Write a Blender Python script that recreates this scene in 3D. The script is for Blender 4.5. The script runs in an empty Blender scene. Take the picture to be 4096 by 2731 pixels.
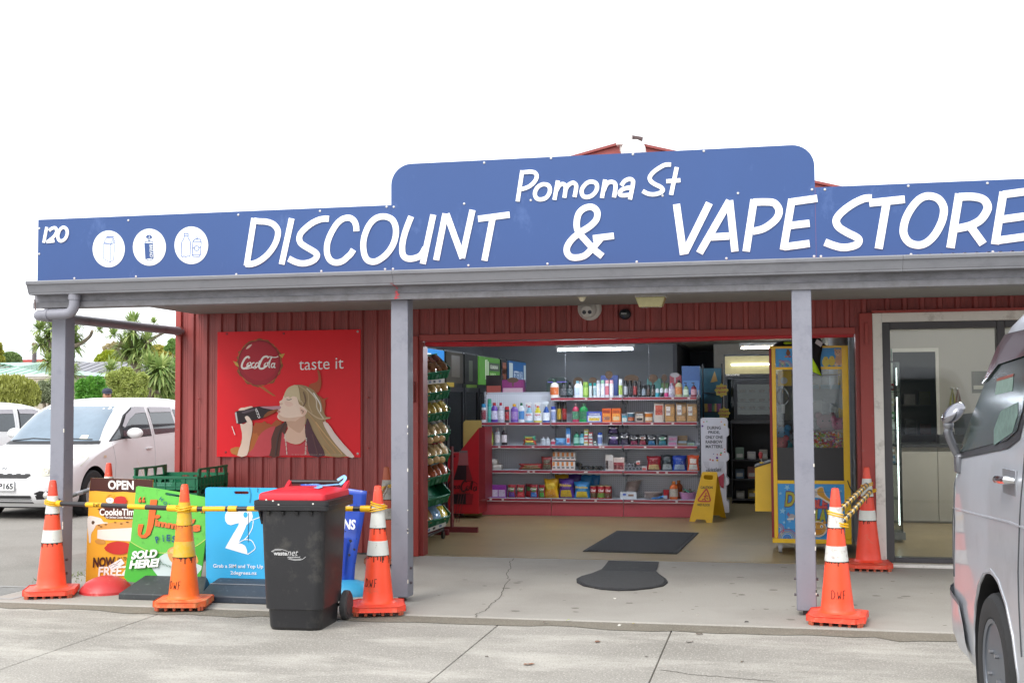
import bpy, math, random
from mathutils import Vector, Matrix, noise
from mathutils.geometry import tessellate_polygon, delaunay_2d_cdt
random.seed(7)
R = math.radians
SC = bpy.context.scene
COL = SC.collection

# ------------------------------------------------------------------ camera, sky, sun, exposure
F_PX, YAW, PITCH, ROLL, EYE = 4810.8,.21143,.050062,-.0057298,1.5
_f0 = Vector((-math.sin(YAW), math.cos(YAW),0)); _r0 = Vector((math.cos(YAW), math.sin(YAW),0)); _u0 = Vector((0,0,1))
FWD = _f0*math.cos(PITCH) + _u0*math.sin(PITCH)
_u2 = -_f0*math.sin(PITCH) + _u0*math.cos(PITCH)
RGT = _r0*math.cos(ROLL) + _u2*math.sin(ROLL)
UPV = -_r0*math.sin(ROLL) + _u2*math.cos(ROLL)
cam = bpy.data.cameras.new('camera'); cam_o = bpy.data.objects.new('camera', cam); COL.objects.link(cam_o)
cam.sensor_width = 36; cam.lens = F_PX/4096*36; cam.clip_end = 2000; cam.clip_start = .05
_m = Matrix((RGT, UPV, -FWD)).transposed().to_4x4(); _m.translation = (0,0, EYE)
cam_o.matrix_world = _m
SC.camera = cam_o

SUN_EL, SUN_AZ = 48,155            # degrees; azimuth measured from +Y (behind the shop) towards -X: the veiled sun stands high in front of the shop, a little to the left
w = bpy.data.worlds.new('World'); SC.world = w; w.use_nodes = True
nt = w.node_tree; bg = nt.nodes['Background']
sky = nt.nodes.new('ShaderNodeTexSky'); sky.sky_type = 'NISHITA'; sky.sun_disc = False
sky.sun_elevation = R(SUN_EL); sky.sun_rotation = R(-SUN_AZ); sky.dust_density = 4; sky.air_density = 1.0
hs = nt.nodes.new('ShaderNodeHueSaturation'); hs.inputs['Saturation'].default_value = .16; hs.inputs['Value'].default_value = .45
mx = nt.nodes.new('ShaderNodeMixRGB'); mx.blend_type = 'ADD'; mx.inputs['Fac'].default_value = 1
mx.inputs['Color2'].default_value = (8.8,9.1,9.5,1)         # the cloud layer
nt.links.new(sky.outputs[0], hs.inputs['Color']); nt.links.new(hs.outputs[0], mx.inputs['Color1'])
nt.links.new(mx.outputs[0], bg.inputs['Color']); bg.inputs['Strength'].default_value = .10
sl = bpy.data.lights.new('sun', 'SUN'); sl.energy = 1.1; sl.angle = R(26); sl.color = (1,.96,.9)
so = bpy.data.objects.new('sun', sl); COL.objects.link(so)
_d = Vector((-math.sin(R(SUN_AZ))*math.cos(R(SUN_EL)), math.cos(R(SUN_AZ))*math.cos(R(SUN_EL)), math.sin(R(SUN_EL))))
so.rotation_euler = _d.to_track_quat('Z', 'Y').to_euler()
vs = SC.view_settings; vs.view_transform = 'Standard'; vs.look = 'None'; vs.exposure = .76; vs.gamma = 1; vs.use_curve_mapping = False
SC.cycles.max_bounces = 7; SC.cycles.diffuse_bounces = 4; SC.cycles.transparent_max_bounces = 12
SC.cycles.sample_clamp_indirect = 4

# ------------------------------------------------------------------ helpers
def lin(h):
    h = h.lstrip('#'); o = []
    for i in (0,2,4):
        c = int(h[i:i+2],16)/255
        o.append(c/12.92 if c <= .04045 else ((c+.055)/1.055)**2.4)
    return tuple(o)
MATS = {}
def pm(hexc, rough=.5, metal=0., var=.10, scale=9., bump=0., bscale=60., spec=.5, coat=0., dirt=None, dirt_amt=.0, dscale=3., stretch=(1,1,1), emit=0., name=None):
    """principled material with noise variation, optional dirt layer and fine bump"""
    key = (hexc, rough, metal, var, scale, bump, bscale, spec, coat, dirt, dirt_amt, dscale, stretch, emit)
    if key in MATS: return MATS[key]
    m = bpy.data.materials.new(name or 'paint_'+hexc.strip('#')); m.use_nodes = True
    n = m.node_tree.nodes; l = m.node_tree.links; b = n['Principled BSDF']
    c = lin(hexc)
    b.inputs['Roughness'].default_value = rough; b.inputs['Metallic'].default_value = metal
    b.inputs['Specular IOR Level'].default_value = spec; b.inputs['Coat Weight'].default_value = coat
    g = n.new('ShaderNodeNewGeometry'); mp = n.new('ShaderNodeMapping'); mp.inputs['Scale'].default_value = stretch
    l.new(g.outputs['Position'], mp.inputs['Vector'])
    out = None
    if var > 0:
        t = n.new('ShaderNodeTexNoise'); t.inputs['Scale'].default_value = scale; t.inputs['Detail'].default_value = 5; t.inputs['Roughness'].default_value = .65
        l.new(mp.outputs[0], t.inputs['Vector'])
        mr = n.new('ShaderNodeMapRange'); mr.inputs['From Min'].default_value = .25; mr.inputs['From Max'].default_value = .75
        mr.inputs['To Min'].default_value = 1-var; mr.inputs['To Max'].default_value = 1+var
        l.new(t.outputs['Fac'], mr.inputs['Value'])
        mul = n.new('ShaderNodeVectorMath'); mul.operation = 'SCALE'; mul.inputs[0].default_value = c
        l.new(mr.outputs[0], mul.inputs['Scale']); out = mul.outputs[0]
    if dirt:
        t2 = n.new('ShaderNodeTexNoise'); t2.inputs['Scale'].default_value = dscale; t2.inputs['Detail'].default_value = 8; t2.inputs['Roughness'].default_value = .72
        l.new(mp.outputs[0], t2.inputs['Vector'])
        m2 = n.new('ShaderNodeMapRange'); m2.inputs['From Min'].default_value = .62-.25*dirt_amt; m2.inputs['From Max'].default_value = .72
        l.new(t2.outputs['Fac'], m2.inputs['Value'])
        k = n.new('ShaderNodeMath'); k.operation = 'MULTIPLY'; k.inputs[1].default_value = .9; k.use_clamp = True; l.new(m2.outputs[0], k.inputs[0])
        mix = n.new('ShaderNodeMixRGB'); mix.inputs['Color2'].default_value = (*lin(dirt),1)
        if out: l.new(out, mix.inputs['Color1'])
        else: mix.inputs['Color1'].default_value = (*c, 1)
        l.new(k.outputs[0], mix.inputs['Fac']); out = mix.outputs[0]
    if out: l.new(out, b.inputs['Base Color'])
    else: b.inputs['Base Color'].default_value = (*c, 1)
    if bump > 0:
        t3 = n.new('ShaderNodeTexNoise'); t3.inputs['Scale'].default_value = bscale; t3.inputs['Detail'].default_value = 4
        l.new(mp.outputs[0], t3.inputs['Vector'])
        bp = n.new('ShaderNodeBump'); bp.inputs['Strength'].default_value = bump; bp.inputs['Distance'].default_value = .01
        l.new(t3.outputs['Fac'], bp.inputs['Height']); l.new(bp.outputs[0], b.inputs['Normal'])
    if emit > 0:
        b.inputs['Emission Color'].default_value = (*c, 1); b.inputs['Emission Strength'].default_value = emit
        if out: l.new(out, b.inputs['Emission Color'])
    MATS[key] = m
    return m
def glass(tint='#dfeeee', through=.8, rough=.03, name='glass'):
    key = ('glass', tint, through, rough)
    if key in MATS: return MATS[key]
    m = bpy.data.materials.new(name); m.use_nodes = True
    n = m.node_tree.nodes; l = m.node_tree.links; n.remove(n['Principled BSDF'])
    g = n.new('ShaderNodeBsdfGlossy'); g.inputs['Roughness'].default_value = rough
    t = n.new('ShaderNodeBsdfTransparent'); t.inputs['Color'].default_value = (*[x*through for x in lin(tint)],1)
    f = n.new('ShaderNodeFresnel'); f.inputs['IOR'].default_value = 1.5
    x = n.new('ShaderNodeMixShader'); l.new(f.outputs[0], x.inputs[0])
    l.new(t.outputs[0], x.inputs[1]); l.new(g.outputs[0], x.inputs[2]); l.new(x.outputs[0], n['Material Output'].inputs['Surface'])
    MATS[key] = m
    return m

def spot(px, py, x=None, y=None, z=None):
    """the point of a surveyed plane (x, y or z = const) seen at a pick of the 2352 px wide survey picture"""
    S = 4096/2352
    d = FWD + RGT*((px*S-2048)/F_PX) - UPV*((py*S-1365.5)/F_PX)
    C = Vector((0,0, EYE))
    if y is not None: t = y/d.y
    elif z is not None: t = (z-EYE)/d.z
    else: t = x/d.x
    return C + d*t
def reg(x0, y0, s):
    k = s*2352/4096; a = x0*2352/4096; b = y0*2352/4096
    return lambda q: (a+q[0]*k, b+q[1]*k)

def thing(name, label, cat, loc=(0,0,0), rz=0., group=None):
    o = bpy.data.objects.new(name, None); COL.objects.link(o); o.location = loc; o.rotation_euler = (0,0, rz)
    o.empty_display_size = .1
    return tag(o, label, cat, group)
def tag(o, label=None, cat=None, group=None, kind=None):
    if label: o['label'] = label
    if cat: o['category'] = cat
    if group: o['group'] = group
    if kind: o['kind'] = kind
    return o
def struct(o, label=None): return tag(o, label, None, None, 'structure')
KIDS = {}
def link(o, parent):
    COL.objects.link(o)
    if parent is not None:
        o.parent = parent; KIDS.setdefault(parent.name, []).append(o)
    return o
def copy_tree(o, parent=None):
    c = o.copy(); link(c, parent)
    for ch in KIDS.get(o.name, []): copy_tree(ch, c)
    return c
class MB:
    def __init__(s, org=None):
        s.v = []; s.f = []; s.mi = []; s.k = 0; s.mats = []; s.org = Vector(org.location) if hasattr(org, 'location') else (Vector(org) if org is not None else None)
    def mat(s, m):
        if m not in s.mats: s.mats.append(m)
        s.k = s.mats.index(m); return s
    def add(s, vs, fs):
        o = len(s.v); s.v += [Vector(v) for v in vs]; s.f += [tuple(i+o for i in f) for f in fs]; s.mi += [s.k]*len(fs); return s
    def box(s, x0, x1, y0, y1, z0, z1):
        return s.add([(x, y, z) for z in (z0, z1) for y in (y0, y1) for x in (x0, x1)],[(0,2,3,1),(4,5,7,6),(0,1,5,4),(2,6,7,3),(0,4,6,2),(1,3,7,5)])
    def obox(s, c, u, v, w):
        c, u, v, w = map(Vector, (c, u, v, w))
        return s.add([c+u*a+v*b+w*d for d in (-1,1) for b in (-1,1) for a in (-1,1)],[(0,2,3,1),(4,5,7,6),(0,1,5,4),(2,6,7,3),(0,4,6,2),(1,3,7,5)])
    def frustum(s, x0, x1, y0, y1, z0, X0, X1, Y0, Y1, z1):
        return s.add([(x0, y0, z0),(x1, y0, z0),(x0, y1, z0),(x1, y1, z0),(X0, Y0, z1),(X1, Y0, z1),(X0, Y1, z1),(X1, Y1, z1)],[(0,2,3,1),(4,5,7,6),(0,1,5,4),(2,6,7,3),(0,4,6,2),(1,3,7,5)])
    def poly(s, pts):
        pts = [Vector(p) for p in pts]
        tr = tessellate_polygon([pts]); return s.add(pts, [tuple(t) for t in tr])
    def prism(s, pts, vec):
        pts = [Vector(p) for p in pts]; vec = Vector(vec); n = len(pts)
        tr = tessellate_polygon([pts])
        s.add(pts + [p+vec for p in pts],[tuple(t) for t in tr] + [tuple(i+n for i in t)[::-1] for t in tr] + [(i, (i+1) % n, (i+1) % n+n, i+n) for i in range(n)])
        return s
    def ring_prism(s, outer, holes, vec):
        """plate with holes, extruded along vec"""
        loops = [[Vector(p) for p in outer]] + [[Vector(p) for p in h] for h in holes]; vec = Vector(vec)
        tr = tessellate_polygon(loops); flat = [p for L in loops for p in L]; n = len(flat)
        fs = [tuple(t) for t in tr] + [tuple(i+n for i in t)[::-1] for t in tr]; o = 0
        for L in loops:
            m = len(L); fs += [(o+i, o+(i+1) % m, o+(i+1) % m+n, o+i+n) for i in range(m)]; o += m
        return s.add(flat+[p+vec for p in flat], fs)
    def cyl(s, p0, p1, r0, r1=None, n=14, cap=True):
        p0, p1 = Vector(p0), Vector(p1); r1 = r0 if r1 is None else r1
        d = (p1-p0).normalized(); a = d.orthogonal().normalized(); b = d.cross(a)
        ring = lambda p, r: [p+(a*math.cos(2*math.pi*i/n)+b*math.sin(2*math.pi*i/n))*r for i in range(n)]
        fs = [(i, (i+1) % n, (i+1) % n+n, i+n) for i in range(n)]
        if cap: fs += [tuple(range(n))[::-1], tuple(range(n, 2*n))]
        return s.add(ring(p0, r0)+ring(p1, r1), fs)
    def tube(s, pts, r, n=8, closed=False):
        pts = [Vector(p) for p in pts]; m = len(pts); vs = []; a = None
        rr = r if isinstance(r, (list, tuple)) else [r]*m
        for i, p in enumerate(pts):
            if closed: d = pts[(i+1) % m]-pts[i-1]
            else: d = pts[min(i+1, m-1)]-pts[max(i-1,0)]
            d.normalize()
            a = d.orthogonal() if a is None else (a-d*a.dot(d))
            a.normalize(); b = d.cross(a)
            vs += [p+(a*math.cos(2*math.pi*j/n)+b*math.sin(2*math.pi*j/n))*rr[i] for j in range(n)]
        L = m if closed else m-1
        fs = [(i*n+j, i*n+(j+1) % n, ((i+1) % m)*n+(j+1) % n, ((i+1) % m)*n+j) for i in range(L) for j in range(n)]
        if not closed: fs += [tuple(range(n))[::-1], tuple(range((m-1)*n, m*n))]
        return s.add(vs, fs)
    def lathe(s, prof, n=18, c=(0,0,0), sx=1., sy=1., M=None):
        c = Vector(c); vs = []
        for r, z in prof:
            for j in range(n):
                a = 2*math.pi*j/n; p = Vector((r*math.cos(a)*sx, r*math.sin(a)*sy, z)); vs.append(c+(M @ p if M else p))
        m = len(prof)
        fs = [(i*n+j, i*n+(j+1) % n, (i+1)*n+(j+1) % n, (i+1)*n+j) for i in range(m-1) for j in range(n)]
        if prof[0][0] > 1e-5: fs.append(tuple(range(n))[::-1])
        if prof[-1][0] > 1e-5: fs.append(tuple(range((m-1)*n, m*n)))
        return s.add(vs, fs)
    def ball(s, c, rx, ry=None, rz=None, nu=14, nv=8, M=None):
        ry = ry or rx; rz = rz or rx
        prof = [(max(1e-4, math.sin(math.pi*i/nv)),-math.cos(math.pi*i/nv)) for i in range(nv+1)]
        c = Vector(c); vs = []
        for r, z in prof:
            for j in range(nu):
                a = 2*math.pi*j/nu; p = Vector((r*math.cos(a)*rx, r*math.sin(a)*ry, z*rz)); vs.append(c+(M @ p if M else p))
        return s.add(vs, [(i*nu+j, i*nu+(j+1) % nu, (i+1)*nu+(j+1) % nu, (i+1)*nu+j) for i in range(nv) for j in range(nu)])
    def grid(s, fn, nu, nv):
        return s.add([fn(i/nu, j/nv) for i in range(nu+1) for j in range(nv+1)],
                     [(i*(nv+1)+j, (i+1)*(nv+1)+j, (i+1)*(nv+1)+j+1, i*(nv+1)+j+1) for i in range(nu) for j in range(nv)])
    def build(s, name, mats=None, parent=None, loc=None, bev=0., sharp=.6, flat=False):
        me = bpy.data.meshes.new(name)
        vs = [v-s.org for v in s.v] if s.org is not None else s.v
        me.from_pydata([tuple(v) for v in vs],[], s.f)
        ml = s.mats or ([mats] if not isinstance(mats, (list, tuple)) else list(mats))
        for m in ml: me.materials.append(m)
        if len(ml) > 1: me.polygons.foreach_set('material_index', s.mi)
        if not flat:
            me.polygons.foreach_set('use_smooth', [True]*len(me.polygons)); me.set_sharp_from_angle(angle=sharp)
        me.update()
        o = bpy.data.objects.new(name, me)
        if loc is not None: o.location = loc
        link(o, parent)
        if bev > 0:
            b = o.modifiers.new('bevel', 'BEVEL'); b.width = bev; b.segments = 2; b.limit_method = 'ANGLE'; b.angle_limit = .7; b.harden_normals = False
        return o
def spl(pts, closed=False, k=5):
    """catmull-rom through the picks"""
    P = [Vector(p) for p in pts]; n = len(P)
    if n < 3: return P
    out = []
    for i in range(n if closed else n-1):
        if closed: a, b, c, d = P[i-1], P[i], P[(i+1) % n], P[(i+2) % n]
        else: a, b, c, d = P[max(i-1,0)], P[i], P[i+1], P[min(i+2, n-1)]
        for j in range(k):
            t = j/k; out.append(.5*((2*b)+(c-a)*t+(2*a-5*b+4*c-d)*t*t+(3*b-a-3*c+d)*t**3))
    if not closed: out.append(P[-1])
    return out
def ribbon(mb, pts, w, nrm, t, closed=False, smooth=True, lift=0.):
    """stroke of width w along 3D picks lying in a plane with normal nrm, standing t proud of it (t=0: one sheet)"""
    P = spl(pts, closed) if smooth and len(pts) > 2 else [Vector(p) for p in pts]
    nrm = Vector(nrm).normalized(); m = len(P); L = []; Rr = []
    for i in range(m):
        if closed: d0 = P[i]-P[i-1]; d1 = P[(i+1) % m]-P[i]
        else: d0 = P[i]-P[max(i-1,0)] if i else P[1]-P[0]; d1 = P[i+1]-P[i] if i < m-1 else d0
        d = (d0.normalized()+d1.normalized()).normalized(); sd = d.cross(nrm)
        cs = max(.6, sd.dot(d0.normalized().cross(nrm)))
        L.append(P[i]+sd*(w/2/cs)+nrm*(lift+t)); Rr.append(P[i]-sd*(w/2/cs)+nrm*(lift+t))
    n = m if closed else m-1
    fs = [(i, (i+1) % m, m+(i+1) % m, m+i) for i in range(n)]
    vs = L+Rr
    if t > 0:
        vs = vs+[p-nrm*t for p in L]+[p-nrm*t for p in Rr]
        for i in range(n):
            j = (i+1) % m; fs += [(j, i, 2*m+i, 2*m+j),(m+i, m+j, 3*m+j, 3*m+i)]
        if not closed: fs += [(0, m, 3*m, 2*m),(m-1,3*m-1,4*m-1,2*m-1)]
    return mb.add(vs, fs)
FONT_MESH = {}
def text_verts(body, bold=0., shear=0.):
    key = (body, bold, shear)
    if key not in FONT_MESH:
        c = bpy.data.curves.new('lettering', 'FONT'); c.body = body; c.offset = bold; c.shear = shear; c.resolution_u = 3; c.align_x = 'LEFT'
        o = bpy.data.objects.new('lettering', c); me = bpy.data.meshes.new_from_object(o)
        v = [x.co.copy() for x in me.vertices]; f = [tuple(p.vertices) for p in me.polygons]
        bpy.data.objects.remove(o); bpy.data.meshes.remove(me); bpy.data.curves.remove(c)
        x0 = min(a.x for a in v); x1 = max(a.x for a in v); y0 = min(a.y for a in v); y1 = max(a.y for a in v)
        FONT_MESH[key] = ([((a.x-x0)/(x1-x0),(a.y-y0)/(y1-y0)) for a in v], f)
    return FONT_MESH[key]
def text(mb, body, bl, br, tl, lift=.002, bold=.02, shear=0., arc=0.):
    """lettering stretched into the box bottom-left, bottom-right, top-left"""
    bl, br, tl = Vector(bl), Vector(br), Vector(tl); n = (br-bl).cross(tl-bl).normalized()
    v, f = text_verts(body, bold, shear)
    return mb.add([bl+(br-bl)*a+(tl-bl)*(b+arc*4*a*(1-a))+n*lift for a, b in v], f)
def text_at(mb, body, proj, x0, x1, y0, y1, y, lift=.002, bold=.02, shear=0., tilt=0., arc=0.):
    """same, box given in survey picks on the plane y; tilt = drop of the right end"""
    f = lambda a, b: spot(*proj((a, b)), y=y)
    return text(mb, body, f(x0, y1), f(x1, y1+tilt), f(x0, y0), lift, bold, shear, arc)
def ell(cx, cy, rx, ry, n=28, a0=0, a1=360):
    return [(cx+rx*math.cos(R(a0+(a1-a0)*i/n)), cy+ry*math.sin(R(a0+(a1-a0)*i/n))) for i in range(n + (0 if a1-a0 == 360 else 1))]
# ------------------------------------------------------------------ the ground
CONC = dict(rough=.9, var=.13, scale=2.2, bump=.35, bscale=220)
def aggregate(name, base, light, dark, speck=.5, streak=True):
    m = bpy.data.materials.new(name); m.use_nodes = True; n = m.node_tree.nodes; l = m.node_tree.links; b = n['Principled BSDF']
    b.inputs['Roughness'].default_value = .93; b.inputs['Specular IOR Level'].default_value = .25
    g = n.new('ShaderNodeNewGeometry')
    def nz(scale, detail, stretch=(1,1,1), rough=.6):
        mp = n.new('ShaderNodeMapping'); mp.inputs['Scale'].default_value = stretch; l.new(g.outputs['Position'], mp.inputs['Vector'])
        t = n.new('ShaderNodeTexNoise'); t.inputs['Scale'].default_value = scale; t.inputs['Detail'].default_value = detail; t.inputs['Roughness'].default_value = rough
        l.new(mp.outputs[0], t.inputs['Vector']); return t.outputs['Fac']
    def rng(v, a, c, lo=0., hi=1.):
        r = n.new('ShaderNodeMapRange'); r.inputs['From Min'].default_value = a; r.inputs['From Max'].default_value = c
        r.inputs['To Min'].default_value = lo; r.inputs['To Max'].default_value = hi; l.new(v, r.inputs['Value']); return r.outputs[0]
    def mix(a, col, fac):
        x = n.new('ShaderNodeMixRGB'); l.new(fac, x.inputs['Fac'])
        if isinstance(a, tuple): x.inputs['Color1'].default_value = (*a, 1)
        else: l.new(a, x.inputs['Color1'])
        x.inputs['Color2'].default_value = (*lin(col),1); return x.outputs[0]
    c = mix(lin(base), dark, rng(nz(.9,6),.42,.72,0,.55))
    if streak: c = mix(c, light, rng(nz(1.2,8,(.8,2.2,1),.68),.47,.68,0,.7))
    c = mix(c, light, rng(nz(75,3),.55,.64,0, speck))
    c = mix(c, dark, rng(nz(95,3),.57,.66,0, speck))
    c = mix(c, '#3a3732', rng(nz(23,4),.70,.76,0,.5))
    l.new(c, b.inputs['Base Color'])
    bp = n.new('ShaderNodeBump'); bp.inputs['Strength'].default_value = .5; bp.inputs['Distance'].default_value = .006
    l.new(nz(170,4), bp.inputs['Height']); l.new(bp.outputs[0], b.inputs['Normal'])
    return m
M_FORE = aggregate('weathered_exposed_aggregate', '#97938c', '#bdb9b0', '#716d66', .75)
M_ASPH = aggregate('chip_seal', '#8a8781', '#aaa59d', '#66635e', .5, False)
M_PORCH = aggregate('worn_porch_concrete', '#a19d96', '#b2aea5', '#847f78', .3, False)
M_EARTH = pm('#6d6a60', .95, var=.2, scale=.6)
g = MB().box(-300,300,-40,500,-.5,-.075).build('ground', M_EARTH); struct(g)
g = MB().box(-90,-5.97,3,60,-.07,-.03); 
cp = MB().box(-90,-6.9,-8,60,-.3,-.032).build('car_park', M_ASPH); struct(cp)
fc = bpy.data.objects.new('forecourt', None); COL.objects.link(fc); struct(fc)
gap = .0035
ys = 8.27
for (x0, x1) in ((-6.9,-4.34),(-4.34,-1.836),(-1.836,-.665),(-.665,2.2),(2.2,6.5)):
    for (y0, y1) in (((-8,3.2),(3.2, ys-.004)) if x0 > -5 else ((-8,5.3),(5.3, ys-.004),(ys-.004,14.5))):
        if y1 > 12: x1 = -5.96
        MB().box(x0+gap, x1-gap, y0+gap, y1-gap, -.3,-.012).build('concrete_slab', M_FORE if y1 < 9 else M_ASPH, fc, bev=.004)
MB().box(-6.9,6.5,-8, ys, -.32,-.022).build('joint_filler', pm('#6a655c', .95), fc)
pf = MB().box(-5.95,6.5, ys, 11.44,-.3,0).build('porch_floor', M_PORCH, bev=.01); struct(pf)
# grime along the foot of the porch slab, widened to paint in the veranda's shade
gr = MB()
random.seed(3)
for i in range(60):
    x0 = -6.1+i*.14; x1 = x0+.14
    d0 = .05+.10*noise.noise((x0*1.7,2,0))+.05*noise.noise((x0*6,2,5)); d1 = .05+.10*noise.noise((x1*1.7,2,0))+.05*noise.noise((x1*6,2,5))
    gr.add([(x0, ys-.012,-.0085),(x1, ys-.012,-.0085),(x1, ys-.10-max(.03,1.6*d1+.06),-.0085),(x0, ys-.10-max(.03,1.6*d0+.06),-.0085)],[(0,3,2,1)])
struct(gr.build('grime_and_shade_strip', aggregate('grime', '#7c766b', '#9a9487', '#595449', .6, False)))
# cracks in porch and forecourt, dropped litter
P8 = reg(1400,2100,.7228)
cr = MB()
M_CRACK = pm('#57524a', .95, var=.2)
def crack(pts, z, w, jit=.012):
    P = [spot(*P8(p), z=z) for p in pts]; out = []
    for a, b in zip(P[:-1], P[1:]):
        for j in range(5):
            t = j/5; q = a.lerp(b, t); out.append(q+Vector((random.uniform(-jit, jit), random.uniform(-jit, jit),0)))
    out.append(P[-1])
    m = len(out)
    ribbon(cr, out, w, (0,0,1),0, smooth=False, lift=.0018)
crack([(910,184),(880,210),(890,235),(862,265),(880,300),(845,350),(825,400),(780,440),(740,475),(700,490),(697,508)],0,.006)
crack([(1715,800),(1800,810),(1900,826),(2060,838),(2200,850),(2352,862)],-.012,.007)
ck = cr.build('crack', M_CRACK); struct(ck)
lit = [(1080,538,30, '#5a4a3c', 0),(1570,546,24, '#c8b84a', 0),(2195,537,22, '#2d2a2a', 0),(1490,556,30, '#d8d4cc', 1),(990,772,45, '#8a5a3a', 2),(1370,648,34, '#7a5540', 2),(1880,648,34, '#5d4a3c', 2),(1640,730,14, '#4a3f36', 2),(758,730,14, '#4a3f36', 2),(1935,605,30, '#5a4a3c', 2),(2170,757,18, '#6a5a48', 2),(1465,408,12, '#e6e2da', 0),(1925,498,12, '#e6e2da', 0),(540,165,24, '#7d776c', 0),(1205,527,24, '#8d9a3a', 0)]
for i, (x, y, sz, c, k) in enumerate(lit):
    p = spot(*P8((x, y)), z=0 if k == 0 else -.012); s = sz*.0009
    a = random.uniform(0,6.28); mb = MB()
    n_ = 8; vs = [(math.cos(6.283*j/n_)*s*random.uniform(.7,1.1), math.sin(6.283*j/n_)*s*.45*random.uniform(.6,1.2), random.uniform(.002,.012)) for j in range(n_)]
    mb.add(vs+[(0,0,.006)],[(j, (j+1) % n_, n_) for j in range(n_)])
    o = mb.build('litter', pm(c, .8)); o.location = p; o.rotation_euler = (0,0, a)
    place = 'on the porch slab' if k == 0 else 'on the forecourt'
    tag(o, f"{['tiny scrap', 'pale twig', 'dry brown leaf'][k]} lying {place}", 'litter', ['scraps on the porch', 'twigs on the forecourt', 'dry leaves on the forecourt'][k])
# speckled gum marks on the porch
sp = MB()
for i in range(70):
    x = random.uniform(-2.6,1.6); y = random.uniform(8.5,11.2); r_ = random.choice((.008,.012,.02,.028))
    sp.add([(x+math.cos(6.283*j/9)*r_*random.uniform(.7,1.5), y+math.sin(6.283*j/9)*r_*random.uniform(.7,1.2),.0015) for j in range(9)],[tuple(range(9))])
tag(sp.build('gum_spots', pm('#78736b', .9)), None, None, None, 'stuff')
# drain grate in the corner by the left cone
dg = spot(30,1364, z=-.012)
t = thing('drain_grate', 'grey steel drain grate set into the concrete by the leftmost cone', 'drain grate', (dg.x-.1, dg.y, -.0115))
M_STEEL = pm('#9a9894', .5,.7, var=.2, scale=30)
f = MB(); f.box(-.3,.3,-.3,-.26,.0,.014).box(-.3,.3,.26,.3,0,.014).box(-.3,-.26,-.259,.259,0,.014).box(.26,.3,-.259,.259,0,.014); f.build('frame', M_STEEL, t)
for i in range(9): MB().box(-.255,.255,-.235+i*.055,-.21+i*.055,0,.011).build('bar', M_STEEL, t)
MB().box(-.26,.26,-.26,.26,0,.004).build('pit', pm('#2a2826', .95), t)

# ------------------------------------------------------------------ the shop building
M_RED = pm('#984643', .45, var=.17, scale=3, stretch=(3,1,.5), dirt='#7d3836', dirt_amt=.6, dscale=3.5, bump=.05, bscale=14)
M_RED2 = pm('#9c3c36', .45, var=.10, scale=4, dirt='#96605a', dirt_amt=.05, dscale=9)
M_TRIM = pm('#7f8085', .5, var=.06, scale=5, dirt='#6f6f76', dirt_amt=.45, dscale=3, stretch=(1,1,2))
M_BEAM = pm('#8a898f', .6, var=.1, scale=5, dirt='#605f62', dirt_amt=.8, dscale=4, stretch=(1,1,2), bump=.12, bscale=40)
M_POST = pm('#82838d', .5, var=.06, scale=6, dirt='#6f707c', dirt_amt=.35, dscale=5, bump=.06, bscale=50)
M_CHIP = pm('#d8d4c8', .8)
shop = thing('shop_building', 'red ribbed steel shop with grey veranda and wide open doorway', 'building', (-2,11.43,0))
YW = 11.43
def cladding(x0, x1, z0, z1, y=YW):
    """profiled sheets of five ribs, each sheet its own piece, side laps stepped"""
    pitch = .152; prof = []
    x = x0; n = 0
    while x < x1-.01:
        xe = min(x+pitch*5, x1); mb = MB(shop); pts = []
        k = 0; off = .0015*(n % 2)
        while x+k*pitch < xe-.005:
            a = x+k*pitch
            for dx, dy in ((0,0),(.03,0),(.031,-.0025),(.037,-.0025),(.038,0),(.053,0),(.054,-.0025),(.060,-.0025),(.061,0),(.094,0),(.106,-.026),(.138,-.026),(.150,0)):
                if a+dx <= xe: pts.append((a+dx, y-.002-off+dy))
            k += 1
        pts.append((xe, y-.002-off))
        m = len(pts)
        mb.add([(p[0], p[1], z0) for p in pts]+[(p[0], p[1], z1) for p in pts]+[(pts[-1][0], y+.002, z0),(pts[0][0], y+.002, z0),(pts[-1][0], y+.002, z1),(pts[0][0], y+.002, z1)],
               [(i, i+1, m+i+1, m+i) for i in range(m-1)]+[(2*m, 2*m+1,2*m+3,2*m+2)])
        mb.build('cladding_sheet', M_RED, shop, sharp=.3)
        x = xe; n += 1
cladding(-5.94,-3.53,.02,2.62)
cladding(-3.53,.93,2.16,2.62)
cladding(.93,4.6,2.29,2.62)
MB(shop).box(-6.0,-5.9405,11.395,11.47,0,2.62).build('corner_flashing', M_RED2, shop, bev=.004)
MB(shop).box(-5.998,-5.97,11.471,26,0,2.62).build('side_wall', M_RED, shop)
MB(shop).box(-5.9,-3.56,11.44,11.5,0,2.62).build('wall_core', pm('#5f5e5c', .8), shop)
# cladding fasteners
sc = [(-5.86+.152*i*1, z) for i in range(0,16,2) for z in (.62,1.05,1.55)]
first = None
for x, z in sc:
    if first is None:
        first = MB().lathe([(.011,0),(.011,-.004),(.006,-.007),(.0,-.008)],8, M=Matrix.Rotation(R(-90),3, 'X')).build('cladding_screw', M_RED2, shop); o = first
    else: o = first.copy(); link(o, shop)
    o.location = Vector((x+.122, YW-.0285, z))-shop.location
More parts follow.
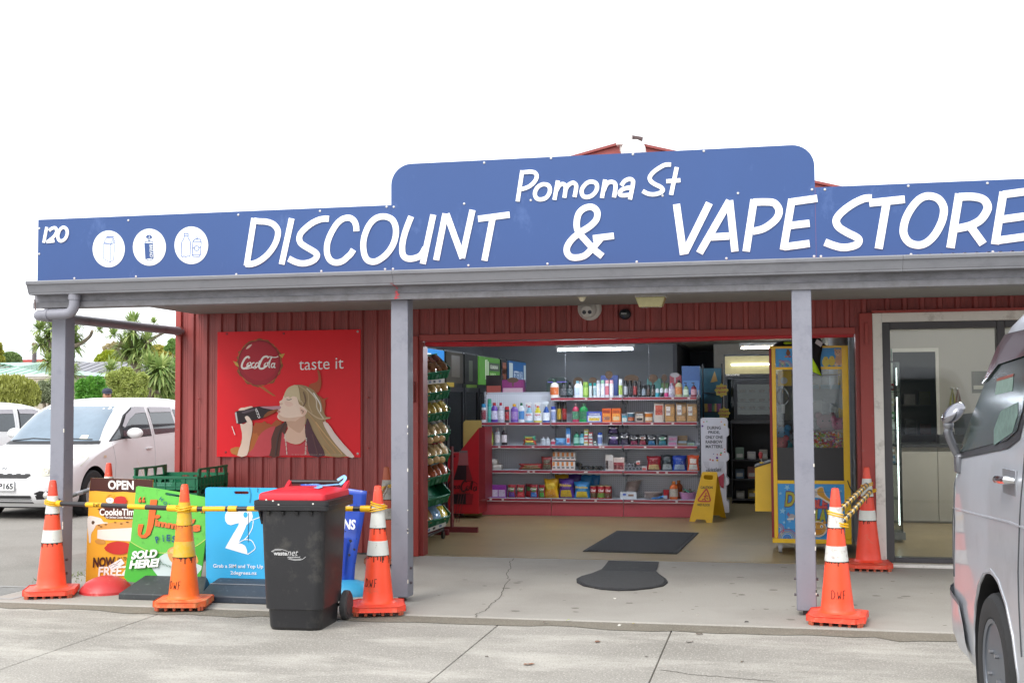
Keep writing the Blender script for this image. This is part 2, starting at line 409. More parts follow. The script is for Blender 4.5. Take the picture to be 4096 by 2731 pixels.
# big doorway: jamb and head flashings
MB(shop).box(-3.53,-3.385,11.36,11.55,0,2.155).build('door_jamb', M_RED2, shop, bev=.005)
MB(shop).box(-3.3845,-3.345,11.40,11.56,0,2.0995).build('door_jamb', pm('#86302c', .5), shop)
MB(shop).box(.80,.915,11.37,11.55,0,2.29).build('door_jamb', M_RED2, shop, bev=.005)
MB(shop).box(.7655,.7995,11.40,11.56,0,2.165).build('door_jamb', pm('#86302c', .5), shop)
MB(shop).box(-3.384,.7645,11.385,11.425,2.10,2.165).build('head_flashing', M_RED2, shop, bev=.006)
MB(shop).box(.845,.875,11.345,11.369,2.0,2.2).build('head_flashing', M_RED2, shop, bev=.004)
mb = MB(shop)
def rail(u, v):
    x = -3.34+u*4.1; sag = .03*math.sin(u*math.pi*1.0+.2)*(1-u)*1.2-.02*u
    a = v*math.pi*2
    return (x, 11.49+.03*math.cos(a),2.082-sag*.9+.026*math.sin(a))
mb.grid(rail, 40,10); mb.build('roller_door_rail', pm('#b32631', .4, var=.15, scale=12, dirt='#8d4a45', dirt_amt=.3, dscale=20), shop)
# the second, framed doorway on the right
M_WFR = pm('#e2ded8', .6, var=.05, dirt='#a8a199', dirt_amt=.35, dscale=6); M_ALU = pm('#4d4b4e', .45,.3, var=.05)
mb = MB(shop).box(.915,.998,11.365,11.6,0,2.285).box(.9985,4.4,11.365,11.6,2.205,2.285).box(.9985,4.4,11.33,11.43,0,.028); mb.build('door_surround', M_WFR, shop, bev=.004)
MB(shop).box(.91,4.5,11.34,11.364,2.286,2.31).build('head_flashing', M_RED2, shop, bev=.003)
fr = thing('glazed_door', 'dark aluminium framed glass shopfront on the right behind the van', 'glass door', (1.5,11.48,0))
mb = MB(fr).box(.9985,1.074,11.44,11.56,.03,2.2045).box(1.9915,2.06,11.44,11.56,.03,2.2045).box(1.0745,1.991,11.44,11.56,2.142,2.2045).box(1.0745,1.991,11.44,11.56,.03,.075).box(2.0605,4.3,11.44,11.56,2.142,2.2045).box(2.0605,4.3,11.44,11.56,.03,.075)
mb.build('frame', M_ALU, fr, bev=.004)
MB(fr).box(1.0745,1.991,11.495,11.503,.0755,2.1415).build('pane', glass('#f4f8f7', .94), fr)
MB(fr).box(2.0605,4.3,11.495,11.503,.0755,2.1415).build('pane', glass('#f4f8f7', .94), fr)
# gable end and roof behind the sign
ga, gy_ = spot(1440,322, y=11.6),11.6
gl = spot(1100,420, y=11.6)
sl_l = (spot(1330,353, y=11.6).z-ga.z)/(spot(1330,353, y=11.6).x-ga.x); sl_r = (spot(1935,428, y=11.6).z-ga.z)/(spot(1935,428, y=11.6).x-ga.x)
ax, az = ga.x, ga.z-.058
xl, xr = -5.97,3.9
zl, zr = az+sl_l*(xl-ax), az+sl_r*(xr-ax)
mb = MB(shop); mb.prism([(xl, 11.62,2.621),(xr, 11.62,2.621),(xr, 11.62, max(2.63, zr)),(ax, 11.62, az),(xl, 11.62, max(2.63, zl))],(0,.05,0)); mb.build('gable_wall', pm('#9b4440', .55, var=.1), shop)
for (xa, za) in ((xl, zl),(xr, zr)):
    d = Vector((xa-ax, 0, za-az)).normalized(); up = Vector((-d.z, 0, d.x)); up = up if up.z > 0 else -up
    c = Vector(((xa+ax)/2,11.6,(za+az)/2)); L = Vector((xa-ax, 0, za-az)).length/2
    MB(shop).obox(c-up*.05, d*L, (0,.02,0), up*.07).build('barge_board', pm('#9a4a45', .5, var=.12, dirt='#7d3a36', dirt_amt=.4), shop)
    c2 = Vector(((xa+ax)/2,19,(za+az)/2)); MB(shop).obox(c2+up*.035, d*(L+.08),(0,7.45,0), up*.012).build('roof', pm('#8d4743', .45,.2, var=.1), shop)
MB(shop).cyl((ax-.02,11.5, az+.07),(ax+.16,11.5, az+.03),.03, n=10).build('ridge_cap', pm('#4d3a3a', .6), shop)
# interior shell
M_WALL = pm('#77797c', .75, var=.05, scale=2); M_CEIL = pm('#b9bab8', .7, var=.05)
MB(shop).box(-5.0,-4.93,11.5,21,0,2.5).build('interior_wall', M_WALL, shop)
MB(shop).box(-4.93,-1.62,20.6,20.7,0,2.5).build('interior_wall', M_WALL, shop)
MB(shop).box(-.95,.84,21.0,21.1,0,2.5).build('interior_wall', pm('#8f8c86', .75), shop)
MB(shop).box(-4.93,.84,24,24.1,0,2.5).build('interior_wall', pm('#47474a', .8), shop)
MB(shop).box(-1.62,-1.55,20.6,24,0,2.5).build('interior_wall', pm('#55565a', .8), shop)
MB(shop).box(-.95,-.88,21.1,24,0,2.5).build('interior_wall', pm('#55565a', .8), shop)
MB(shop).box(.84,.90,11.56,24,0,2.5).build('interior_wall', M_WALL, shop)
for i in range(5):
    for j in range(8):
        x0 = -4.93+i*1.154; y0 = 11.6+j*1.55
        MB(shop).box(x0+.006, x0+1.148, y0+.006, y0+1.544,2.47,2.49).build('ceiling_panel', M_CEIL, shop)
MB(shop).box(-5.9,4.5,11.6,24.1,2.5,2.56).build('ceiling', pm('#77787a', .8), shop)
sf = MB().box(-5.9,4.5,11.441,24.1,-.2,.004).build('shop_floor', pm('#94835f', .33, var=.12, scale=1.6, dirt='#7d6f54', dirt_amt=.5, dscale=1.2, bump=.03, bscale=30)); struct(sf)
# vape room
M_VW = pm('#a5a19c', .7, var=.03)
MB(shop).box(.90,1.60,17,17.1,0,2.47).box(2.19,4.4,17,17.1,0,2.47).box(1.6005,2.1895,17,17.1,2.15,2.469).build('interior_wall', M_VW, shop)
MB(shop).box(1.57,1.6195,16.97,16.999,0,2.19).box(2.17,2.21,16.97,16.999,0,2.19).box(1.62,2.1695,16.97,16.999,2.14,2.19).build('doorway_trim', pm('#c7c3bd', .6), shop)
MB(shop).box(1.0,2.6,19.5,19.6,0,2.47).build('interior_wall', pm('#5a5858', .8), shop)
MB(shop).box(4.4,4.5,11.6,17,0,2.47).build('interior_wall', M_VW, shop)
MB(shop).box(4.5,4.6,11.44,24,0,2.62).build('side_wall', M_RED, shop)

# veranda: posts, beam, gutter, roof, braces, downpipe
for (xa, xb, ya, yb) in ((-5.71,-5.585,8.76,8.9),(-2.825,-2.69,8.76,8.9),(.155,.29,8.70,8.84)):
    ps = MB(shop).box(xa, xb, ya, yb, .035,2.283).build('veranda_post', M_POST, shop, bev=.006)
    cx, cy = (xa+xb)/2,(ya+yb)/2
    MB(shop).box(cx-.025, cx+.025, cy-.025, cy+.025,0,.0345).build('post_foot', pm('#4c4a4a', .6,.5), ps)
    for q in range(7):
        zz = random.uniform(.05,1.4); hh = random.uniform(.008,.035)
        MB(shop).box(xb-.006, xb+.0008, ya-.0008, ya+.005, zz, zz+hh).build('paint_chip', M_CHIP, ps)
    for zz in (.14,.25):
        for sx, xx in ((-1, xa),(1, xb)):
            MB(shop).cyl((xx, cy-.02, zz),(xx+sx*.016, cy-.02, zz),.011, n=6).build('bolt', pm('#6b6468', .5,.5), ps)
beam = MB(shop).box(-5.83,4.6,8.70,8.92,2.284,2.405).build('veranda_beam', M_BEAM, shop, bev=.004)
MB(shop).box(-5.83,4.6,8.682,8.699,2.276,2.325).build('beam_trim', pm('#77767a', .6, var=.12, dirt='#5d5b5a', dirt_amt=.7, dscale=8), shop, bev=.004)
xg0, xg1 = -5.80,4.6
gp = [(8.605,2.378),(8.595,2.38),(8.592,2.392),(8.588,2.396),(8.565,2.452),(8.552,2.458),(8.548,2.478),(8.556,2.486),(8.57,2.482),(8.60,2.40),(8.69,2.40),(8.69,2.378)]
segs = [(-5.80,-2.75),(-2.75,.9),(.9,4.6)]
for a, b in segs: MB(shop).prism([(a, y, z) for y, z in gp],(b-a-.002,0,0)).build('gutter', M_TRIM, shop, sharp=.25)
MB(shop).prism([(-5.812, y, z) for y, z in gp[:9]]+[(-5.812,8.69,2.47),(-5.812,8.69,2.378)],(.011,0,0)).build('gutter_end', M_TRIM, shop)
mb = MB(shop)
for i in range(9): mb.add([(-2.77+random.uniform(-.02,.02),8.586-.0025*0-.002,2.39-i*.012),(-2.74+random.uniform(-.02,.02),8.586-.002,2.39-i*.012),(-2.75+random.uniform(-.02,.02),8.586-.002,2.375-i*.012)],[(0,1,2)])
for v in mb.v:
    if v.z < 2.378: v.y = 8.6805
mb.build('red_paint_smear', pm('#c0424a', .6), shop)
# corrugated veranda roof, ends showing above the gutter on the right
pts = []
x = -5.78
while x < 4.55:
    for k in range(6): pts.append((x+.076*k/6,.012*math.sin(2*math.pi*k/6)))
    x += .076
m = len(pts); mb = MB(shop)
mb.add([(a, 8.60,2.466+.020*max(0, min(1,(a+1.5)/3))+b) for a, b in pts]+[(a, 11.41,2.60+b) for a, b in pts],[(i, i+1, m+i+1, m+i) for i in range(m-1)]); mb.build('veranda_roof', pm('#b06a66', .45,.2, var=.12), shop)
MB(shop).box(-5.78,4.55,8.71,11.40,2.42,2.45).build('veranda_soffit', pm('#8c8b88', .8), shop)
M_PIPE = pm('#86868f', .42, var=.07, dirt='#6d6c72', dirt_amt=.3)
zp = 2.225
path = [(-5.435,8.635,2.38),(-5.435,8.635, zp+.07),(-5.44,8.635, zp+.025),(-5.465,8.635, zp+.005),(-5.50,8.635, zp),(-5.72,8.635, zp-.01),(-5.765,8.645, zp-.012),(-5.79,8.675, zp-.012),(-5.80,8.72, zp-.012),(-5.80,9.0, zp-.008),(-5.955,11.40,2.235)]
path = [(-5.435,8.645,2.385),(-5.435,8.645,2.32)] + [(-5.505+.07*math.cos(R(a)),8.645,2.295-.07*math.sin(R(a))) for a in (0,25,50,70,90)] + [(-5.70,8.645,2.22)] + [(-5.71-.075*math.sin(R(a)),8.72-.075*math.cos(R(a)),2.218) for a in (0,25,50,70,90)] + [(-5.785,8.95,2.218),(-5.945,11.40,2.245)]
dp = MB(shop).tube(path, .042,14).build('downpipe', M_PIPE, shop)
MB(shop).cyl((-5.435,8.645,2.335),(-5.435,8.645,2.385),.048, n=16).build('pipe_collar', M_PIPE, dp)
MB(shop).cyl((-5.69,8.645,2.219),(-5.66,8.645,2.2195),.0475, n=16).build('pipe_collar', M_PIPE, dp)
MB(shop).cyl((-5.95,11.33,2.245),(-5.953,11.39,2.2455),.05, n=16).build('pipe_collar', pm('#8d4a45', .5), dp)
MB(shop).cyl((-5.79,8.66,2.26),(-5.80,8.66,2.345),.006, n=6).build('pipe_hanger', pm('#7a6a68', .6,.4), dp)
# ------------------------------------------------------------------ the fascia sign
YS = 8.80
M_BLUE = pm('#2c4c84', .42, var=.05, scale=1.2, stretch=(1,1,.6), dirt='#48649a', dirt_amt=.10, dscale=3.2)
M_LET = pm('#f2f4f4', .4, var=.02)
sign = thing('fascia_sign', 'long blue shop sign above the gutter reading Pomona St Discount and Vape Store', 'sign', (-2, YS, 2.5))
zt, zb = 3.017,2.503
def panel(pts): MB(sign).prism([(x, YS, z) for x, z in pts],(0,.006,0)).build('sign_panel', M_BLUE, sign)
panel([(-5.871, zb),(-2.836, zb),(-2.836, zt),(-5.871, zt)])
r_ = .16; zt2 = 3.33
x0, x1 = -2.8345,.3325
arcl = [(x0+r_-r_*math.cos(R(a)), zt2-r_+r_*math.sin(R(a))) for a in range(0,91,10)]
arcr = [(x1-r_+r_*math.sin(R(a)), zt2-r_+r_*math.cos(R(a))) for a in range(0,91,10)]
panel([(x0, zb), ] + arcl + arcr + [(x1, zb)])
panel([(.334, zb),(4.4, zb),(4.4, zt),(.334, zt)])
for x in (-5.6,-4.2,-2.7,-1.2,.2,1.7,3.2):
    MB(sign).box(x-.02, x+.02, YS+.0065, YS+.045, zb+.02, zt-.03).build('stud', pm('#a9a6a2', .6), sign)
    MB(sign).obox((x, YS+.35, zb+.2),(.015,0,0),(0,.31,-.16),(0,.008,.015)).build('stay', pm('#a9a6a2', .5,.5), sign)
LN = [0]
def letter(strokes, rg, w, y=YS, t=.007, parent=sign, mat=None, name='letter', org=None):
    mb = MB(org or parent); LN[0] += 1; t += .0015*(LN[0] % 2)
    for i, s in enumerate(strokes):
        cl = s[0] == 'c'; pts = s[1:] if cl else s
        ribbon(mb, [spot(*rg(p), y=y) for p in pts], w, (0,-1,0), t+.0004*i, cl)
    return mb.build(name, mat or M_LET, parent, sharp=.5)
A = reg(950,800,.21259); B = reg(1000,550,.55272); C_ = reg(2200,500,.5102); D_ = reg(3200,650,.41462); E_ = reg(2040,630,.30612); G_ = reg(0,800,.43537)
wl = .0475
letter([[(320,345),(178,1240)],[(320,392),(420,405),(560,415),(680,460),(755,550),(768,640),(742,760),(680,890),(590,1010),(480,1110),(360,1180),(250,1210),(165,1205)]], A, wl)
letter([[(1025,350),(835,1212)]], A, wl)
letter([[(1725,358),(1640,357),(1530,380),(1400,445),(1280,540),(1195,635),(1168,730),(1195,810),(1270,870),(1390,940),(1480,1000),(1502,1055),(1455,1125),(1350,1177),(1215,1195),(1090,1165),(970,1105)]], A, wl)
letter([[(2242,590),(2235,490),(2200,400),(2130,345),(2050,340),(1960,375),(1860,470),(1760,640),(1700,800),(1685,950),(1710,1070),(1770,1150),(1870,1180),(1980,1150),(2080,1070),(2140,1010),(2187,935)]], A, wl)
letter([['c', (975,573),(1030,595),(1056,650),(1055,720),(1030,790),(985,850),(930,890),(890,900),(850,885),(828,840),(822,770),(835,700),(868,630),(915,585)]], B, wl)
letter([[(1168,572),(1130,670),(1108,750),(1103,820),(1115,860),(1150,878),(1200,872),(1240,850),(1270,800)],[(1328,560),(1252,915)]], B, wl)
letter([[(1416,552),(1349,888)],[(1424,555),(1540,874)],[(1612,526),(1536,874)]], B, wl)
letter([[(1652,590),(1880,560)],[(1758,580),(1698,892)]], B, wl)
letter([[(412,1030),(350,980),(280,905),(225,840),(210,780),(225,700),(270,655),(330,645),(370,680),(365,740),(320,790),(262,828)],[(300,806),(245,840),(180,890),(138,950),(135,1000),(165,1035),(220,1040),(280,1020),(340,960),(400,890)],[(338,890),(502,870)]], C_, wl)
letter([[(992,622),(1047,1017)],[(1250,613),(1058,1000)]], C_, wl*1.1)
letter([[(1408,595),(1172,1005)],[(1408,593),(1450,993)],[(1265,880),(1405,872)]], C_, wl*1.1)
letter([[(1600,585),(1538,992)],[(1595,607),(1700,605),(1760,615),(1795,665),(1785,720),(1740,770),(1670,815),(1590,835)]], C_, wl*1.1)
letter([[(1897,582),(1830,980)],[(1892,605),(2095,577)],[(1880,790),(2035,772)],[(1835,957),(2035,930)]], C_, wl*1.1)
letter([[(692,345),(620,350),(520,395),(420,465),(360,530),(350,580),(380,630),(460,680),(540,720),(567,750),(550,790),(480,815),(400,820),(320,800),(240,770)]], D_, wl*1.1)
letter([[(668,393),(1010,357)],[(835,383),(758,833)]], D_, wl*1.15)
letter([['c', (1240,325),(1330,350),(1380,420),(1385,500),(1355,600),(1290,710),(1210,780),(1130,798),(1050,770),(1003,700),(1000,620),(1030,520),(1090,420),(1160,350)]], D_, wl*1.1)
letter([[(1535,303),(1450,825)],[(1530,335),(1660,332),(1760,355),(1805,410),(1800,470),(1740,555),(1640,610),(1510,640)],[(1650,630),(1765,788)]], D_, wl*1.15)
letter([[(1962,285),(1880,790)],[(1958,312),(2330,262)],[(1935,552),(2240,510)],[(1890,755),(2260,705)]], D_, wl*1.1)
w2 = .031
letter([[(163,172),(102,577)],[(158,200),(270,190),(330,205),(352,250),(330,310),(270,370),(200,405),(140,418)]], E_, w2)
letter([['c', (455,353),(505,370),(524,420),(510,480),(470,530),(410,550),(360,542),(330,500),(332,445),(365,390),(410,360)]], E_, w2)
letter([[(628,305),(582,557)],[(605,440),(645,370),(685,350),(715,360),(730,400),(712,530)],[(725,430),(760,370),(815,335),(850,345),(868,390),(845,520)]], E_, w2)
letter([['c', (1080,320),(1125,340),(1140,390),(1120,450),(1070,500),(1010,520),(960,508),(938,460),(945,410),(985,355),(1030,325)]], E_, w2)
letter([[(1245,292),(1203,532)],[(1225,440),(1265,350),(1320,322),(1370,340),(1380,400),(1360,525)]], E_, w2)
letter([[(1455,370),(1500,310),(1560,285),(1600,300),(1608,350),(1568,552)],[(1605,395),(1540,400),(1470,420),(1435,460),(1445,490),(1490,497),(1590,488)]], E_, w2)
letter([[(2105,97),(2030,100),(1950,140),(1870,200),(1828,260),(1840,310),(1890,350),(1970,390),(1998,430),(1960,465),(1880,485),(1800,475),(1735,440)]], E_, w2)
letter([[(2180,130),(2105,492)],[(2043,315),(2228,300)]], E_, w2)
w3 = .026
letter([[(434,250),(406,394)]], G_, w3)
letter([[(455,283),(480,262),(512,258),(524,290),(500,335),(440,386)],[(432,385),(504,377)]], G_, w3)
letter([['c', (588,252),(618,275),(620,320),(600,360),(565,378),(540,360),(537,320),(555,275)]], G_, w3)
M_DISC = pm('#e3e9ea', .45, var=.02)
for cx, cy, rx, ry in ((1000,450,148,169),(1374,434,152,170),(1759,417,155,173)):
    MB(sign).prism([spot(*G_(p), y=YS-.0005) for p in ell(cx, cy, rx, ry, 40)],(0,-.003,0)).build('picture_disc', M_DISC, sign)
mb = MB(sign); L = lambda pts, wd=.0042, cl=False, sm=False: ribbon(mb, [spot(*G_(p), y=YS-.0045) for p in pts], wd, (0,-1,0),0, cl, sm)
L([(953,400),(1018,410),(1012,572),(952,540)], cl=True); L([(1018,408),(1056,392),(1042,550),(1012,570)]); L([(955,392),(975,347),(1040,350),(1020,402)], cl=True); L([(1040,352),(1056,388)]); L([(978,338),(1045,338)],.008); L([(1035,395),(1048,370)])
L([(1692,308),(1728,310),(1728,332),(1692,330)],.006, True); L([(1692,334),(1690,352),(1668,390),(1664,515),(1675,522),(1690,515),(1705,523),(1722,516),(1745,518),(1750,400),(1746,375),(1728,350),(1727,334)],.006)
L([(1772,382),(1786,362),(1840,360),(1848,382),(1842,500),(1832,520),(1775,518),(1766,503)],.006, True); L(ell(1806,444,22,22,16),.006, True); L(ell(1808,350,9,9,10),.005, True); L([(1768,445),(1785,440)],.006); L([(1828,440),(1846,430)],.006); L([(1770,382),(1848,384)],.005); L([(1768,502),(1842,502)],.005)
mb.build('printed_outline', pm('#4562a8', .5), sign)
mb = MB(sign); mb.poly([spot(*G_(p), y=YS-.0045) for p in [(1326,395),(1405,398),(1411,535),(1335,540)]]); mb.poly([spot(*G_(p), y=YS-.0045) for p in [(1366,380),(1336,345),(1352,322),(1380,320),(1402,342),(1374,380)]])
ribbon(mb, [spot(*G_(p), y=YS-.0045) for p in [(1330,392),(1345,382),(1395,382),(1406,396)]],.005,(0,-1,0),0); ribbon(mb, [spot(*G_(p), y=YS-.0045) for p in [(1336,540),(1372,554),(1410,536)]],.005,(0,-1,0),0)
mb.build('bread_drawing', M_BLUE, sign)
mb = MB(sign); a = [spot(*G_(p), y=YS-.0055) for p in ((1400,412),(1400,527),(1370,410))]
text(mb, 'BREAD', a[2]*0+spot(*G_((1374,412)), y=YS-.0055), spot(*G_((1378,527)), y=YS-.0055), spot(*G_((1401,412)), y=YS-.0055),.001,.01); 
for q in ((1345,345,1362,372),(1372,330,1368,372),(1390,350,1375,372)): ribbon(mb, [spot(*G_((q[0], q[1])), y=YS-.0055), spot(*G_((q[2], q[3])), y=YS-.0055)],.005,(0,-1,0),0)
mb.build('lettering', M_DISC, sign)
scr = [G_(p) for p in ((362,262),(361,496),(1180,188),(684,720),(1250,703),(2190,137),(2171,683))]+[B(p) for p in ((507,533),(989,502),(1041,503),(1550,480),(1695,184),(2179,151),(517,967),(978,953),(1035,951),(1581,926),(2153,914),(2032,455))]+[C_(p) for p in ((8,262),(650,231),(1206,206),(1474,536),(2054,507),(2155,507),(883,555),(680,1072),(1383,1046),(2070,1030),(2124,1030))]+[D_(p) for p in ((1045,228),(1808,201),(1071,887),(1860,862))]
o0 = None
for p in scr:
    q = spot(*p, y=YS)
    if o0 is None: o0 = MB().lathe([(.0095,0),(.0095,.0025),(.007,.005),(.0,.006)],10, M=Matrix.Rotation(R(90),3, 'X')).build('screw', pm('#c4c5c6', .4,.3, var=.05), sign); o = o0
    else: o = o0.copy(); link(o, sign)
    o.location = q-sign.location

# ------------------------------------------------------------------ the drink poster
YP = 11.392
P_ = reg(700,1200,.44638)
post = thing('drink_poster', 'red cola poster of a woman drinking from a bottle on the ribbed wall', 'poster', (-4.76, YP, 1.6))
c4 = [spot(*P_(p), y=YP) for p in ((383,283),(1663,260),(1663,1404),(380,1388))]
MB(post).prism([(-5.53, YP, .958),(-3.99, YP, .958),(-3.99, YP, 2.23),(-5.53, YP, 2.23)],(0,.012,0)).build('board', pm('#e01825', .42, var=.05, scale=1.5, spec=.3), post)
class Art:
    """flat print: coloured shapes traced in survey picks, layered by fractions of a millimetre"""
    def __init__(s, root, rg, y, step=.0004): s.mb = MB(root); s.rg = rg; s.y = y; s.k = 1; s.root = root; s.step = step
    def yy(s): s.k += 1; return s.y-.0006-s.k*s.step
    def P(s, pts, c, smooth=0, rough=.35):
        y = s.yy(); s.mb.mat(pm(c, rough, var=.04, spec=.3)); q = [spot(*s.rg(p), y=y) for p in pts]
        s.mb.poly(spl(q, True, smooth) if smooth else q); return s
    def S(s, pts, w, c, closed=False, smooth=True, rough=.35):
        y = s.yy(); s.mb.mat(pm(c, rough, var=.03)); ribbon(s.mb, [spot(*s.rg(p), y=y) for p in pts], w, (0,-1,0),0, closed, smooth); return s
    def T(s, body, x0, x1, y0, y1, c, bold=.02, shear=0., tilt=0., arc=0.):
        y = s.yy(); s.mb.mat(pm(c, .4, var=.02)); text_at(s.mb, body, s.rg, x0, x1, y0, y1, y, .0001, bold, shear, tilt, arc); return s
    def done(s, name='printed_picture'): return s.mb.build(name, None, s.root, flat=True)
a = Art(post, P_, YP)
random.seed(11)
def jag(cx, cy, rx, ry, j, n=54): return [(cx+rx*(1+random.uniform(-j, j))*math.cos(6.283*i/n), cy+ry*(1+random.uniform(-j, j))*math.sin(6.283*i/n)) for i in range(n)]
a.P(jag(757,562,205,212,.055), '#8a4a22').P(jag(757,562,196,205,.04), '#b5692f').P(jag(757,562,192,202,.02), '#7d1c20')
a.P([(740,765),(800,780),(850,820),(905,860),(880,858),(830,828),(790,800)], '#b5652f').P([(520,545),(560,560),(575,600),(545,585)], '#caa04a').P([(930,490),(985,478),(960,520)], '#caa04a')
a.P(ell(757,564,184,198,44), '#a3152a').P(ell(757,550,168,170,40), '#b0182d').P([(636,440),(655,410),(690,395),(668,425)], '#e8c8bd', 4)
# script wordmark on the disc
W_ = '#efe6e2'
for s_, w_ in (([(668,522),(655,508),(630,520),(606,560),(598,595),(612,612),(640,606),(668,580)],.020),([(660,560),(645,580),(650,600),(670,590),(680,565),(668,556)],.012),([(712,560),(694,566),(686,590),(697,603),(715,592)],.012),([(745,562),(728,565),(718,590),(728,602),(745,585),(752,560)],.012),([(758,545),(748,592),(762,608)],.014),
              ([(755,548),(768,544)],.011),([(838,520),(822,505),(790,515),(764,560),(754,598),(768,614),(795,608),(818,585)],.020),([(815,562),(800,580),(803,602),(822,592),(832,568),(822,558)],.012),([(832,570),(850,540),(868,515),(862,512),(845,570),(842,598),(852,604)],.011),([(888,566),(870,570),(862,592),(872,604),(888,588),(895,562)],.012),([(895,562),(887,596),(900,606)],.012),
              ([(828,512),(850,506),(880,512),(905,512),(925,504)],.009),([(606,606),(640,616),(690,604),(715,612),(735,602)],.009)):
    a.S(s_, w_, W_)
a.T('taste it', 1110,1510,530,628, '#e9e4e4', -.002,0,-14)
a.P([(1275,625),(1300,650),(1312,745),(1300,800),(1275,830),(1230,800),(1200,775),(1215,750),(1265,735),(1285,700)], '#a8502c', 3).P([(1290,850),(1330,885),(1378,870),(1345,895),(1350,940),(1335,1040),(1300,950)], '#a8502c')
a.P(jag(790,1190,120,95,.18,30), '#a5532a').P(jag(690,1270,90,90,.2,24), '#b5652f').P(jag(580,1350,85,40,.15,24), '#b8763a').P([(860,1120),(910,1070),(960,1090),(930,1140)], '#a5532a')
a.P([(985,860),(1000,800),(1040,770),(1100,758),(1170,768),(1240,805),(1285,860),(1310,910),(1325,980),(1355,1045),(1405,1048),(1325,1078),(1335,1125),(1390,1220),(1470,1310),(1570,1398),(1330,1394),(1290,1300),(1240,1200),(1160,1100),(1130,1000),(1100,930),(1090,880),(1040,866)], '#a08660', 2)
a.P([(1000,1075),(955,1110),(890,1145),(862,1230),(828,1392),(960,1392),(975,1290),(990,1180),(1008,1120)], '#5a352c', 2)
a.P([(890,1128),(810,1160),(750,1220),(700,1330),(650,1391),(845,1392),(862,1240),(895,1150)], '#c4474e', 2)
a.P([(960,1180),(935,1392),(1215,1392),(1180,1250),(1120,1300),(1040,1290)], '#c0424b')
a.P([(1325,1093),(1372,1104),(1430,1190),(1520,1300),(1608,1401),(1545,1400),(1440,1290),(1370,1190)], '#ddc9c0', 2)
a.P([(1002,1075),(1012,1150),(975,1235),(1040,1283),(1120,1287),(1178,1228),(1165,1150),(1150,1030),(1080,1055)], '#d9b49e', 2)
a.P([(1000,1075),(1080,1085),(1160,1020),(1165,1110),(1120,1190),(1060,1160),(1010,1120)], '#c79f88', 2)
a.P([(980,850),(962,890),(936,908),(940,928),(937,950),(922,980),(914,1000),(926,1012),(916,1045),(940,1074),(990,1086),(1080,1072),(1140,1042),(1172,1022),(1182,985),(1150,955),(1112,930),(1090,870),(1030,846)], '#e8cdbb', 3)
a.P([(1118,960),(1150,975),(1178,1000),(1160,1030),(1130,1020)], '#dcb5a0', 3)
a.P([(1190,1060),(1235,1170),(1295,1280),(1345,1393),(1210,1393),(1185,1290),(1165,1180),(1175,1090)], '#53313a', 2)
a.P([(975,860),(1000,800),(1040,770),(1100,764),(1120,860),(1125,920),(1090,870),(1050,862),(1030,880),(1010,850),(995,872)], '#cbb894', 2)
for q, c in (([(1110,765),(1190,830),(1200,940),(1230,1010)], '#b49a72'),([(1180,790),(1260,880),(1275,970),(1330,1060)], '#cdbfa8'),([(1240,830),(1300,930),(1305,1000)], '#e0d9cf'),([(1130,900),(1180,980),(1290,1060),(1390,1055)], '#c0a684'),([(1190,1010),(1260,1100),(1330,1230),(1440,1370)], '#b08a5c'),([(1260,1090),(1350,1210),(1500,1380)], '#c59d68'),([(1320,1300),(1400,1393)], '#b38a5a'),([(1150,820),(1170,900),(1150,950)], '#6a4c34'),([(990,1090),(930,1200),(900,1390)], '#3f2521'),([(1230,1200),(1280,1390)], '#5e3436')):
    a.S(q, .012, c)
def lerp_strands(Ac, Bc, n, cols, w_):
    for i in range(n):
        f = (i+random.uniform(-.4,.4))/n; j = random.uniform(-9,9); a.step = .00005
        a.S([(p[0]+(q[0]-p[0])*f+j*k/len(Ac), p[1]+(q[1]-p[1])*f+random.uniform(-3,3)) for k, (p, q) in enumerate(zip(Ac, Bc))], w_*random.uniform(.5,1.2), random.choice(cols))
HC = ('#b89c74', '#8d7048', '#d0bd9c', '#a5875c', '#6e5436', '#c9b184', '#97784e')
lerp_strands([(1045,775),(1112,870),(1142,960),(1172,1050),(1225,1180),(1290,1310),(1335,1388)],[(1170,772),(1285,870),(1316,975),(1345,1060),(1400,1225),(1470,1310),(1560,1394)],46, HC, .007)
lerp_strands([(1080,764),(1020,790),(985,850)],[(1125,766),(1118,850),(1118,925)],22,('#d3c3a2', '#b39a72', '#cbb790', '#9a8058'),.006)
lerp_strands([(990,1085),(930,1140),(880,1250),(840,1388)],[(1003,1100),(985,1180),(970,1290),(952,1388)],18,('#5a352c', '#7a4f3c', '#44261f', '#6a4434'),.006)
lerp_strands([(1180,1095),(1185,1200),(1200,1300),(1215,1388)],[(1200,1100),(1250,1200),(1300,1290),(1335,1388)],16,('#53313a', '#6a3f3a', '#3a1f26', '#80584a'),.006)
a.step = .0001
a.P([(925,1018),(940,1074),(990,1086),(1080,1072),(1140,1042),(1100,1045),(1030,1055),(965,1045)], '#d6b29c', 2).P([(940,930),(950,915),(970,925),(955,940)], '#dbb9a4', 2).P([(985,905),(1030,910),(1060,935),(1020,955),(985,935)], '#e3bfae', 3)
a.S([(1000,888),(1020,893),(1045,886)],.007, '#3a2622').S([(985,868),(1010,858),(1035,866)],.004, '#8d6f58').P([(914,992),(934,985),(945,1000),(926,1013)], '#c98a80', 3).S([(1128,985),(1150,995),(1142,1012)],.01, '#8d6a5c').S([(938,928),(955,935)],.004, '#c39a86')
a.P([(583,1108),(600,1190),(595,1280),(558,1391),(645,1391),(672,1270),(692,1170),(690,1085),(655,1040),(628,1045),(645,1090),(610,1112)], '#e2c6b4', 2)
a.P([(568,985),(590,965),(625,962),(650,955),(690,950),(688,968),(600,990)], '#e6cdbc', 2)
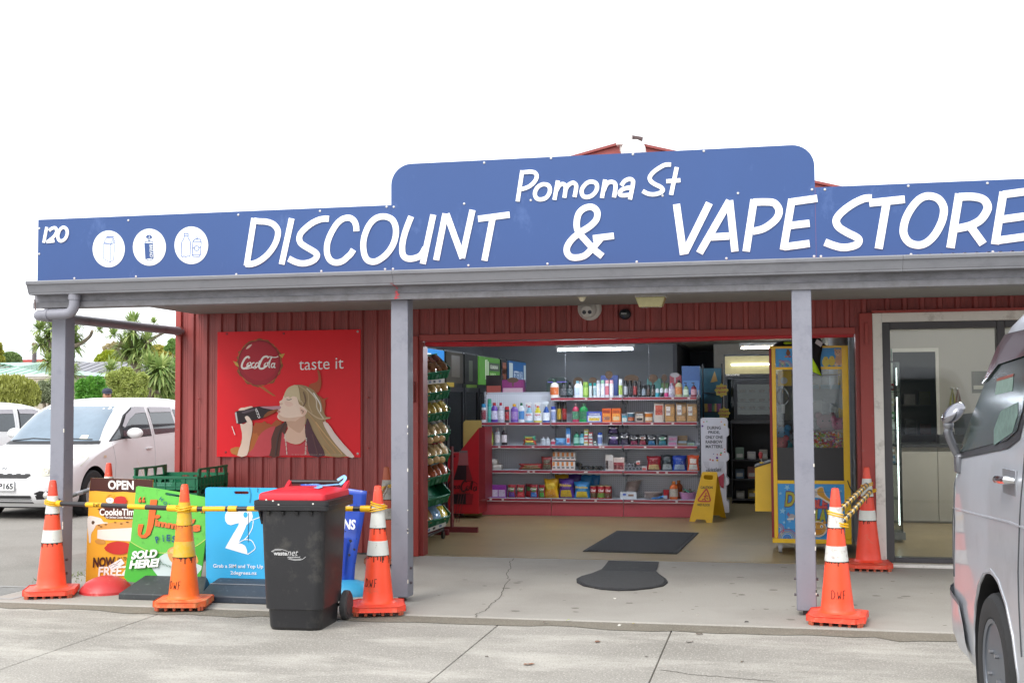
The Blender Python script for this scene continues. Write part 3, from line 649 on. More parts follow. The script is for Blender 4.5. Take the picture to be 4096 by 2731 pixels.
a.P([(537,1008),(543,1060),(552,1102),(580,1108),(640,1092),(700,1075),(790,1056),(860,1022),(922,988),(918,958),(800,950),(700,958),(620,985),(560,992)], '#2a1a1e', 2)
a.P([(760,955),(860,952),(940,948),(948,968),(920,984),(840,975)], '#b88a96', 2).P([(830,1000),(915,975),(918,990),(850,1030),(790,1052)], '#8d4a1e', 2).P([(600,1000),(700,975),(720,985),(620,1015)], '#5a4a52', 2).P([(537,1010),(550,1000),(565,1100),(552,1102)], '#c9c4c4')
a.P([(626,1050),(640,1037),(662,1045),(690,1090),(690,1120),(655,1100),(638,1075)], '#e8cfbf', 3)
for q in ([(722,975),(728,1000),(740,990)],[(730,1012),(740,1025),(752,1015)],[(738,1035),(750,1055),(765,1045)],[(726,968),(745,1005),(760,1050)]): a.S(q, .006, '#e6e0e0')
for i in range(5): a.S([(983+i*4,1200+i*38),(991+i*3,1206+i*38),(992+i*3,1230+i*38),(984+i*4,1226+i*38)],.005, '#d5d0c4', True, False)
for i in range(4): a.S([(1172-i*2,1232+i*40),(1180-i*2,1236+i*40),(1179-i*2,1262+i*40),(1171-i*2,1258+i*40)],.005, '#cfc8bb', True, False)
a.S([(510,1130),(537,1207)],.008, '#e9dcd8').T('© The cola company. All rights reserved.', 1045,1500,1379,1388, '#d8c4b8', -.01)
a.done()
for p in ((1637,282),(465,303),(975,300),(1637,1375),(455,1362)):
    q = spot(*P_(p), y=YP); MB(post).lathe([(.012,0),(.012,.002),(.0,.005)],10, c=q, M=Matrix.Rotation(R(90),3, 'X')).build('fixing', pm('#b9a9a4' if p[0] == 1637 else '#8d2a30', .5,.3), post)

# ------------------------------------------------------------------ fittings on the wall and roof
K_ = reg(2300,1150,.21259)
q = spot(*K_((278,395)), y=11.40)
t = thing('security_camera', 'round white two-lens security camera on the red wall above the doorway', 'security camera', q)
M_CW = pm('#c5c0bb', .45, var=.03); Mx = Matrix.Rotation(R(90),3, 'X')
MB().lathe([(.115,-.008),(.115,.015),(.10,.035),(.0,.04)],28, M=Mx).build('base', M_CW, t)
MB().ball((-.012,-.035,-.012),.085,.06,.085,24,12).build('eyeball', pm('#b9b4b0', .4, var=.03), t)
MB().lathe([(.055,0),(.055,.008),(.0,.01)],20, c=(-.014,-.088,-.035), M=Matrix.Rotation(R(105),3, 'X')).build('face_plate', M_CW, t)
for dx in (-.028,.026): MB().lathe([(.019,0),(.019,.006),(.0,.009)],14, c=(-.012+dx, -.094,-.04), M=Matrix.Rotation(R(105),3, 'X')).build('lens', pm('#16182c', .08), t)
q = spot(*K_((945,505)), y=11.40)
t = thing('door_sensor', 'small black oval sensor on the red wall beside the security camera', 'sensor', q)
MB().ball((0,-.015,0),.06,.05,.052,20,10).build('housing', pm('#22252a', .35), t)
mb = MB(); text(mb, 'MASCO', (-.03,-.066,-.004),(.02,-.066,-.004),(-.03,-.066,.012),.0005,.02); mb.build('lettering', pm('#cfcfcf', .5), t)
q = spot(*K_((1410,150)), y=8.98)
t = thing('bulkhead_floodlight', 'unlit box floodlight with yellowed lens hanging under the veranda beam', 'floodlight', (q.x, 9.05,2.30))
MB().frustum(-.115,.115,-.08,.08,-.022,-.105,.105,-.07,.07,.02).build('housing', pm('#b9b5b2', .5, dirt='#8d8880', dirt_amt=.4, dscale=30), t, bev=.004)
MB().frustum(-.085,.085,-.055,.055,-.095,-.112,.112,-.076,.076,-.0225).build('lens', pm('#b5ae7e', .15, var=.12, scale=18, spec=.6), t, bev=.006)
q = spot(*K_((133,125)), y=8.96)
t = thing('motion_detector', 'tiny cream dome under the veranda beam left of the floodlight', 'detector', (q.x, 8.96,2.284))
MB().ball((0,0,0),.028,.028,.032,14,8).build('dome', pm('#d6cfb4', .4), t); MB().cyl((0,0,-.002),(0,0,.003),.034).build('plate', pm('#c9c2ac', .5), t)
q = spot(945,900, y=11.36)
t = thing('switch_box', 'small red painted key switch box on the door jamb', 'switch box', (q.x-.02,11.36, q.z))
MB().box(-.06,.06,-.05,-.001,-.10,.10).build('case', pm('#8a3733', .45), t, bev=.006); MB().lathe([(.013,0),(.013,.006),(0,.008)],12, c=(0,-.05,-.01), M=Mx).build('key_barrel', pm('#d5d2c8', .3,.8), t)
MB().cyl((0,-.025,.10),(0,-.025,.42),.011).build('conduit', pm('#7a3430', .5), t)
q = spot(1434,328, y=11.42)
t = thing('roof_sensor', 'small white sensor box mounted at the peak of the red gable', 'sensor', q)
MB().box(-.075,.075,-.05,.05,-.03,.09).build('box', pm('#dcdcd8', .5), t, bev=.008); MB().box(-.04,.04,-.03,.03,-.09,-.0305).build('bracket', pm('#b9b5b0', .5), t); MB().cyl((0,.02,-.09),(0,.165,-.12),.018).build('arm', pm('#a9a5a0', .5), t)
q = spot(1455,345, y=11.2)
t = thing('vent_cowl', 'rounded white cowl standing behind the top of the blue sign', 'vent', (q.x, 11.2,2.62))
H_ = spot(1455,322, y=11.2).z-2.62
MB().lathe([(.12,.0),(.12, H_-.12),(.112, H_-.07),(.09, H_-.025),(.05, H_-.004),(.0, H_)],20).build('cowl', pm('#e6e6e2', .5, var=.04), t)
# ------------------------------------------------------------------ traffic cones and barrier poles
YEL = '#e2ac1c'
M_COL = pm('#d5d6d0', .45, var=.05, scale=20, dirt='#8f877c', dirt_amt=.12, dscale=26)
M_COLW = pm('#d2d2cc', .5, var=.08, scale=20, dirt='#8a5046', dirt_amt=.45, dscale=22)
M_COLY = pm('#d9a820', .5, var=.12, scale=12, dirt='#c9b070', dirt_amt=.6, dscale=9)
M_GRIME = pm('#35291f', .8)
def rad_at(z): return .026+(.90-z)/(.90-.075)*(.112-.026)
def cone(label, x, y, rz=0., z0=0., body='#fa5230', base='#f4523a', tip='#e8503a', col=M_COL, bands=((.645,.775),(.405,.508)), write=None, wa=-90, grime=1, seed=0, baked=None):
    random.seed(seed+50)
    t = thing('traffic_cone', label, 'traffic cone', (x, y, z0), rz, 'traffic cones round the shop front')
    mbody = pm(body, .42, var=.08, scale=8, dirt='#c9684e', dirt_amt=.15, dscale=9); mtip = pm(tip, .45, var=.06, scale=8, dirt='#f0b0a0', dirt_amt=.12, dscale=14)
    mbase = pm(base, .5, var=.10, scale=9, dirt=baked or '#d98670', dirt_amt=.35 if not baked else .8, dscale=11)
    h, c = .19,.055
    o8 = [(-h+c, -h),(h-c, -h),(h, -h+c),(h, h-c),(h-c, h),(-h+c, h),(-h, h-c),(-h, -h+c)]
    mb = MB().prism([(a, b, .028) for a, b in o8],(0,0,.034)); mb.frustum(-.15,.15,-.15,.15,.0622,-.118,.118,-.118,.118,.070)
    mb.build('base', mbase, t, bev=.006)
    mb = MB()
    for i in range(6):
        k = -.15+i*.06
        for px, py in ((k, -.165),(k, .165),(-.165, k),(.165, k)): mb.cyl((px, py, 0),(px, py, .029),.011,.014,8)
    mb.build('feet', pm('#b5573c', .6), t)
    zs = [.0702,.085,.10]+[.1+i*.05 for i in range(1,13)]
    mb = MB().lathe([(rad_at(.075)+.018,.0702),(rad_at(.08)+.004,.082)]+[(rad_at(z), z) for z in (.09,.15,.2,.3,.4,.5,.6,.7,.79)],28); mb.build('body', mbody, t)
    MB().lathe([(rad_at(.79)+.0015,.775),(rad_at(.80)+.001,.80),(rad_at(.88),.88),(rad_at(.9)-.002,.898),(rad_at(.9)-.008,.902),(.012,.902),(.011,.88)],24).build('tip', mtip, t)
    for (a, b) in bands:
        MB().lathe([(rad_at(a), a),(rad_at(a)+.0025, a+.001),(rad_at(b)+.0025, b-.001),(rad_at(b), b)],28).build('reflective_collar', col, t)
    if grime:
        mb = MB()
        for (a, b) in bands:
            n_ = 72
            for i in range(n_):
                q0, q1 = 6.2832*i/n_, 6.2832*(i+1)/n_; dz = random.choice((.0,.002,.004,.006,.010)) + (random.uniform(.01,.05) if random.random() < .07*grime else 0)
                r0, r1 = rad_at(a)+.0032, rad_at(a-dz)+.0012
                mb.add([(r0*math.cos(q0), r0*math.sin(q0), a+.003),(r0*math.cos(q1), r0*math.sin(q1), a+.003),(r1*math.cos(q1), r1*math.sin(q1), a-dz),(r1*math.cos(q0), r1*math.sin(q0), a-dz)],[(0,1,2,3)])
        mb.build('grime_marks', M_GRIME, t)
    if write:
        mb = MB(); ang0, zz, hh, strokes = write
        for s in strokes:
            P = [Vector(((rad_at(zz+v*hh)+.0018)*math.cos(R(ang0)+u*hh/.1),(rad_at(zz+v*hh)+.0018)*math.sin(R(ang0)+u*hh/.1), zz+v*hh)) for u, v in s]
            P = [P[i].lerp(P[i+1], k/3) for i in range(len(P)-1) for k in range(3)]+[P[-1]]
            mb.tube(P, .0022,5)
        mb.build('handwriting', pm('#3b1a18', .7), t)
    return t
DWF = [[(-1.5,1),(-1.5,0),(-1.0,.05),(-.75,.4),(-.8,.75),(-1.2,1),(-1.5,1)],[(-.45,.05),(-.42,.0)],[(-.2,.85),(-.05,0),(.15,.5),(.35,0),(.6,.95)],[(.8,.05),(.83,0)],[(1.1,1),(1.05,0)],[(1.1,1),(1.6,1.0)],[(1.08,.5),(1.45,.52)]]
DWF = [[(u*.55, v) for u, v in s] for s in DWF]
zf = 0.
gq = lambda px, py, z=0: spot(px, py, z=z)
cL = gq(118,1367, zf); c2 = gq(422,1393, zf); cR = gq(868,1401, zf+.01); cF = gq(1924,1428, zf); cB = gq(1995,1306); cK = gq(888,1295)
cX = spot(250,1063, z=.9)
cone('orange cone with white bands, leftmost in the row, beside the drain grate', cL.x, cL.y, R(24), zf, bands=((.64,.78),(.415,.515)), body='#fb5434', grime=1.6, seed=1)
t2 = cone('faded cone with dirty yellow bands in front of the green pies sign', c2.x, c2.y, R(14), zf, body='#ee6a1c', base='#e86030', tip='#f0552c', col=M_COLY, bands=((.60,.77),(.37,.485)), baked='#b59a6a', grime=2.5, seed=2, write=(-90-28,.145,.055, DWF))
MB().lathe([(rad_at(.6)+.0005,.4855),(rad_at(.49)+.0012,.487),(rad_at(.59)+.0012,.598),(rad_at(.6)+.0005,.5995)],28).build('faded_collar', pm('#e0801e', .5, var=.15, scale=9, dirt='#ee5c34', dirt_amt=.8, dscale=5), t2)
cone('cone with D.W.F written on it, standing right of the black bin', cR.x, cR.y, R(20), zf, bands=((.60,.77),(.405,.51)), seed=3, grime=1.6, write=(-90-20-14,.19,.055, DWF))
cone('cone with D.W.F on it and a patched upper band, by the right post', cF.x, cF.y, R(-8), zf, bands=((.635,.775),(.41,.515)), col=M_COLW, seed=4, write=(-88+8,.17,.055, DWF))
cone('orange cone against the wall between the claw machine and the glass door', cB.x, cB.y, R(3),0, bands=((.64,.80),(.43,.52)), seed=5, body='#e8432a', base='#d84a34')
cone('old dull orange cone at the wall, half hidden by the middle veranda post', cK.x, cK.y, R(12),0, body='#b3492c', base='#9c4a34', tip='#a8502f', col=pm('#a9a49c', .5, var=.12, dirt='#6d655c', dirt_amt=.6, dscale=14), bands=((.60,.78),(.42,.52)), seed=6, baked='#8a6a50')
cone('orange cone behind the yellow OPEN sign with only its tip showing', cX.x, cX.y, R(30),0, seed=7, bands=((.60,.765),(.4,.5)))
M_PY = pm('#e6b012', .4, var=.08, scale=12); M_PB = pm('#2a292c', .4, var=.1, scale=12); M_PD = pm('#4a3524', .5, var=.2, scale=20)
def pole(label, p0, p1, secs, r=.019, yel=M_PY, blk=M_PB, loops=(True, True), looprad=(.045,.045)):
    p0, p1 = Vector(p0), Vector(p1); d = (p1-p0); n_ = d.normalized()
    t = thing('barrier_pole', label, 'barrier pole', (p0+p1)/2,0, 'striped poles linking the cones')
    f = 0
    tot = sum(abs(s[1]) for s in secs)
    for s in secs:
        a = p0+d*(f/tot); f += s[1]; b = p0+d*(f/tot)
        MB(t).cyl(a, b, r*(s[2] if len(s) > 2 else 1), n=14).build('yellow_section' if s[0] == 'y' else 'black_section', yel if s[0] == 'y' else blk, t, sharp=.5)
    for k, (p, sg) in enumerate(((p0,-1),(p1,1))):
        if not loops[k]: continue
        hz = Vector((n_.x, n_.y, 0)).normalized(); rr = looprad[k]; c = p+hz*sg*(rr+.004)
        for dz in (-.008,.008):
            mb = MB(t).tube([c+Vector((math.cos(6.2832*i/22)*(rr+.004), math.sin(6.2832*i/22)*(rr+.004), dz+sg*.012*math.cos(6.2832*i/22))) for i in range(22)],.0055,7, True); mb.build('loop', M_PY, t)
    return t
zl = spot(125,1155, y=cL.y).z; z2 = spot(420,1168, y=c2.y).z; z3 = spot(868,1168, y=cR.y).z
V_ = lambda c, z: Vector((c.x, c.y, z))
def between(a, b, za, zb, r0=.052, r1=.052):
    a, b = V_(a, za), V_(b, zb); h = Vector(((b-a).x, (b-a).y, 0)).normalized(); return a+h*r0, b-h*r1
p, q = between(cL, c2, zl, z2); pl = pole('black and yellow pole between the leftmost cone and the faded yellow-banded cone', p, q, (('y', 40,1.25),('b', 235),('y', 145),('b', 240),('y', 155),('b', 195),('y', 90,1.3)), looprad=(.052,.054))
# initials pencilled on the pole
mb = MB(pl); dd = (q-p); 
for s in DWF: mb.tube([p+dd*(.345+.03*u)+Vector((0,-.0205,-.010+.024*v)) for u, v in s],.002,5)
mb.build('handwriting', pm('#2f2416', .7), pl)
p, q = between(c2, cR, z2, z3); pole('yellow and black pole running behind the black bin to the cone on its right', p, q, (('y', 58,1.25),('b', 47),('y', 195),('b', 25),('y', 75,1.2),('b', 90),('y', 300),('b', 200),('y', 390),('b', 60),('y', 85,1.25)), looprad=(.054,.054))
p, q = between(cR, cK, z3+.03, spot(884,1118, y=cK.y).z, .05,.05); pole('dark grubby pole running back from the cone by the bin to the wall cone', p, q, [('y' if i % 2 else 'b', 1) for i in range(18)], yel=pm('#8a6a22', .5, var=.2), blk=M_PD)
zb1 = spot(1980,1113, y=cB.y).z; zb2 = spot(1980,1128, y=cB.y).z
p, q = between(cF, cB, spot(1920,1180, y=cF.y).z, zb1); pole('upper of the two striped poles between the two cones by the right post', p, q, [('y' if i % 2 else 'b', 1) for i in range(21)], r=.022)
p, q = between(cF, cB, spot(1920,1196, y=cF.y).z-.02, zb2); pole('lower of the two striped poles between the two cones by the right post', p+Vector((.03,0,0)), q+Vector((.03,0,0)),[('y' if i % 2 else 'b', 1) for i in range(19)], r=.022)
p, q = between(cL, cX, zl+.01, spot(250,1110, y=cX.y).z); pole('pole running back from the leftmost cone behind the grey post', p, q, [('y' if i % 2 else 'b', 1) for i in range(9)], yel=pm('#a9a9b0', .5), blk=M_PB)

# ------------------------------------------------------------------ wheelie bin
def rrect(w, d, r, z, n=5, cx=0, cy=0):
    o = []
    for (sx, sy, a0) in ((1,-1,-90),(1,1,0),(-1,1,90),(-1,-1,180)):
        for i in range(n+1):
            a = R(a0+90*i/n); o.append(Vector((cx+sx*(w/2-r)+r*math.cos(a), cy+sy*(d/2-r)+r*math.sin(a), z)))
    return o
def loft(mb, rings, cap0=True, cap1=True):
    n = len(rings[0]); o = [p for r in rings for p in r]
    fs = [(i*n+j, i*n+(j+1) % n, (i+1)*n+(j+1) % n, (i+1)*n+j) for i in range(len(rings)-1) for j in range(n)]
    if cap0: fs.append(tuple(range(n))[::-1])
    if cap1: fs.append(tuple(range((len(rings)-1)*n, len(rings)*n)))
    return mb.add(o, fs)
bf = spot(668,1449, z=-.012)
BX, BY = bf.x, bf.y+.235
t = thing('wheelie_bin', 'black wheelie bin with bright red lid standing in front of the blue sign', 'wheelie bin', (BX, BY, -.0115), R(2))
M_BIN = pm('#212124', .42, var=.10, scale=5, dirt='#45433f', dirt_amt=.3, dscale=4.5, bump=.06, bscale=120, spec=.5)
mb = MB(); loft(mb, [rrect(.355,.40,.07,.0), rrect(.365,.43,.07,.02), rrect(.375,.45,.07,.13), rrect(.378,.455,.07,.138), rrect(.405,.462,.065,.142), rrect(.425,.49,.06,.45), rrect(.445,.515,.05,.80, cy=.005), rrect(.452,.52,.05,.83, cy=.005)])
body = mb.build('body', M_BIN, t, sharp=.45)
mb = MB(); loft(mb, [rrect(.455,.525,.03,.792, cy=.005), rrect(.525,.565,.03,.800, cy=.005), rrect(.525,.57,.03,.828, cy=.005), rrect(.520,.565,.03,.831, cy=.005), rrect(.525,.57,.03,.835, cy=.005), rrect(.525,.57,.03,.862, cy=.005), rrect(.50,.55,.03,.866, cy=.005)]); mb.build('rim', M_BIN, t, sharp=.35)
for i in range(4): MB().frustum(-.16+i*.1-.008,-.16+i*.1+.008,-.262,-.255,.765,-.16+i*.1-.012,-.16+i*.1+.012,-.275,-.255,.792).build('rib', M_BIN, t)
MB().prism([(-.228,-.24,.792),(-.228,-.18,.792),(-.222,-.20,.70)],(-.012,0,0)).build('lift_comb', M_BIN, t)
M_LID = pm('#d22b38', .38, var=.06, scale=8, dirt='#a83a40', dirt_amt=.25, dscale=6, spec=.5)
mb = MB(); loft(mb, [rrect(.468,.545,.03,.8665, cy=.008), rrect(.470,.548,.03,.875, cy=.008), rrect(.468,.54,.03,.902, cy=.008), rrect(.45,.52,.04,.912, cy=.01), rrect(.38,.42,.08,.922, cy=.02), rrect(.33,.36,.08,.930, cy=.02), rrect(.28,.30,.08,.931, cy=.02)])
lid = mb.build('lid', M_LID, t, sharp=.5)
for sx in (-1,1): MB().prism([(sx*.20,.20,.915),(sx*.20,.27,.905),(sx*.20,.315,.945),(sx*.20,.30,.965),(sx*.20,.27,.955)],(sx*.025,0,0)).build('hinge_arm', M_LID, lid)
MB().cyl((-.215,.295,.950),(.215,.295,.950),.0155, n=12).build('handle', M_BIN, t)
for sx in (-1,1):
    wh = MB().lathe([(.045,-.022),(.062,-.024),(.068,-.02),(.088,-.024),(.10,-.016),(.102,0),(.10,.016),(.088,.024),(.068,.02),(.062,.024),(.045,.022)],30, c=(sx*.222,.235,.102), M=Matrix.Rotation(R(90),3, 'Y')).build('wheel', pm('#3a3a3b', .6, var=.12, dirt='#5f5b54', dirt_amt=.4, dscale=18), t, sharp=.4)
    MB().lathe([(.0,-.018),(.02,-.02),(.044,-.012),(.045,.012),(.02,.02),(.0,.018)],20, c=(sx*.222,.235,.102), M=Matrix.Rotation(R(90),3, 'Y')).build('hub', pm('#2c2c2d', .55), wh)
MB().cyl((-.2,.235,.102),(.2,.235,.102),.012).build('axle', pm('#3c3a39', .5,.6), t)
mb = MB(); fy = lambda z: -.235-.0125*(z-.142)/.66*2-.0024
def bt(s, x0, x1, z0, z1, b, sh): text(mb, s, (x0, fy(z0), z0),(x1, fy(z0), z0),(x0, fy(z1), z1),.001, b, sh)
bt('waste', -.125,-.03,.500,.525,.03,0); bt('net', -.028,.048,.500,.533,.0,.35); bt('southland', -.028,.062,.486,.497,.02,.3)
for pts in ([(-.14,.525),(-.11,.540),(-.07,.541),(-.025,.528)],[(-.135,.522),(-.11,.534),(-.07,.535)],[(-.025,.480),(.02,.470),(.07,.475),(.10,.494)],[(-.015,.483),(.03,.476),(.07,.481)]):
    ribbon(mb, [(x, fy(z), z) for x, z in pts],.0028,(0,-1,0),0, lift=.0012)
mb.build('lettering', pm('#b9b9b9', .5), t)
rb = MB(); pts = [(.14,.285,.965),(.17,.30,.985),(.185,.295,.99),(.2,.28,.98),(.19,.26,.955),(.17,.24,.935),(.12,.10,.936),(.10,.02,.937),(.13,-.06,.935),(.12,-.12,.932)]
ribbon(rb, pts[:6],.02,(0,-1,.4),0); ribbon(rb, pts[5:],.035,(.1,-.2,1),0, lift=.006); ribbon(rb, [(.10,.0,.952),(.06,.01,.953),(.05,-.02,.952)],.03,(0,0,1),0, lift=.004)
ob = rb.build('plastic_strap', pm('#7fb3e2', .5, var=.2, scale=40), t)
for x, y_, z in ((-.17,-.272,.868),(-.12,-.279,.862),(-.08,-.280,.838),(.16,-.280,.845)): MB().ball((x, y_, z),.007,.004,.006,6,4).build('bird_dropping', pm('#d9d6ce', .9), t)

# ------------------------------------------------------------------ the footed signs behind the pole
Q_ = reg(330,1880,.34435)
# yellow cookie sign
yb = gq(250,1352,0); yy0 = yb.y
t = thing('cookie_sign', 'yellow OPEN cookie sign with brown top and round red base behind the grey post', 'footed sign', (yb.x, yy0,0))
MB(t).prism([spot(*Q_(p), y=yy0) for p in [(97,88),(818,111),(790,700),(745,1255),(540,1262),(500,1285),(130,1270),(35,1330),(52,800),(78,240)]],(0,.008,0)).build('panel', pm('#efae33', .38, var=.05, scale=3), t)
a = Art(t, Q_, yy0)
a.P([(97,88),(818,111),(812,262),(700,250),(600,258),(480,248),(350,254),(220,243),(150,238),(80,242)], '#4b2a25').T('OPEN', 296,595,115,222, '#efece6', .035,0,5)
a.P([(66,535),(150,540),(215,560),(245,600),(300,615),(240,700),(170,670),(160,640),(130,690),(100,740),(95,830),(78,840),(70,760),(58,640)], '#e6e0d8', 3).P([(105,600),(120,585),(142,598),(130,625),(110,625)], '#5f4a38', 3)
a.P([(150,655),(175,630),(330,610),(480,595),(640,588),(640,660),(500,672),(330,680),(175,690)], '#d9a05a', 3).P([(175,690),(500,672),(640,662),(640,830),(500,820),(250,810),(170,790)], '#e9e2d6').P([(150,810),(250,805),(260,855),(180,855),(150,835)], '#cf944c', 3)
for x, y_ in ((190,640),(270,630),(380,606),(450,620),(520,602),(215,655)): a.P(ell(x, y_, 16,7,9), '#6d4426')
a.P([(240,520),(200,510),(190,460),(205,440),(620,430),(620,560),(400,565),(280,560)], '#5a2f28', 2).T('CookieTim', 196,600,443,526, '#f3efe8', .03).T('For Serious Cookie Munchers', 268,585,528,556, '#f3efe8', .02,.2,8)
a.S([(270,330),(290,290),(330,275),(370,300)],.012, '#d9a93c').P(ell(318,350,48,36,22), '#eceae4').S(ell(318,350,50,38,22),.006, '#c98a20', True).S([(318,330),(318,352),(335,348)],.004, '#3a55a0')
a.P(jag(420,900,160,75,.06,30)+[], '#c33a34').P(jag(440,350,75,50,.1,26), '#c33a34')
a.T('NOW', 118,380,1010,1130, '#4b2420', .045,.1,-8).T('IN THE', 405,560,1010,1050, '#4b2420', .03,.1,-5).T('FREEZER', 180,690,1120,1232, '#f1ede6', .03,.1,-14)
a.P([(300,1110),(450,1022),(490,1080),(335,1170)], '#e9e6e4').S([(318,1115),(360,1090),(380,1095),(440,1050)],.003, '#4a4a4a').S([(340,1135),(400,1100),(415,1100)],.003, '#4a4a4a')
a.done()
r_b = (spot(*Q_((545,1340)), y=yb.y-.15)-spot(*Q_((5,1340)), y=yb.y-.15)).length/2
MB().lathe([(r_b, .0),(r_b, .02),(r_b*.93,.045),(r_b*.75,.085),(r_b*.5,.112),(r_b*.36,.12),(r_b*.34,.118),(r_b*.25,.128),(r_b*.23,.126),(.0,.135)],36, c=(spot(*Q_((275,1340)), y=yb.y-.15).x-yb.x, -.15,0)).build('base', pm('#c03a3c', .42, var=.08, scale=8, dirt='#d98078', dirt_amt=.2, dscale=9), t, sharp=.5)
MB().box(.33-.015-.33,.345-.33,.0082,.03,.02,.9).build('pole', pm('#8d8d90', .4,.6), t)
# green pies sign
gb = gq(355,1370,0); gy0 = gb.y+.06
t = thing('pies_sign', 'green pies sign with slanted top and black base behind the faded cone', 'footed sign', (gb.x, gy0,0))
MB(t).ring_prism([spot(*Q_(p), y=gy0) for p in [(622,195),(640,185),(820,205),(1100,250),(1420,312),(1430,330),(1432,800),(1395,1090),(1357,1312),(700,1312),(520,1290),(482,1240),(560,800)]],
                 [[spot(*Q_(p), y=gy0) for p in [(958,268),(975,258),(1125,285),(1130,305),(1110,312),(970,290)]]],(0,.012,0)).build('panel', pm('#62bc4a', .4, var=.08, scale=5, dirt='#4a8a3a', dirt_amt=.2, dscale=14), t)
a = Art(t, Q_, gy0)
a.P([(548,822),(640,880),(760,935),(900,958),(1050,955),(1200,930),(1330,872),(1430,800),(1395,1090),(1357,1312),(700,1312),(520,1290),(482,1240)], '#4aa83c')
a.P([(800,1130),(900,1000),(1000,935),(1385,1110),(1380,1150),(1250,1312),(940,1312)], '#c3d2d0').P([(985,960),(1010,905),(1080,885),(1200,910),(1300,960),(1340,1030),(1330,1080),(1200,1110),(1040,1070)], '#d09a5c', 3).P([(1010,930),(1080,900),(1180,920),(1150,960),(1050,970)], '#dfb580', 3)
a.S([(548,822),(640,880),(760,935),(900,958),(1050,955),(1200,930),(1330,872),(1430,800)],.006, '#b9cf6a')
for off, c in (((8,8), '#4d5b2c'),((0,0), '#dd6a35')):
    D2 = lambda pts: [(x+off[0], y_+off[1]) for x, y_ in pts]
    a.P(D2([(788,340),(868,340),(850,480),(820,650),(785,745),(735,785),(680,785),(645,750),(640,690),(650,625),(708,625),(690,700),(680,740),(705,755),(735,720),(755,620),(770,480)]), c)
    a.P(D2([(835,545),(850,520),(880,515),(903,530),(890,550),(860,560)]), c, 2)
    a.T('imm', 838+off[0],1100+off[0],565+off[1],645+off[1], c, .05,.1,40); a.T('y', 1105+off[0],1190+off[0],610+off[1],730+off[1], c, .05,.1); a.P(D2([(1275,570),(1310,565),(1290,615),(1265,620)]), c); a.T('s', 1272+off[0],1370+off[0],632+off[1],712+off[1], c, .07,.1)
    for x in (650,692): a.P(D2([(x+20,305),(x, 340),(x, 370),(x+30,370),(x+30,340),(x+15,338),(x+30,312)]), c)
    for x in (1365,1395): a.P(D2([(x, 470),(x+22,475),(x+20,490),(x+8,495),(x+10,485),(x, 482)]), c)
B1 = '#234f78'
for ch, x, y_, an, wd in (('H', 915,335,38,38),('O', 960,382,42,40),('M', 1020,418,30,50),('E', 1075,435,15,30)):
    yv = a.yy(); a.mb.mat(pm(B1,.4, var=.02)); ca, sa = math.cos(R(an)), math.sin(R(an)); f = lambda u, v: spot(*Q_((x+ca*u-sa*v, y_+sa*u+ca*v)), y=yv)
    text(a.mb, ch, f(-wd/2,20), f(wd/2,20), f(-wd/2,-20),.0001,.02)
for ch, x, y_, an, wd in (('P', 868,805,-14,40),('I', 937,790,-6,10),('E', 998,785,2,44),('S', 1062,798,8,46)):
    yv = a.yy(); a.mb.mat(pm(B1,.4, var=.02)); ca, sa = math.cos(R(an)), math.sin(R(an)); f = lambda u, v: spot(*Q_((x+ca*u-sa*v, y_+sa*u+ca*v)), y=yv)
    text(a.mb, ch, f(-wd/2,38), f(wd/2,38), f(-wd/2,-38),.0001,.03)
for o_, c in ((8, '#2f5a2a'),(0, '#f2f1ec')):
    a.T('SOLD', 565+o_, 868+o_, 940+o_, 1036+o_, c, .05,.2,-26); a.T('HERE!', 540+o_, 892+o_, 1045+o_, 1145+o_, c, .05,.2,-26)
a.T('"Jimmy\'s', 890,1100,1050,1100, '#3f6a52', .0,.3,70)
a.done()
p0 = spot(*Q_((415,1505)), y=gy0-.22); p1 = spot(*Q_((1400,1505)), y=gy0-.22)
xa, xb = p0.x-gb.x, p1.x-gb.x
M_FOOT = pm('#34383a', .5, var=.15, scale=12, dirt='#5d665f', dirt_amt=.2, dscale=25)
mb = MB(); mb.add([(xa, -.22,.0),(xb, -.22,.0),(xb-.03,.2,0),(xa+.05,.2,0),(xa, -.22,.045),(xb, -.22,.045),(xb-.07,-.02,.155),(xa+.11,-.02,.155),(xb-.07,.03,.155),(xa+.11,.03,.155),(xb-.03,.2,.045),(xa+.05,.2,.045)],[(0,1,5,4),(4,5,6,7),(7,6,8,9),(9,8,10,11),(11,10,2,3),(0,3,2,1),(0,4,7,9,11,3),(1,2,10,8,6,5)])
mb.build('base', M_FOOT, t, bev=.006)
# sky blue sim card sign
Z_ = reg(700,1800,.44638)
bb = gq(560,1385,0); by0 = bb.y+.2
t = thing('sim_sign', 'sky blue sign with a white figure 2 and black base behind the bin', 'footed sign', (bb.x, by0,0))
pl = [(270,360),(276,340),(295,331),(900,338),(922,345),(930,365),(925,800),(915,1235),(300,1222),(284,1212),(280,1195)]
M_SKY = pm('#35aade', .36, var=.04, scale=3)
MB(t).ring_prism([spot(*Z_(p), y=by0) for p in pl],[[spot(*Z_(p), y=by0) for p in [(527,378),(537,366),(652,367),(663,379),(652,393),(538,392)]]],(0,.012,0)).build('panel', M_SKY, t, bev=.002)
a = Art(t, Z_, by0); W2 = '#e9ecef'
a.P([(447,600),(452,570),(470,540),(505,515),(560,503),(620,508),(665,528),(690,558),(697,595),(688,622),(665,650),(640,668),(628,700),(600,760),(568,832),(600,838),(628,855),(643,890),(650,933),(600,920),(450,875),(470,838),(520,752),(552,700),(570,668),(572,652),(540,655),(497,670),(470,660),(453,635)], W2)
a.P(ell(632,578,20,26,16), '#35aade')
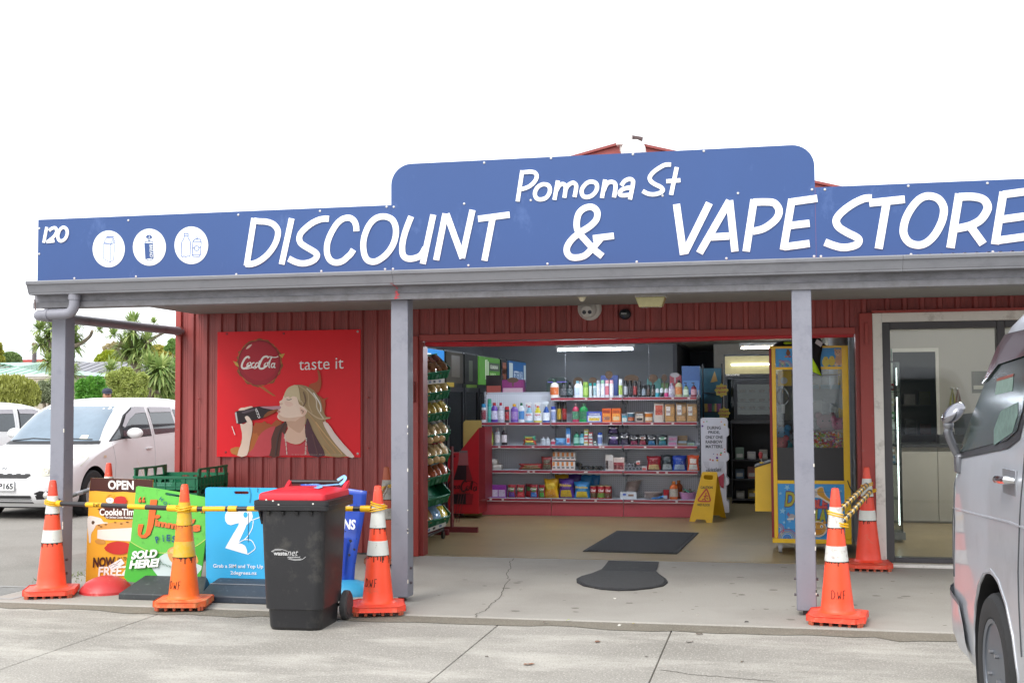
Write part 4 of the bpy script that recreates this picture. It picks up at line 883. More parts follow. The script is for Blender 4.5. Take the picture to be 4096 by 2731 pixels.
for q in ([(497,668),(560,650),(680,628),(745,605),(770,600)],[(702,630),(690,700),(650,770),(620,800)],[(620,800),(680,805),(712,850),(714,885),(650,933)],[(560,832),(620,800)]): a.S(q, .006, W2)
a.S([(658,560),(656,822)],.005, '#2c5f7d').S([(665,338),(678,400),(668,470)],.010, '#2a86a8').S([(738,340),(742,348),(740,376)],.006, '#2a5f7d')
a.T('Grab a SIM and Top Up', 342,790,1018,1060, W2,.015,0,6).T('2degrees.nz', 497,732,1080,1122, W2,.015,0,3)
a.done()
xa, xb = spot(*Z_((215,1390)), y=by0-.22).x-bb.x, spot(*Z_((960,1400)), y=by0-.22).x-bb.x
mb = MB(); mb.add([(xa, -.22,0),(xb, -.22,0),(xb-.03,.22,0),(xa+.03,.22,0),(xa, -.22,.05),(xb, -.22,.05),(xb-.03,-.10,.125),(xa+.03,-.10,.125),(xb-.05,-.02,.155),(xa+.06,-.02,.155),(xb-.05,.04,.155),(xa+.06,.04,.155),(xb-.03,.22,.05),(xa+.03,.22,.05)],[(0,1,5,4),(4,5,6,7),(7,6,8,9),(9,8,10,11),(11,10,12,13),(13,12,2,3),(0,3,2,1),(0,4,7,9,11,13,3),(1,2,12,10,8,6,5)])
mb.build('base', pm('#2f3742', .45, var=.12, scale=9, dirt='#5a6068', dirt_amt=.15, dscale=25), t, bev=.008)
MB(t).box(bb.x+xa+.03, bb.x+xb-.03, by0-.104, by0-.10,.124,.128).build('base_seam', pm('#9aa0a6', .5), t)
# dark blue flag sign
N_ = reg(1000,1900,.40816)
ny = gq(800,1365,0); ny0 = ny.y+.05
t = thing('flag_sign', 'curled dark blue sign with teal base partly hidden behind the bin', 'footed sign', (ny.x-.2, ny0,0))
def flag(u, v):
    rows = [(495,62,1148,155),(520,300,1130,330),(560,600,1105,480),(600,800,1060,700),(640,950,1030,900),(700,1080,1022,1030),(760,1150,985,1148)]
    k = v*(len(rows)-1); i = min(int(k), len(rows)-2); f = k-i; A_, B_ = rows[i], rows[i+1]
    x = (A_[0]+(A_[2]-A_[0])*u)*(1-f)+(B_[0]+(B_[2]-B_[0])*u)*f; yv = (A_[1]+(A_[3]-A_[1])*u)*(1-f)+(B_[1]+(B_[3]-B_[1])*u)*f
    return spot(*N_((x, yv)), y=ny0+.02*math.sin(v*7)-.03*(u-.5)**2*4*math.cos(v*4))
mb = MB(t); mb.grid(flag, 10,24); o = mb.build('panel', pm('#2c4fb4', .3, var=.06, scale=3, coat=.2), t)
sm = o.modifiers.new('thickness', 'SOLIDIFY'); sm.thickness = .004
a = Art(t, N_, ny0-.045)
a.T('NS', 912,1036,425,525, '#eef0f4', .04,.15,10).T('S', 950,976,275,308, '#eef0f4', .04,0).P([(905,605),(955,620),(925,900),(920,998),(898,990)], '#2540a0').P([(912,365),(930,365),(928,398),(912,398)], '#e8e9ee')
for x, y_, s_ in ((935,550,8),(985,645,18),(1022,728,15),(972,782,15),(1045,622,6),(1030,862,5),(1045,288,5)): a.P([(x-s_, y_-s_*.6),(x+s_*.5, y_-s_),(x+s_, y_+s_*.2),(x-s_*.2, y_+s_)], '#2b2c34')
a.done()
MB().lathe([(.20,0),(.20,.02),(.185,.05),(.14,.085),(.07,.105),(0,.11)],30, c=(spot(*N_((960,1200)), y=ny0).x-(ny.x-.2),0,0)).build('base', pm('#3c9ac4', .4, var=.06), t)
mb = MB(); 
for i in range(9):
    a_ = random.uniform(0,6.28); c_ = spot(*N_((962,1130)), y=ny0-.06)-t.location; mb.tube([c_, c_+Vector((math.cos(a_)*.03,-.01,.006+math.sin(a_)*.012))],.003,5)
mb.build('weed_tuft', pm('#4d5a2c', .8), t)

# ------------------------------------------------------------------ bread crates at the wall
G_CR = pm('#136a48', .42, var=.08, scale=9, dirt='#2f8562', dirt_amt=.12, dscale=12)
CX0 = spot(307,1100, y=10.62).x; CX1 = spot(455,1100, y=10.62).x; CY0, CY1 = 10.62,11.26
def crate(label, zb, grp='green bakery crates stacked by the wall'):
    """open bakery crate: floor, long sides low in front, high slotted ends"""
    t = thing('bread_crate', label, 'crate', ((CX0+CX1)/2,(CY0+CY1)/2, zb),0, grp)
    W, D = (CX1-CX0)/2,(CY1-CY0)/2; h, hs = .155,.125
    MB().box(-W+.012, W-.012,-D+.012, D-.012,.0,.008).build('floor', G_CR, t)
    for sy in (-1,1):
        y0, y1 = sy*D-.006, sy*D+.006; n_ = 5
        hol = []
        for i in range(n_):
            xa = -W+.03+i*(2*W-.06)/n_+.012; xb = xa+(2*W-.06)/n_-.024; hol.append([(xa, y0,.07),(xb, y0,.07),(xb-.012, y0,.10),(xa+.012, y0,.10)])
        MB().ring_prism([(-W, y0,0),(W, y0,0),(W, y0, hs),(-W, y0, hs)], hol[1:4],(0,.012,0)).build('side_wall', G_CR, t)
        MB().box(-W, W, y0-.010 if sy < 0 else y1+.0005, y0-.0005 if sy < 0 else y1+.010, hs-.016, hs+.004).build('rim', G_CR, t)
        mb = MB()
        for i in range(7):
            x = -W+.03+i*(2*W-.06)/6; mb.box(x-.004, x+.004,(y0-.008) if sy < 0 else y1+.0005,(y0-.0005) if sy < 0 else y1+.008,.004, hs-.018)
        mb.box(-W+.01, W-.01,(y0-.006) if sy < 0 else y1+.0007,(y0-.0007) if sy < 0 else y1+.006,.028,.036)
        mb.build('ribs', G_CR, t)
    for sx in (-1,1):
        x0 = sx*(W-.006)-.006
        out = [(x0,-D+.007,.0),(x0, D-.007,.0),(x0, D-.007, h+.055),(x0,-D+.007, h+.04)]
        hol = [[(x0,-D+.06+i*(2*D-.1)/3,.115),(x0,-D+.06+(i+1)*(2*D-.1)/3-.03,.115),(x0,-D+.06+(i+1)*(2*D-.1)/3-.045, h+.03),(x0,-D+.06+i*(2*D-.1)/3+.015, h+.03)] for i in range(3)]
        MB().ring_prism(out, hol, (.012,0,0)).build('end_wall', G_CR, t)
        mb = MB()
        for i in range(9):
            y = -D+.04+i*(2*D-.08)/8; xx = (x0+.0125, x0+.022) if sx > 0 else (x0-.010, x0-.0005); mb.box(xx[0], xx[1], y-.004, y+.004,.005,.105)
        xx = (x0+.0125, x0+.020) if sx > 0 else (x0-.008, x0-.0005); mb.box(xx[0], xx[1],-D+.01, D-.01, h+.034, h+.05)
        mb.build('ribs', G_CR, t)
    mb = MB(); text(mb, 'COUPLANDS', (-.09,-D-.0065,.055),(.07,-D-.0065,.055),(-.09,-D-.0065,.068),.0005,.02); text(mb, 'BAKERIES', (-.085,-D-.0065,.036),(.06,-D-.0065,.036),(-.085,-D-.0065,.05),.0005,.02)
    mb.build('lettering', pm('#5f9c84', .5), t)
    return t
zt_ = spot(380,1093, y=10.62).z
nst = 5; dz = .158
for i in range(nst):
    crate(['top empty green bakery crate of the stack at the corner of the red wall', 'second green bakery crate from the top of the wall stack', 'third green bakery crate from the top of the wall stack', 'fourth green bakery crate from the top of the wall stack', 'bottom green bakery crate of the wall stack'][i], zt_-.129-i*dz)
# ------------------------------------------------------------------ door mats
M_MAT = pm('#222224', .85, var=.2, scale=30, dirt='#4a4845', dirt_amt=.3, dscale=5, bump=.3, bscale=300)
t = thing('door_mat', 'black rectangular rubber mat on the shop floor just inside the doorway', 'door mat', (-1.34,12.9,.004), R(-3))
MB().box(-.47,.47,-.96,.96,.0,.010).build('edging', M_MAT, t, bev=.004)
mb = MB()
mb.box(-.43,.43,-.92,.92,.0105,.014)
mb.build('pile', pm('#252527', .95, var=.3, scale=60, bump=.5, bscale=500), t)
t = thing('door_mat', 'black keyhole shaped ribbed rubber mat on the porch concrete', 'door mat', (-1.25,10.3,.0))
out = [(-.285,1.0),(.205,.99),(.20,.72)]+[(.20+.2*math.sin(R(a))*1.0,.72-.30*(1-math.cos(R(a)))*1.6) for a in (30,60)]+[(.0+.40*math.cos(R(a)),-.22+.42*math.sin(R(a))) for a in range(20,-201,-14)]+[(-.44+.01,.05),(-.36,.40),(-.30,.62)]
k = spot(1412,1289, z=0); 
out = [spot(*p, z=0) for p in [(1398,1289),(1513,1292),(1510,1304),(1506,1312),(1514,1320),(1530,1331),(1534,1338),(1524,1346),(1495,1352),(1455,1356),(1420,1357),(1380,1354),(1340,1346),(1325,1338),(1324,1331),(1335,1325),(1360,1318),(1382,1309),(1390,1300)]]
out = [Vector((p.x, p.y, .0)) for p in out]
MB(t).prism([p+Vector((0,0,.011)) for p in out],(0,0,-.0105)).build('edging', M_MAT, t)
mb = MB(t)
for i in range(44):
    y = 9.64+i*.022
    xs = []
    for a_, b_ in zip(out, out[1:]+out[:1]):
        if (a_.y-y)*(b_.y-y) < 0: xs.append(a_.x+(b_.x-a_.x)*(y-a_.y)/(b_.y-a_.y))
    if len(xs) >= 2 and y < 10.75: mb.box(min(xs)+.025, max(xs)-.025, y-.006, y+.006,.0112,.016)
mb.build('ribs', pm('#3a3a3b', .8, var=.2, scale=30), t)
# ------------------------------------------------------------------ vehicles
class Shell:
    """car body lofted from horizontal slices (z, a0, w, rf, a1, rb); a runs back from the nose, l across"""
    def __init__(s, slices, L, arches, R0): s.S = slices; s.L = L; s.ar = arches; s.R = R0
    def at(s, z):
        S = s.S
        if z <= S[0][0]: return S[0]
        for A, B in zip(S, S[1:]):
            if z <= B[0]:
                f = (z-A[0])/(B[0]-A[0]); return tuple(a+(b-a)*f for a, b in zip(A, B))
        return S[-1]
    def side(s, a, z, off=0., sg=1):
        _, a0, w, rf, a1, rb = s.at(z); l = w
        if a < a0+rf*1.4:
            u = max(0, min(1,(a0+rf*1.4-a)/(rf*1.4))); l = w-rf+rf*math.sqrt(max(0,1-u*u))
        if a > a1-rb:
            u = max(0, min(1,(a-a1+rb)/rb)); l = w-rb+rb*math.sqrt(max(0,1-u*u))
        return Vector((sg*(l+off), a, z))
    def front(s, l, z, off=0.):
        _, a0, w, rf, a1, rb = s.at(z); a = a0; k = abs(l)-(w-rf)
        if k > 0: a = a0+rf*1.4*(1-math.sqrt(max(0,1-(min(k/rf, 1))**2)))
        return Vector((l, a-off, z))
    def back(s, l, z, off=0.):
        _, a0, w, rf, a1, rb = s.at(z); a = a1; k = abs(l)-(w-rb)
        if k > 0: a = a1-rb*(1-math.sqrt(max(0,1-(min(k/rb, 1))**2)))
        return Vector((l, a+off, z))
    def outline(s, sl, fixed):
        z, a0, w, rf, a1, rb = sl; o = [(a0, l*(w-rf)) for l in (0,.35,.7)]
        for i in range(6): t = R(90*i/5); o.append((a0+rf*1.4*(1-math.cos(t)), w-rf+rf*math.sin(t)))
        for A in fixed: o.append((max(a0+rf*1.4, min(a1-rb, A)), w))
        for i in range(5): t = R(90*i/4); o.append((a1-rb+rb*math.sin(t), w-rb+rb*math.cos(t)))
        o += [(a1, l*(w-rb)) for l in (.6,0)]
        return o
    def build(s, root, mat, liner):
        fixed = [i*.06 for i in range(int(s.L/.06)+1)]
        zs = sorted(set([sl[0] for sl in s.S]+[round(s.S[0][0]+.04*i, 3) for i in range(int(.62/.04))]))
        rows = []
        for z in zs:
            sl = (z,)+tuple(s.at(z)[1:]); rows.append(s.outline(sl, fixed))
        mb = MB(); n = len(rows[0])
        for sg in (1,-1):
            vs = []; pos = []
            for z, row in zip(zs, rows):
                for a, l in row:
                    zz = z; aa = a
                    if l > .5:
                        for (ca, cz) in s.ar:
                            d = math.hypot(a-ca, z-cz)
                            if abs(d-s.R) < .034: k = s.R/d; aa = ca+(a-ca)*k; zz = cz+(z-cz)*k
                    vs.append((sg*l, aa, zz))
            fs = []
            for i in range(len(zs)-1):
                for j in range(n-1):
                    q = (i*n+j, i*n+j+1,(i+1)*n+j+1,(i+1)*n+j)
                    ca_ = sum(vs[x][1] for x in q)/4; cz_ = sum(vs[x][2] for x in q)/4; cl_ = min(abs(vs[x][0]) for x in q)
                    if cl_ > .45 and any(math.hypot(ca_-c[0], cz_-c[1]) < s.R for c in s.ar): continue
                    fs.append(q if sg > 0 else q[::-1])
            mb.add(vs, fs)
        top = [(sg*l, a, zs[-1]) for sg in (1,) for a, l in rows[-1]]+[(-l, a, zs[-1]) for a, l in rows[-1][-2:0:-1]]
        mb.add(top, [tuple(range(len(top)))])
        b = mb.build('body', mat, root, sharp=.75)
        mb = MB()
        for ca, cz in s.ar:
            for sg in (1,-1):
                w_ = s.side(ca, cz+.2).x; N = 20
                vs = [(sg*x, ca+s.R*math.cos(6.2832*i/N), max(.12, cz+s.R*math.sin(6.2832*i/N))) for x in (w_-.004, w_-.28) for i in range(N)]
                mb.add(vs, [(i, (i+1) % N, N+(i+1) % N, N+i) for i in range(N)]+[tuple(range(N, 2*N))])
        mb.box(-.6,.6,.3, s.L-.2,.17,.22)
        mb.build('wheel_arch', liner, root)
        return b
    def patch(s, root, name, poly, mat, face='side', off=.003, sg=1, parent=None, step=.07):
        """piece lying on the body: outline in (a, z) on a side or (l, z) on front / back"""
        P = [Vector((p[0], p[1])) for p in poly]
        x0 = min(p.x for p in P); x1 = max(p.x for p in P); y0 = min(p.y for p in P); y1 = max(p.y for p in P)
        dense = []
        for a, b in zip(P, P[1:]+P[:1]):
            k = max(1, int((b-a).length/step)); dense += [a.lerp(b, i/k) for i in range(k)]
        n = len(dense); pts = list(dense)
        def ins(q):
            c = False
            for a, b in zip(dense, dense[1:]+dense[:1]):
                if (a.y > q.y) != (b.y > q.y) and q.x < (b.x-a.x)*(q.y-a.y)/(b.y-a.y)+a.x: c = not c
            return c and min((q-a).length for a in dense) > step*.4
        xx = x0+step
        while xx < x1:
            yy = y0+step
            while yy < y1:
                q = Vector((xx, yy))
                if ins(q): pts.append(q)
                yy += step
            xx += step
        r = delaunay_2d_cdt(pts, [],[list(range(n))],1,1e-5)
        f = {'side': lambda p: s.side(p.x, p.y, off, sg), 'front': lambda p: s.front(p.x, p.y, off), 'back': lambda p: s.back(p.x, p.y, off)}[face]
        mb = MB(); mb.add([f(p) for p in r[0]],[tuple(t) for t in r[2]])
        return mb.build(name, mat, parent or root, sharp=3)
    def line(s, root, name, pts, w, mat, face='side', sg=1, off=.004):
        mb = MB(); P = []
        for a, b in zip(pts, pts[1:]):
            for i in range(5): P.append((a[0]+(b[0]-a[0])*i/5, a[1]+(b[1]-a[1])*i/5))
        P.append(pts[-1])
        if face == 'side': Q = [s.side(p[0], p[1], off-w*.4, sg) for p in P]
        elif face == 'front': Q = [s.front(p[0], p[1], off-w*.4) for p in P]
        else: Q = [s.back(p[0], p[1], off-w*.4) for p in P]
        mb.tube(Q, w/2,5); return mb.build(name, mat, root)
M_TYRE = pm('#1f1f20', .75, var=.15, scale=30, bump=.15, bscale=90); M_DARK = pm('#18181a', .6); M_SEAM = pm('#3c3e42', .6); M_RUB = pm('#232326', .5)
def wheel(root, a, l, z, r, rim, sg=1, wd=.19, hub=None, nuts=5):
    Mx_ = Matrix.Rotation(R(90*sg),3, 'Y')
    t = MB().lathe([(r*.62,-wd/2+.02),(r*.68,-wd/2),(r*.93,-wd/2),(r*.985,-wd/2+.02),(r, -wd/4),(r, wd/4),(r*.985, wd/2-.02),(r*.93, wd/2),(r*.80, wd/2+.006),(r*.68, wd/2),(r*.62, wd/2-.02)],40, c=(l, a, z), M=Mx_).build('wheel', M_TYRE, root, sharp=.5)
    mb = MB().lathe([(r*.66, wd/2-.012),(r*.66, wd/2-.002),(r*.60, wd/2-.006),(r*.57, wd/2-.05),(r*.36, wd/2-.055),(r*.32, wd/2-.02),(r*.22, wd/2-.012),(r*.2, wd/2-.03),(r*.1, wd/2-.02),(0, wd/2-.018)],36, c=(l, a, z), M=Mx_)
    mb.build('rim', rim, t, sharp=.5)
    for i in range(nuts):
        q = 6.2832*i/nuts; p = Mx_ @ Vector((r*.27*math.cos(q), r*.27*math.sin(q), wd/2-.014)); d = Mx_ @ Vector((0,0,.018)); MB().cyl(Vector((l, a, z))+p, Vector((l, a, z))+p+d, .010, n=6).build('wheel_nut', pm('#8f9094', .35,.8), t)
    return t
# --- the silver van on the right
VS = [(.22,.12,.80,.2,4.70,.1),(.29,.04,.83,.2,4.74,.1),(.34,.015,.838,.2,4.75,.1),(.45,.0,.845,.22,4.76,.1),(.58,.0,.848,.22,4.76,.1),(.72,.005,.85,.22,4.76,.1),(.86,.012,.848,.22,4.76,.1),(.98,.03,.845,.22,4.76,.1),(1.08,.06,.842,.22,4.76,.1),(1.14,.10,.838,.22,4.76,.1),(1.25,.20,.828,.2,4.75,.1),(1.4,.37,.812,.2,4.73,.1),(1.6,.61,.785,.2,4.7,.1),(1.75,.80,.76,.2,4.68,.1),(1.83,.90,.738,.22,4.66,.1),(1.88,.98,.71,.25,4.64,.1),(1.92,1.10,.66,.3,4.58,.1),(1.95,1.3,.56,.3,4.48,.1),(1.97,1.55,.38,.2,4.3,.1)]
VX, VY, VR = 1.728,6.79, math.pi+R(2.3)
van = thing('silver_van', 'silver delivery van parked nose in at the right edge of the forecourt', 'van', (VX, VY, -.012), VR)
M_SIL = pm('#b4b7bd', .38,.45, var=.05, scale=3, dirt='#a2a4a9', dirt_amt=.3, dscale=1.6, coat=.35)
vsh = Shell(VS, 4.76,[(1.15,.34),(3.72,.34)],.41); vsh.build(van, M_SIL, M_DARK)
for a_, n_ in ((1.15,1),(3.72,1)):
    for sg in (1,-1): wheel(van, a_, sg*.755,.335,.335, pm('#5b6068', .4,.4, var=.1), sg)
M_GLV = pm('#2b3835', .14, var=.35, scale=5, spec=.45)
vb = [(.31,1.232),(.52,1.37),(.78,1.553),(1.04,1.75),(1.14,1.80),(1.66,1.80),(1.66,1.44),(1.60,1.35),(1.42,1.305),(.36,1.21)]
gw = [(.40,1.262),(.56,1.37),(.82,1.553),(1.07,1.735),(1.16,1.765),(1.62,1.765),(1.62,1.46),(1.565,1.385),(1.40,1.34),(.45,1.25)]
vsh.patch(van, 'window_seal', vb, M_RUB, off=.004); vw = vsh.patch(van, 'window', gw, M_GLV, off=.008)
vsh.patch(van, 'weather_shield', [(.84,1.585),(1.04,1.745),(1.14,1.795),(1.65,1.795),(1.65,1.69),(1.12,1.665),(.92,1.60)], pm('#4a3c42', .15, coat=.5), off=.016)
vsh.patch(van, 'seat', [(1.18,1.31),(1.50,1.375),(1.56,1.45),(1.54,1.50),(1.25,1.46),(1.16,1.38)], pm('#5f726c', .6, var=.35, scale=20, spec=.2), off=.0095, parent=vw)
vsh.patch(van, 'window_sticker', [(1.10,1.53),(1.42,1.545),(1.41,1.605),(1.11,1.59)], pm('#6f827a', .6, var=.2, scale=30, spec=.2), off=.0095, parent=vw)
vsh.patch(van, 'window_sticker', [(1.11,1.59),(1.41,1.606),(1.41,1.618),(1.11,1.602)], pm('#7a3c30', .6), off=.0105, parent=vw)
vsh.patch(van, 'window', [(1.80,1.30),(1.79,1.75),(2.85,1.75),(2.86,1.30)], M_GLV, off=.006); vsh.patch(van, 'window', [(2.95,1.30),(2.95,1.75),(4.4,1.74),(4.45,1.30)], M_GLV, off=.006)
for sg in (-1,): vsh.patch(van, 'window', gw, M_GLV, off=.006, sg=-1); vsh.patch(van, 'window', [(1.80,1.30),(1.79,1.75),(4.4,1.74),(4.45,1.30)], M_GLV, off=.006, sg=-1)
vsh.patch(van, 'windscreen', [(-.70,1.15),(.70,1.15),(.66,1.72),(.5,1.80),(-.5,1.80),(-.66,1.72)], M_GLV, 'front', .006); vsh.patch(van, 'rear_window', [(-.62,1.15),(.62,1.15),(.58,1.75),(-.58,1.75)], M_GLV, 'back', .006)
for sg in (1,-1):
    hl = MB().grid(lambda u, v, sg=sg: vsh.front(sg*(.52+.32*u),.70+.26*v, .012),8,6).build('headlight', pm('#c9d2cc', .1, coat=.5), van)
    vsh.patch(van, 'indicator', [(.08,.70),(.17,.72),(.17,.95),(.09,.94)], pm('#c9b27c', .2, coat=.5), 'side', .006, sg)
vsh.patch(van, 'bumper_guard', [(-.80,.24),(.80,.24),(.80,.56),(-.80,.56)], M_SIL, 'front', .03)
for sg in (1,-1): vsh.patch(van, 'bumper_corner', [(.02,.27),(.60,.27),(.56,.42),(.48,.52),(.02,.56)], M_SIL, 'side', .018, sg); vsh.patch(van, 'bumper_seam', [(.02,.545),(.50,.505),(.50,.525),(.02,.575)], pm('#5f6167', .5), 'side', .020, sg)
vsh.line(van, 'door_seam', [(.30,.62),(.34,.9),(.30,1.08),(.24,1.14)],.007, M_SEAM); vsh.line(van, 'door_seam', [(1.66,.50),(1.65,.83),(1.70,1.2),(1.70,1.45),(1.68,1.80)],.009, M_SEAM); vsh.line(van, 'door_seam', [(1.74,.40),(1.76,1.0),(1.74,1.80),(2.88,1.80),(2.90,.4)],.008, M_SEAM)
vsh.line(van, 'body_crease', [(.12,.955),(.9,.985),(1.5,1.01),(3.0,1.02),(4.5,1.02)],.012, M_SIL)
vsh.line(van, 'arch_lip', [(1.15+.428*math.cos(R(q)),.34+.428*math.sin(R(q))) for q in range(-10,191,20)],.022, M_SIL); vsh.line(van, 'roof_gutter', [(.84,1.81),(.97,1.875),(1.2,1.915),(1.7,1.92),(4.5,1.92)],.030, pm('#8f9096', .3,.5))
hp = vsh.side(1.48,1.17); MB().box(hp.x-.004, hp.x+.004,1.37,1.60,1.07,1.225).build('handle_recess', pm('#8b8d92', .35,.5), van, bev=.003)
h_ = MB().tube([(hp.x+.004,1.40,1.175),(hp.x+.035,1.41,1.178),(hp.x+.038,1.49,1.182),(hp.x+.034,1.575,1.185),(hp.x+.004,1.58,1.184)],[.012,.017,.019,.017,.012],10).build('door_handle', pm('#d0d2d5', .12,1.0, var=0), van)
fp = [(1.84+.05*math.cos(R(q)),.74+.05*math.sin(R(q))) for q in range(180,361,30)]+[(1.84+.05*math.cos(R(q)),1.04+.05*math.sin(R(q))) for q in range(0,181,30)]
vsh.line(van, 'filler_seam', fp+[fp[0]],.008, pm('#d3d5d8', .3,.5))
# mirror on its bent arm
mp = lambda px, py, y=6.34: Matrix.Rotation(-VR, 3, 'Z') @ (spot(px, py, y=y)-Vector((VX, VY, -.03)))
arm = MB().tube(spl([mp(2182,985), mp(2178,1000), mp(2184,1020), mp(2196,1045), mp(2205,1062)]),.021,10).build('mirror_arm', pm('#6f7075', .25,.6), van)
c_ = (mp(2186,958)+mp(2190,955))/2; ax = (mp(2211,934)-mp(2163,978)).normalized(); up = Vector((0,1,0)).cross(ax)
Mm = Matrix((ax, up, Vector((0,1,0)).cross(Vector((0,0,1))) )).transposed(); Mm = Matrix((ax, Vector((0,1,0)), ax.cross(Vector((0,1,0))))).transposed()
MB().ball(mp(2190,957),(mp(2211,934)-mp(2165,980)).length/2,.07,.038,22,12, Mm).build('mirror', pm('#96969d', .16,.85, var=.05), arm)
MB().ball(mp(2179,984),.026,.03,.03,12,8).build('mirror_joint', pm('#77787c', .3,.6), arm)
MB().box(mp(2207,1060).x-.02, mp(2207,1060).x+.03, mp(2207,1060).y-.03, mp(2207,1060).y+.05, mp(2207,1095).z, mp(2207,1050).z).build('mirror_base', pm('#6a6b70', .3,.5), arm, bev=.012)
M_ORS = pm('#c7866a', .5)

# --- white cars in the car park
CS = [(.20,.14,.78,.3,4.42,.2),(.28,.05,.83,.32,4.47,.2),(.36,.015,.845,.34,4.5,.2),(.46,.0,.848,.36,4.52,.2),(.56,.015,.85,.38,4.53,.2),(.64,.05,.85,.40,4.53,.2),(.70,.10,.85,.42,4.53,.2),(.75,.19,.848,.42,4.53,.2),(.80,.34,.845,.40,4.52,.2),(.85,.56,.84,.36,4.52,.2),(.895,.80,.835,.32,4.51,.2),(.935,1.0,.83,.3,4.5,.2),(.97,1.13,.825,.3,4.49,.2),(1.05,1.24,.812,.3,4.46,.2),(1.15,1.37,.79,.28,4.42,.2),(1.25,1.51,.762,.28,4.36,.2),(1.35,1.67,.73,.26,4.29,.2),(1.43,1.82,.70,.26,4.22,.2),(1.49,1.97,.665,.28,4.13,.2),(1.535,2.16,.61,.3,4.02,.2),(1.565,2.4,.52,.3,3.85,.2),(1.585,2.75,.36,.2,3.6,.15)]
M_WHT = pm('#e2e3e4', .3, var=.03, scale=3, coat=.5); M_GLC = pm('#6d7f8e', .06, var=.25, scale=1.5, spec=.7, coat=.4); M_GLD = pm('#3d454b', .06, var=.3, scale=2, spec=.7, coat=.4)
def white_car(name, label, x, y, rz, cat='car', mpv=True, grp='white cars in the car park'):
    t = thing(name, label, cat, (x, y, -.03), rz, grp)
    sh = Shell(CS, 4.55,[(.88,.32),(3.62,.32)],.365); sh.build(t, M_WHT, M_DARK)
    rim = pm('#a9abae', .3,.7)
    for a_ in (.88,3.62):
        for sg in (1,-1): wheel(t, a_, sg*.755,.315,.315, rim, sg, nuts=5)
    sh.patch(t, 'windscreen', [(-.70,1.0),(.70,1.0),(.66,1.15),(.60,1.38),(.55,1.465),(-.55,1.465),(-.60,1.38),(-.66,1.15)], M_GLC, 'front', .006)
    sh.patch(t, 'cowl', [(-.74,.955),(.74,.955),(.72,1.0),(-.72,1.0)], M_RUB, 'front', .005)
    for sg in (1,-1):
        sh.patch(t, 'window_seal', [(1.36,.985),(1.66,1.01),(2.58,1.03),(2.54,1.45),(2.16,1.45),(1.88,1.34),(1.70,1.20)], M_RUB, off=.003, sg=sg)
        sh.patch(t, 'quarter_window', [(1.40,.995),(1.64,1.02),(1.66,1.16)], M_GLD, off=.007, sg=sg)
        sh.patch(t, 'window', [(1.72,1.03),(2.55,1.05),(2.515,1.42),(2.18,1.42),(1.93,1.335),(1.76,1.20)], M_GLD, off=.007, sg=sg)
        sh.patch(t, 'weather_shield', [(1.74,1.19),(1.93,1.345),(2.18,1.445),(2.53,1.45),(2.52,1.37),(2.2,1.36),(1.98,1.28),(1.80,1.17)], pm('#a3a0a6', .2, coat=.4), off=.018, sg=sg)
        sh.patch(t, 'window', [(2.68,1.05),(3.42,1.07),(3.36,1.42),(2.65,1.43)], M_GLD, off=.006, sg=sg)
        sh.patch(t, 'weather_shield', [(2.65,1.45),(3.38,1.44),(3.38,1.37),(2.66,1.37)], pm('#a3a0a6', .2, coat=.4), off=.016, sg=sg)
        sh.patch(t, 'window', [(3.50,1.08),(4.15,1.12),(4.0,1.38),(3.44,1.41)], M_GLD, off=.006, sg=sg)
        sh.line(t, 'door_seam', [(1.42,.36),(1.46,.7),(1.40,.96)],.006, pm('#b4b6ba', .5), sg=sg); sh.line(t, 'door_seam', [(2.62,.34),(2.64,.9),(2.60,1.46)],.007, pm('#b4b6ba', .5), sg=sg)
        p = sh.side(2.44,.86,0, sg); MB().obox((p.x+sg*.018, p.y, p.z),(.012,0,0),(0,.085,0),(0,0,.012)).build('door_handle', M_WHT, t, bev=.006)
        p = sh.side(1.80,1.06,0, sg); mi = MB().ball((p.x+sg*.16, p.y-.02, p.z+.03),.125,.07,.075,16,10).build('mirror', M_WHT, t); MB().box(min(p.x, p.x+sg*.08), max(p.x, p.x+sg*.08), p.y-.05, p.y+.03, p.z-.045, p.z-.01).build('mirror_foot', M_RUB, mi)
        sh.patch(t, 'side_repeater', [(1.12,.78),(1.19,.78),(1.19,.81),(1.12,.81)], pm('#d8c0a0', .3), off=.01, sg=sg)
        hl = [(sg*.42,.60),(sg*.58,.585),(sg*.79,.62),(sg*.84,.70),(sg*.835,.80),(sg*.80,.82),(sg*.62,.74),(sg*.48,.66)]
        h_ = sh.patch(t, 'headlight', hl, pm('#c3c3b4', .12, var=.2, scale=8, coat=.6), 'front', .005)
        for lx, zz, rr in ((.60,.655,.042),(.73,.69,.046)):
            c = sh.front(sg*lx, zz, .010); MB().lathe([(rr, 0),(rr*.9,.006),(rr*.5,.002),(0,.01)],18, c=c, M=Matrix.Rotation(R(90),3, 'X')).build('lamp', pm('#e3e2d6', .08,.3), h_)
        sh.patch(t, 'fog_recess', [(sg*.50,.30),(sg*.72,.31),(sg*.76,.39),(sg*.56,.41),(sg*.48,.38)], M_DARK, 'front', .004)
        c = sh.front(sg*.63,.355,.008); MB().ball(c, .042,.02,.042,14,8).build('fog_lamp', pm('#d8d8d4', .08,.5), t)
        sh.patch(t, 'tail_light', [(sg*.58,.82),(sg*.82,.80),(sg*.83,1.10),(sg*.74,1.12),(sg*.62,.98)], pm('#c0242c', .2, var=.3, scale=14, coat=.5), 'back', .008)
    sh.patch(t, 'grille', [(-.42,.60),(-.36,.565),(.36,.565),(.42,.60),(.40,.625),(-.40,.625)], M_DARK, 'front', .006)
    sh.line(t, 'grille_chrome', [(-.45,.64),(0,.65),(.45,.64)],.016, pm('#c9cbce', .15,.9, var=0), 'front')
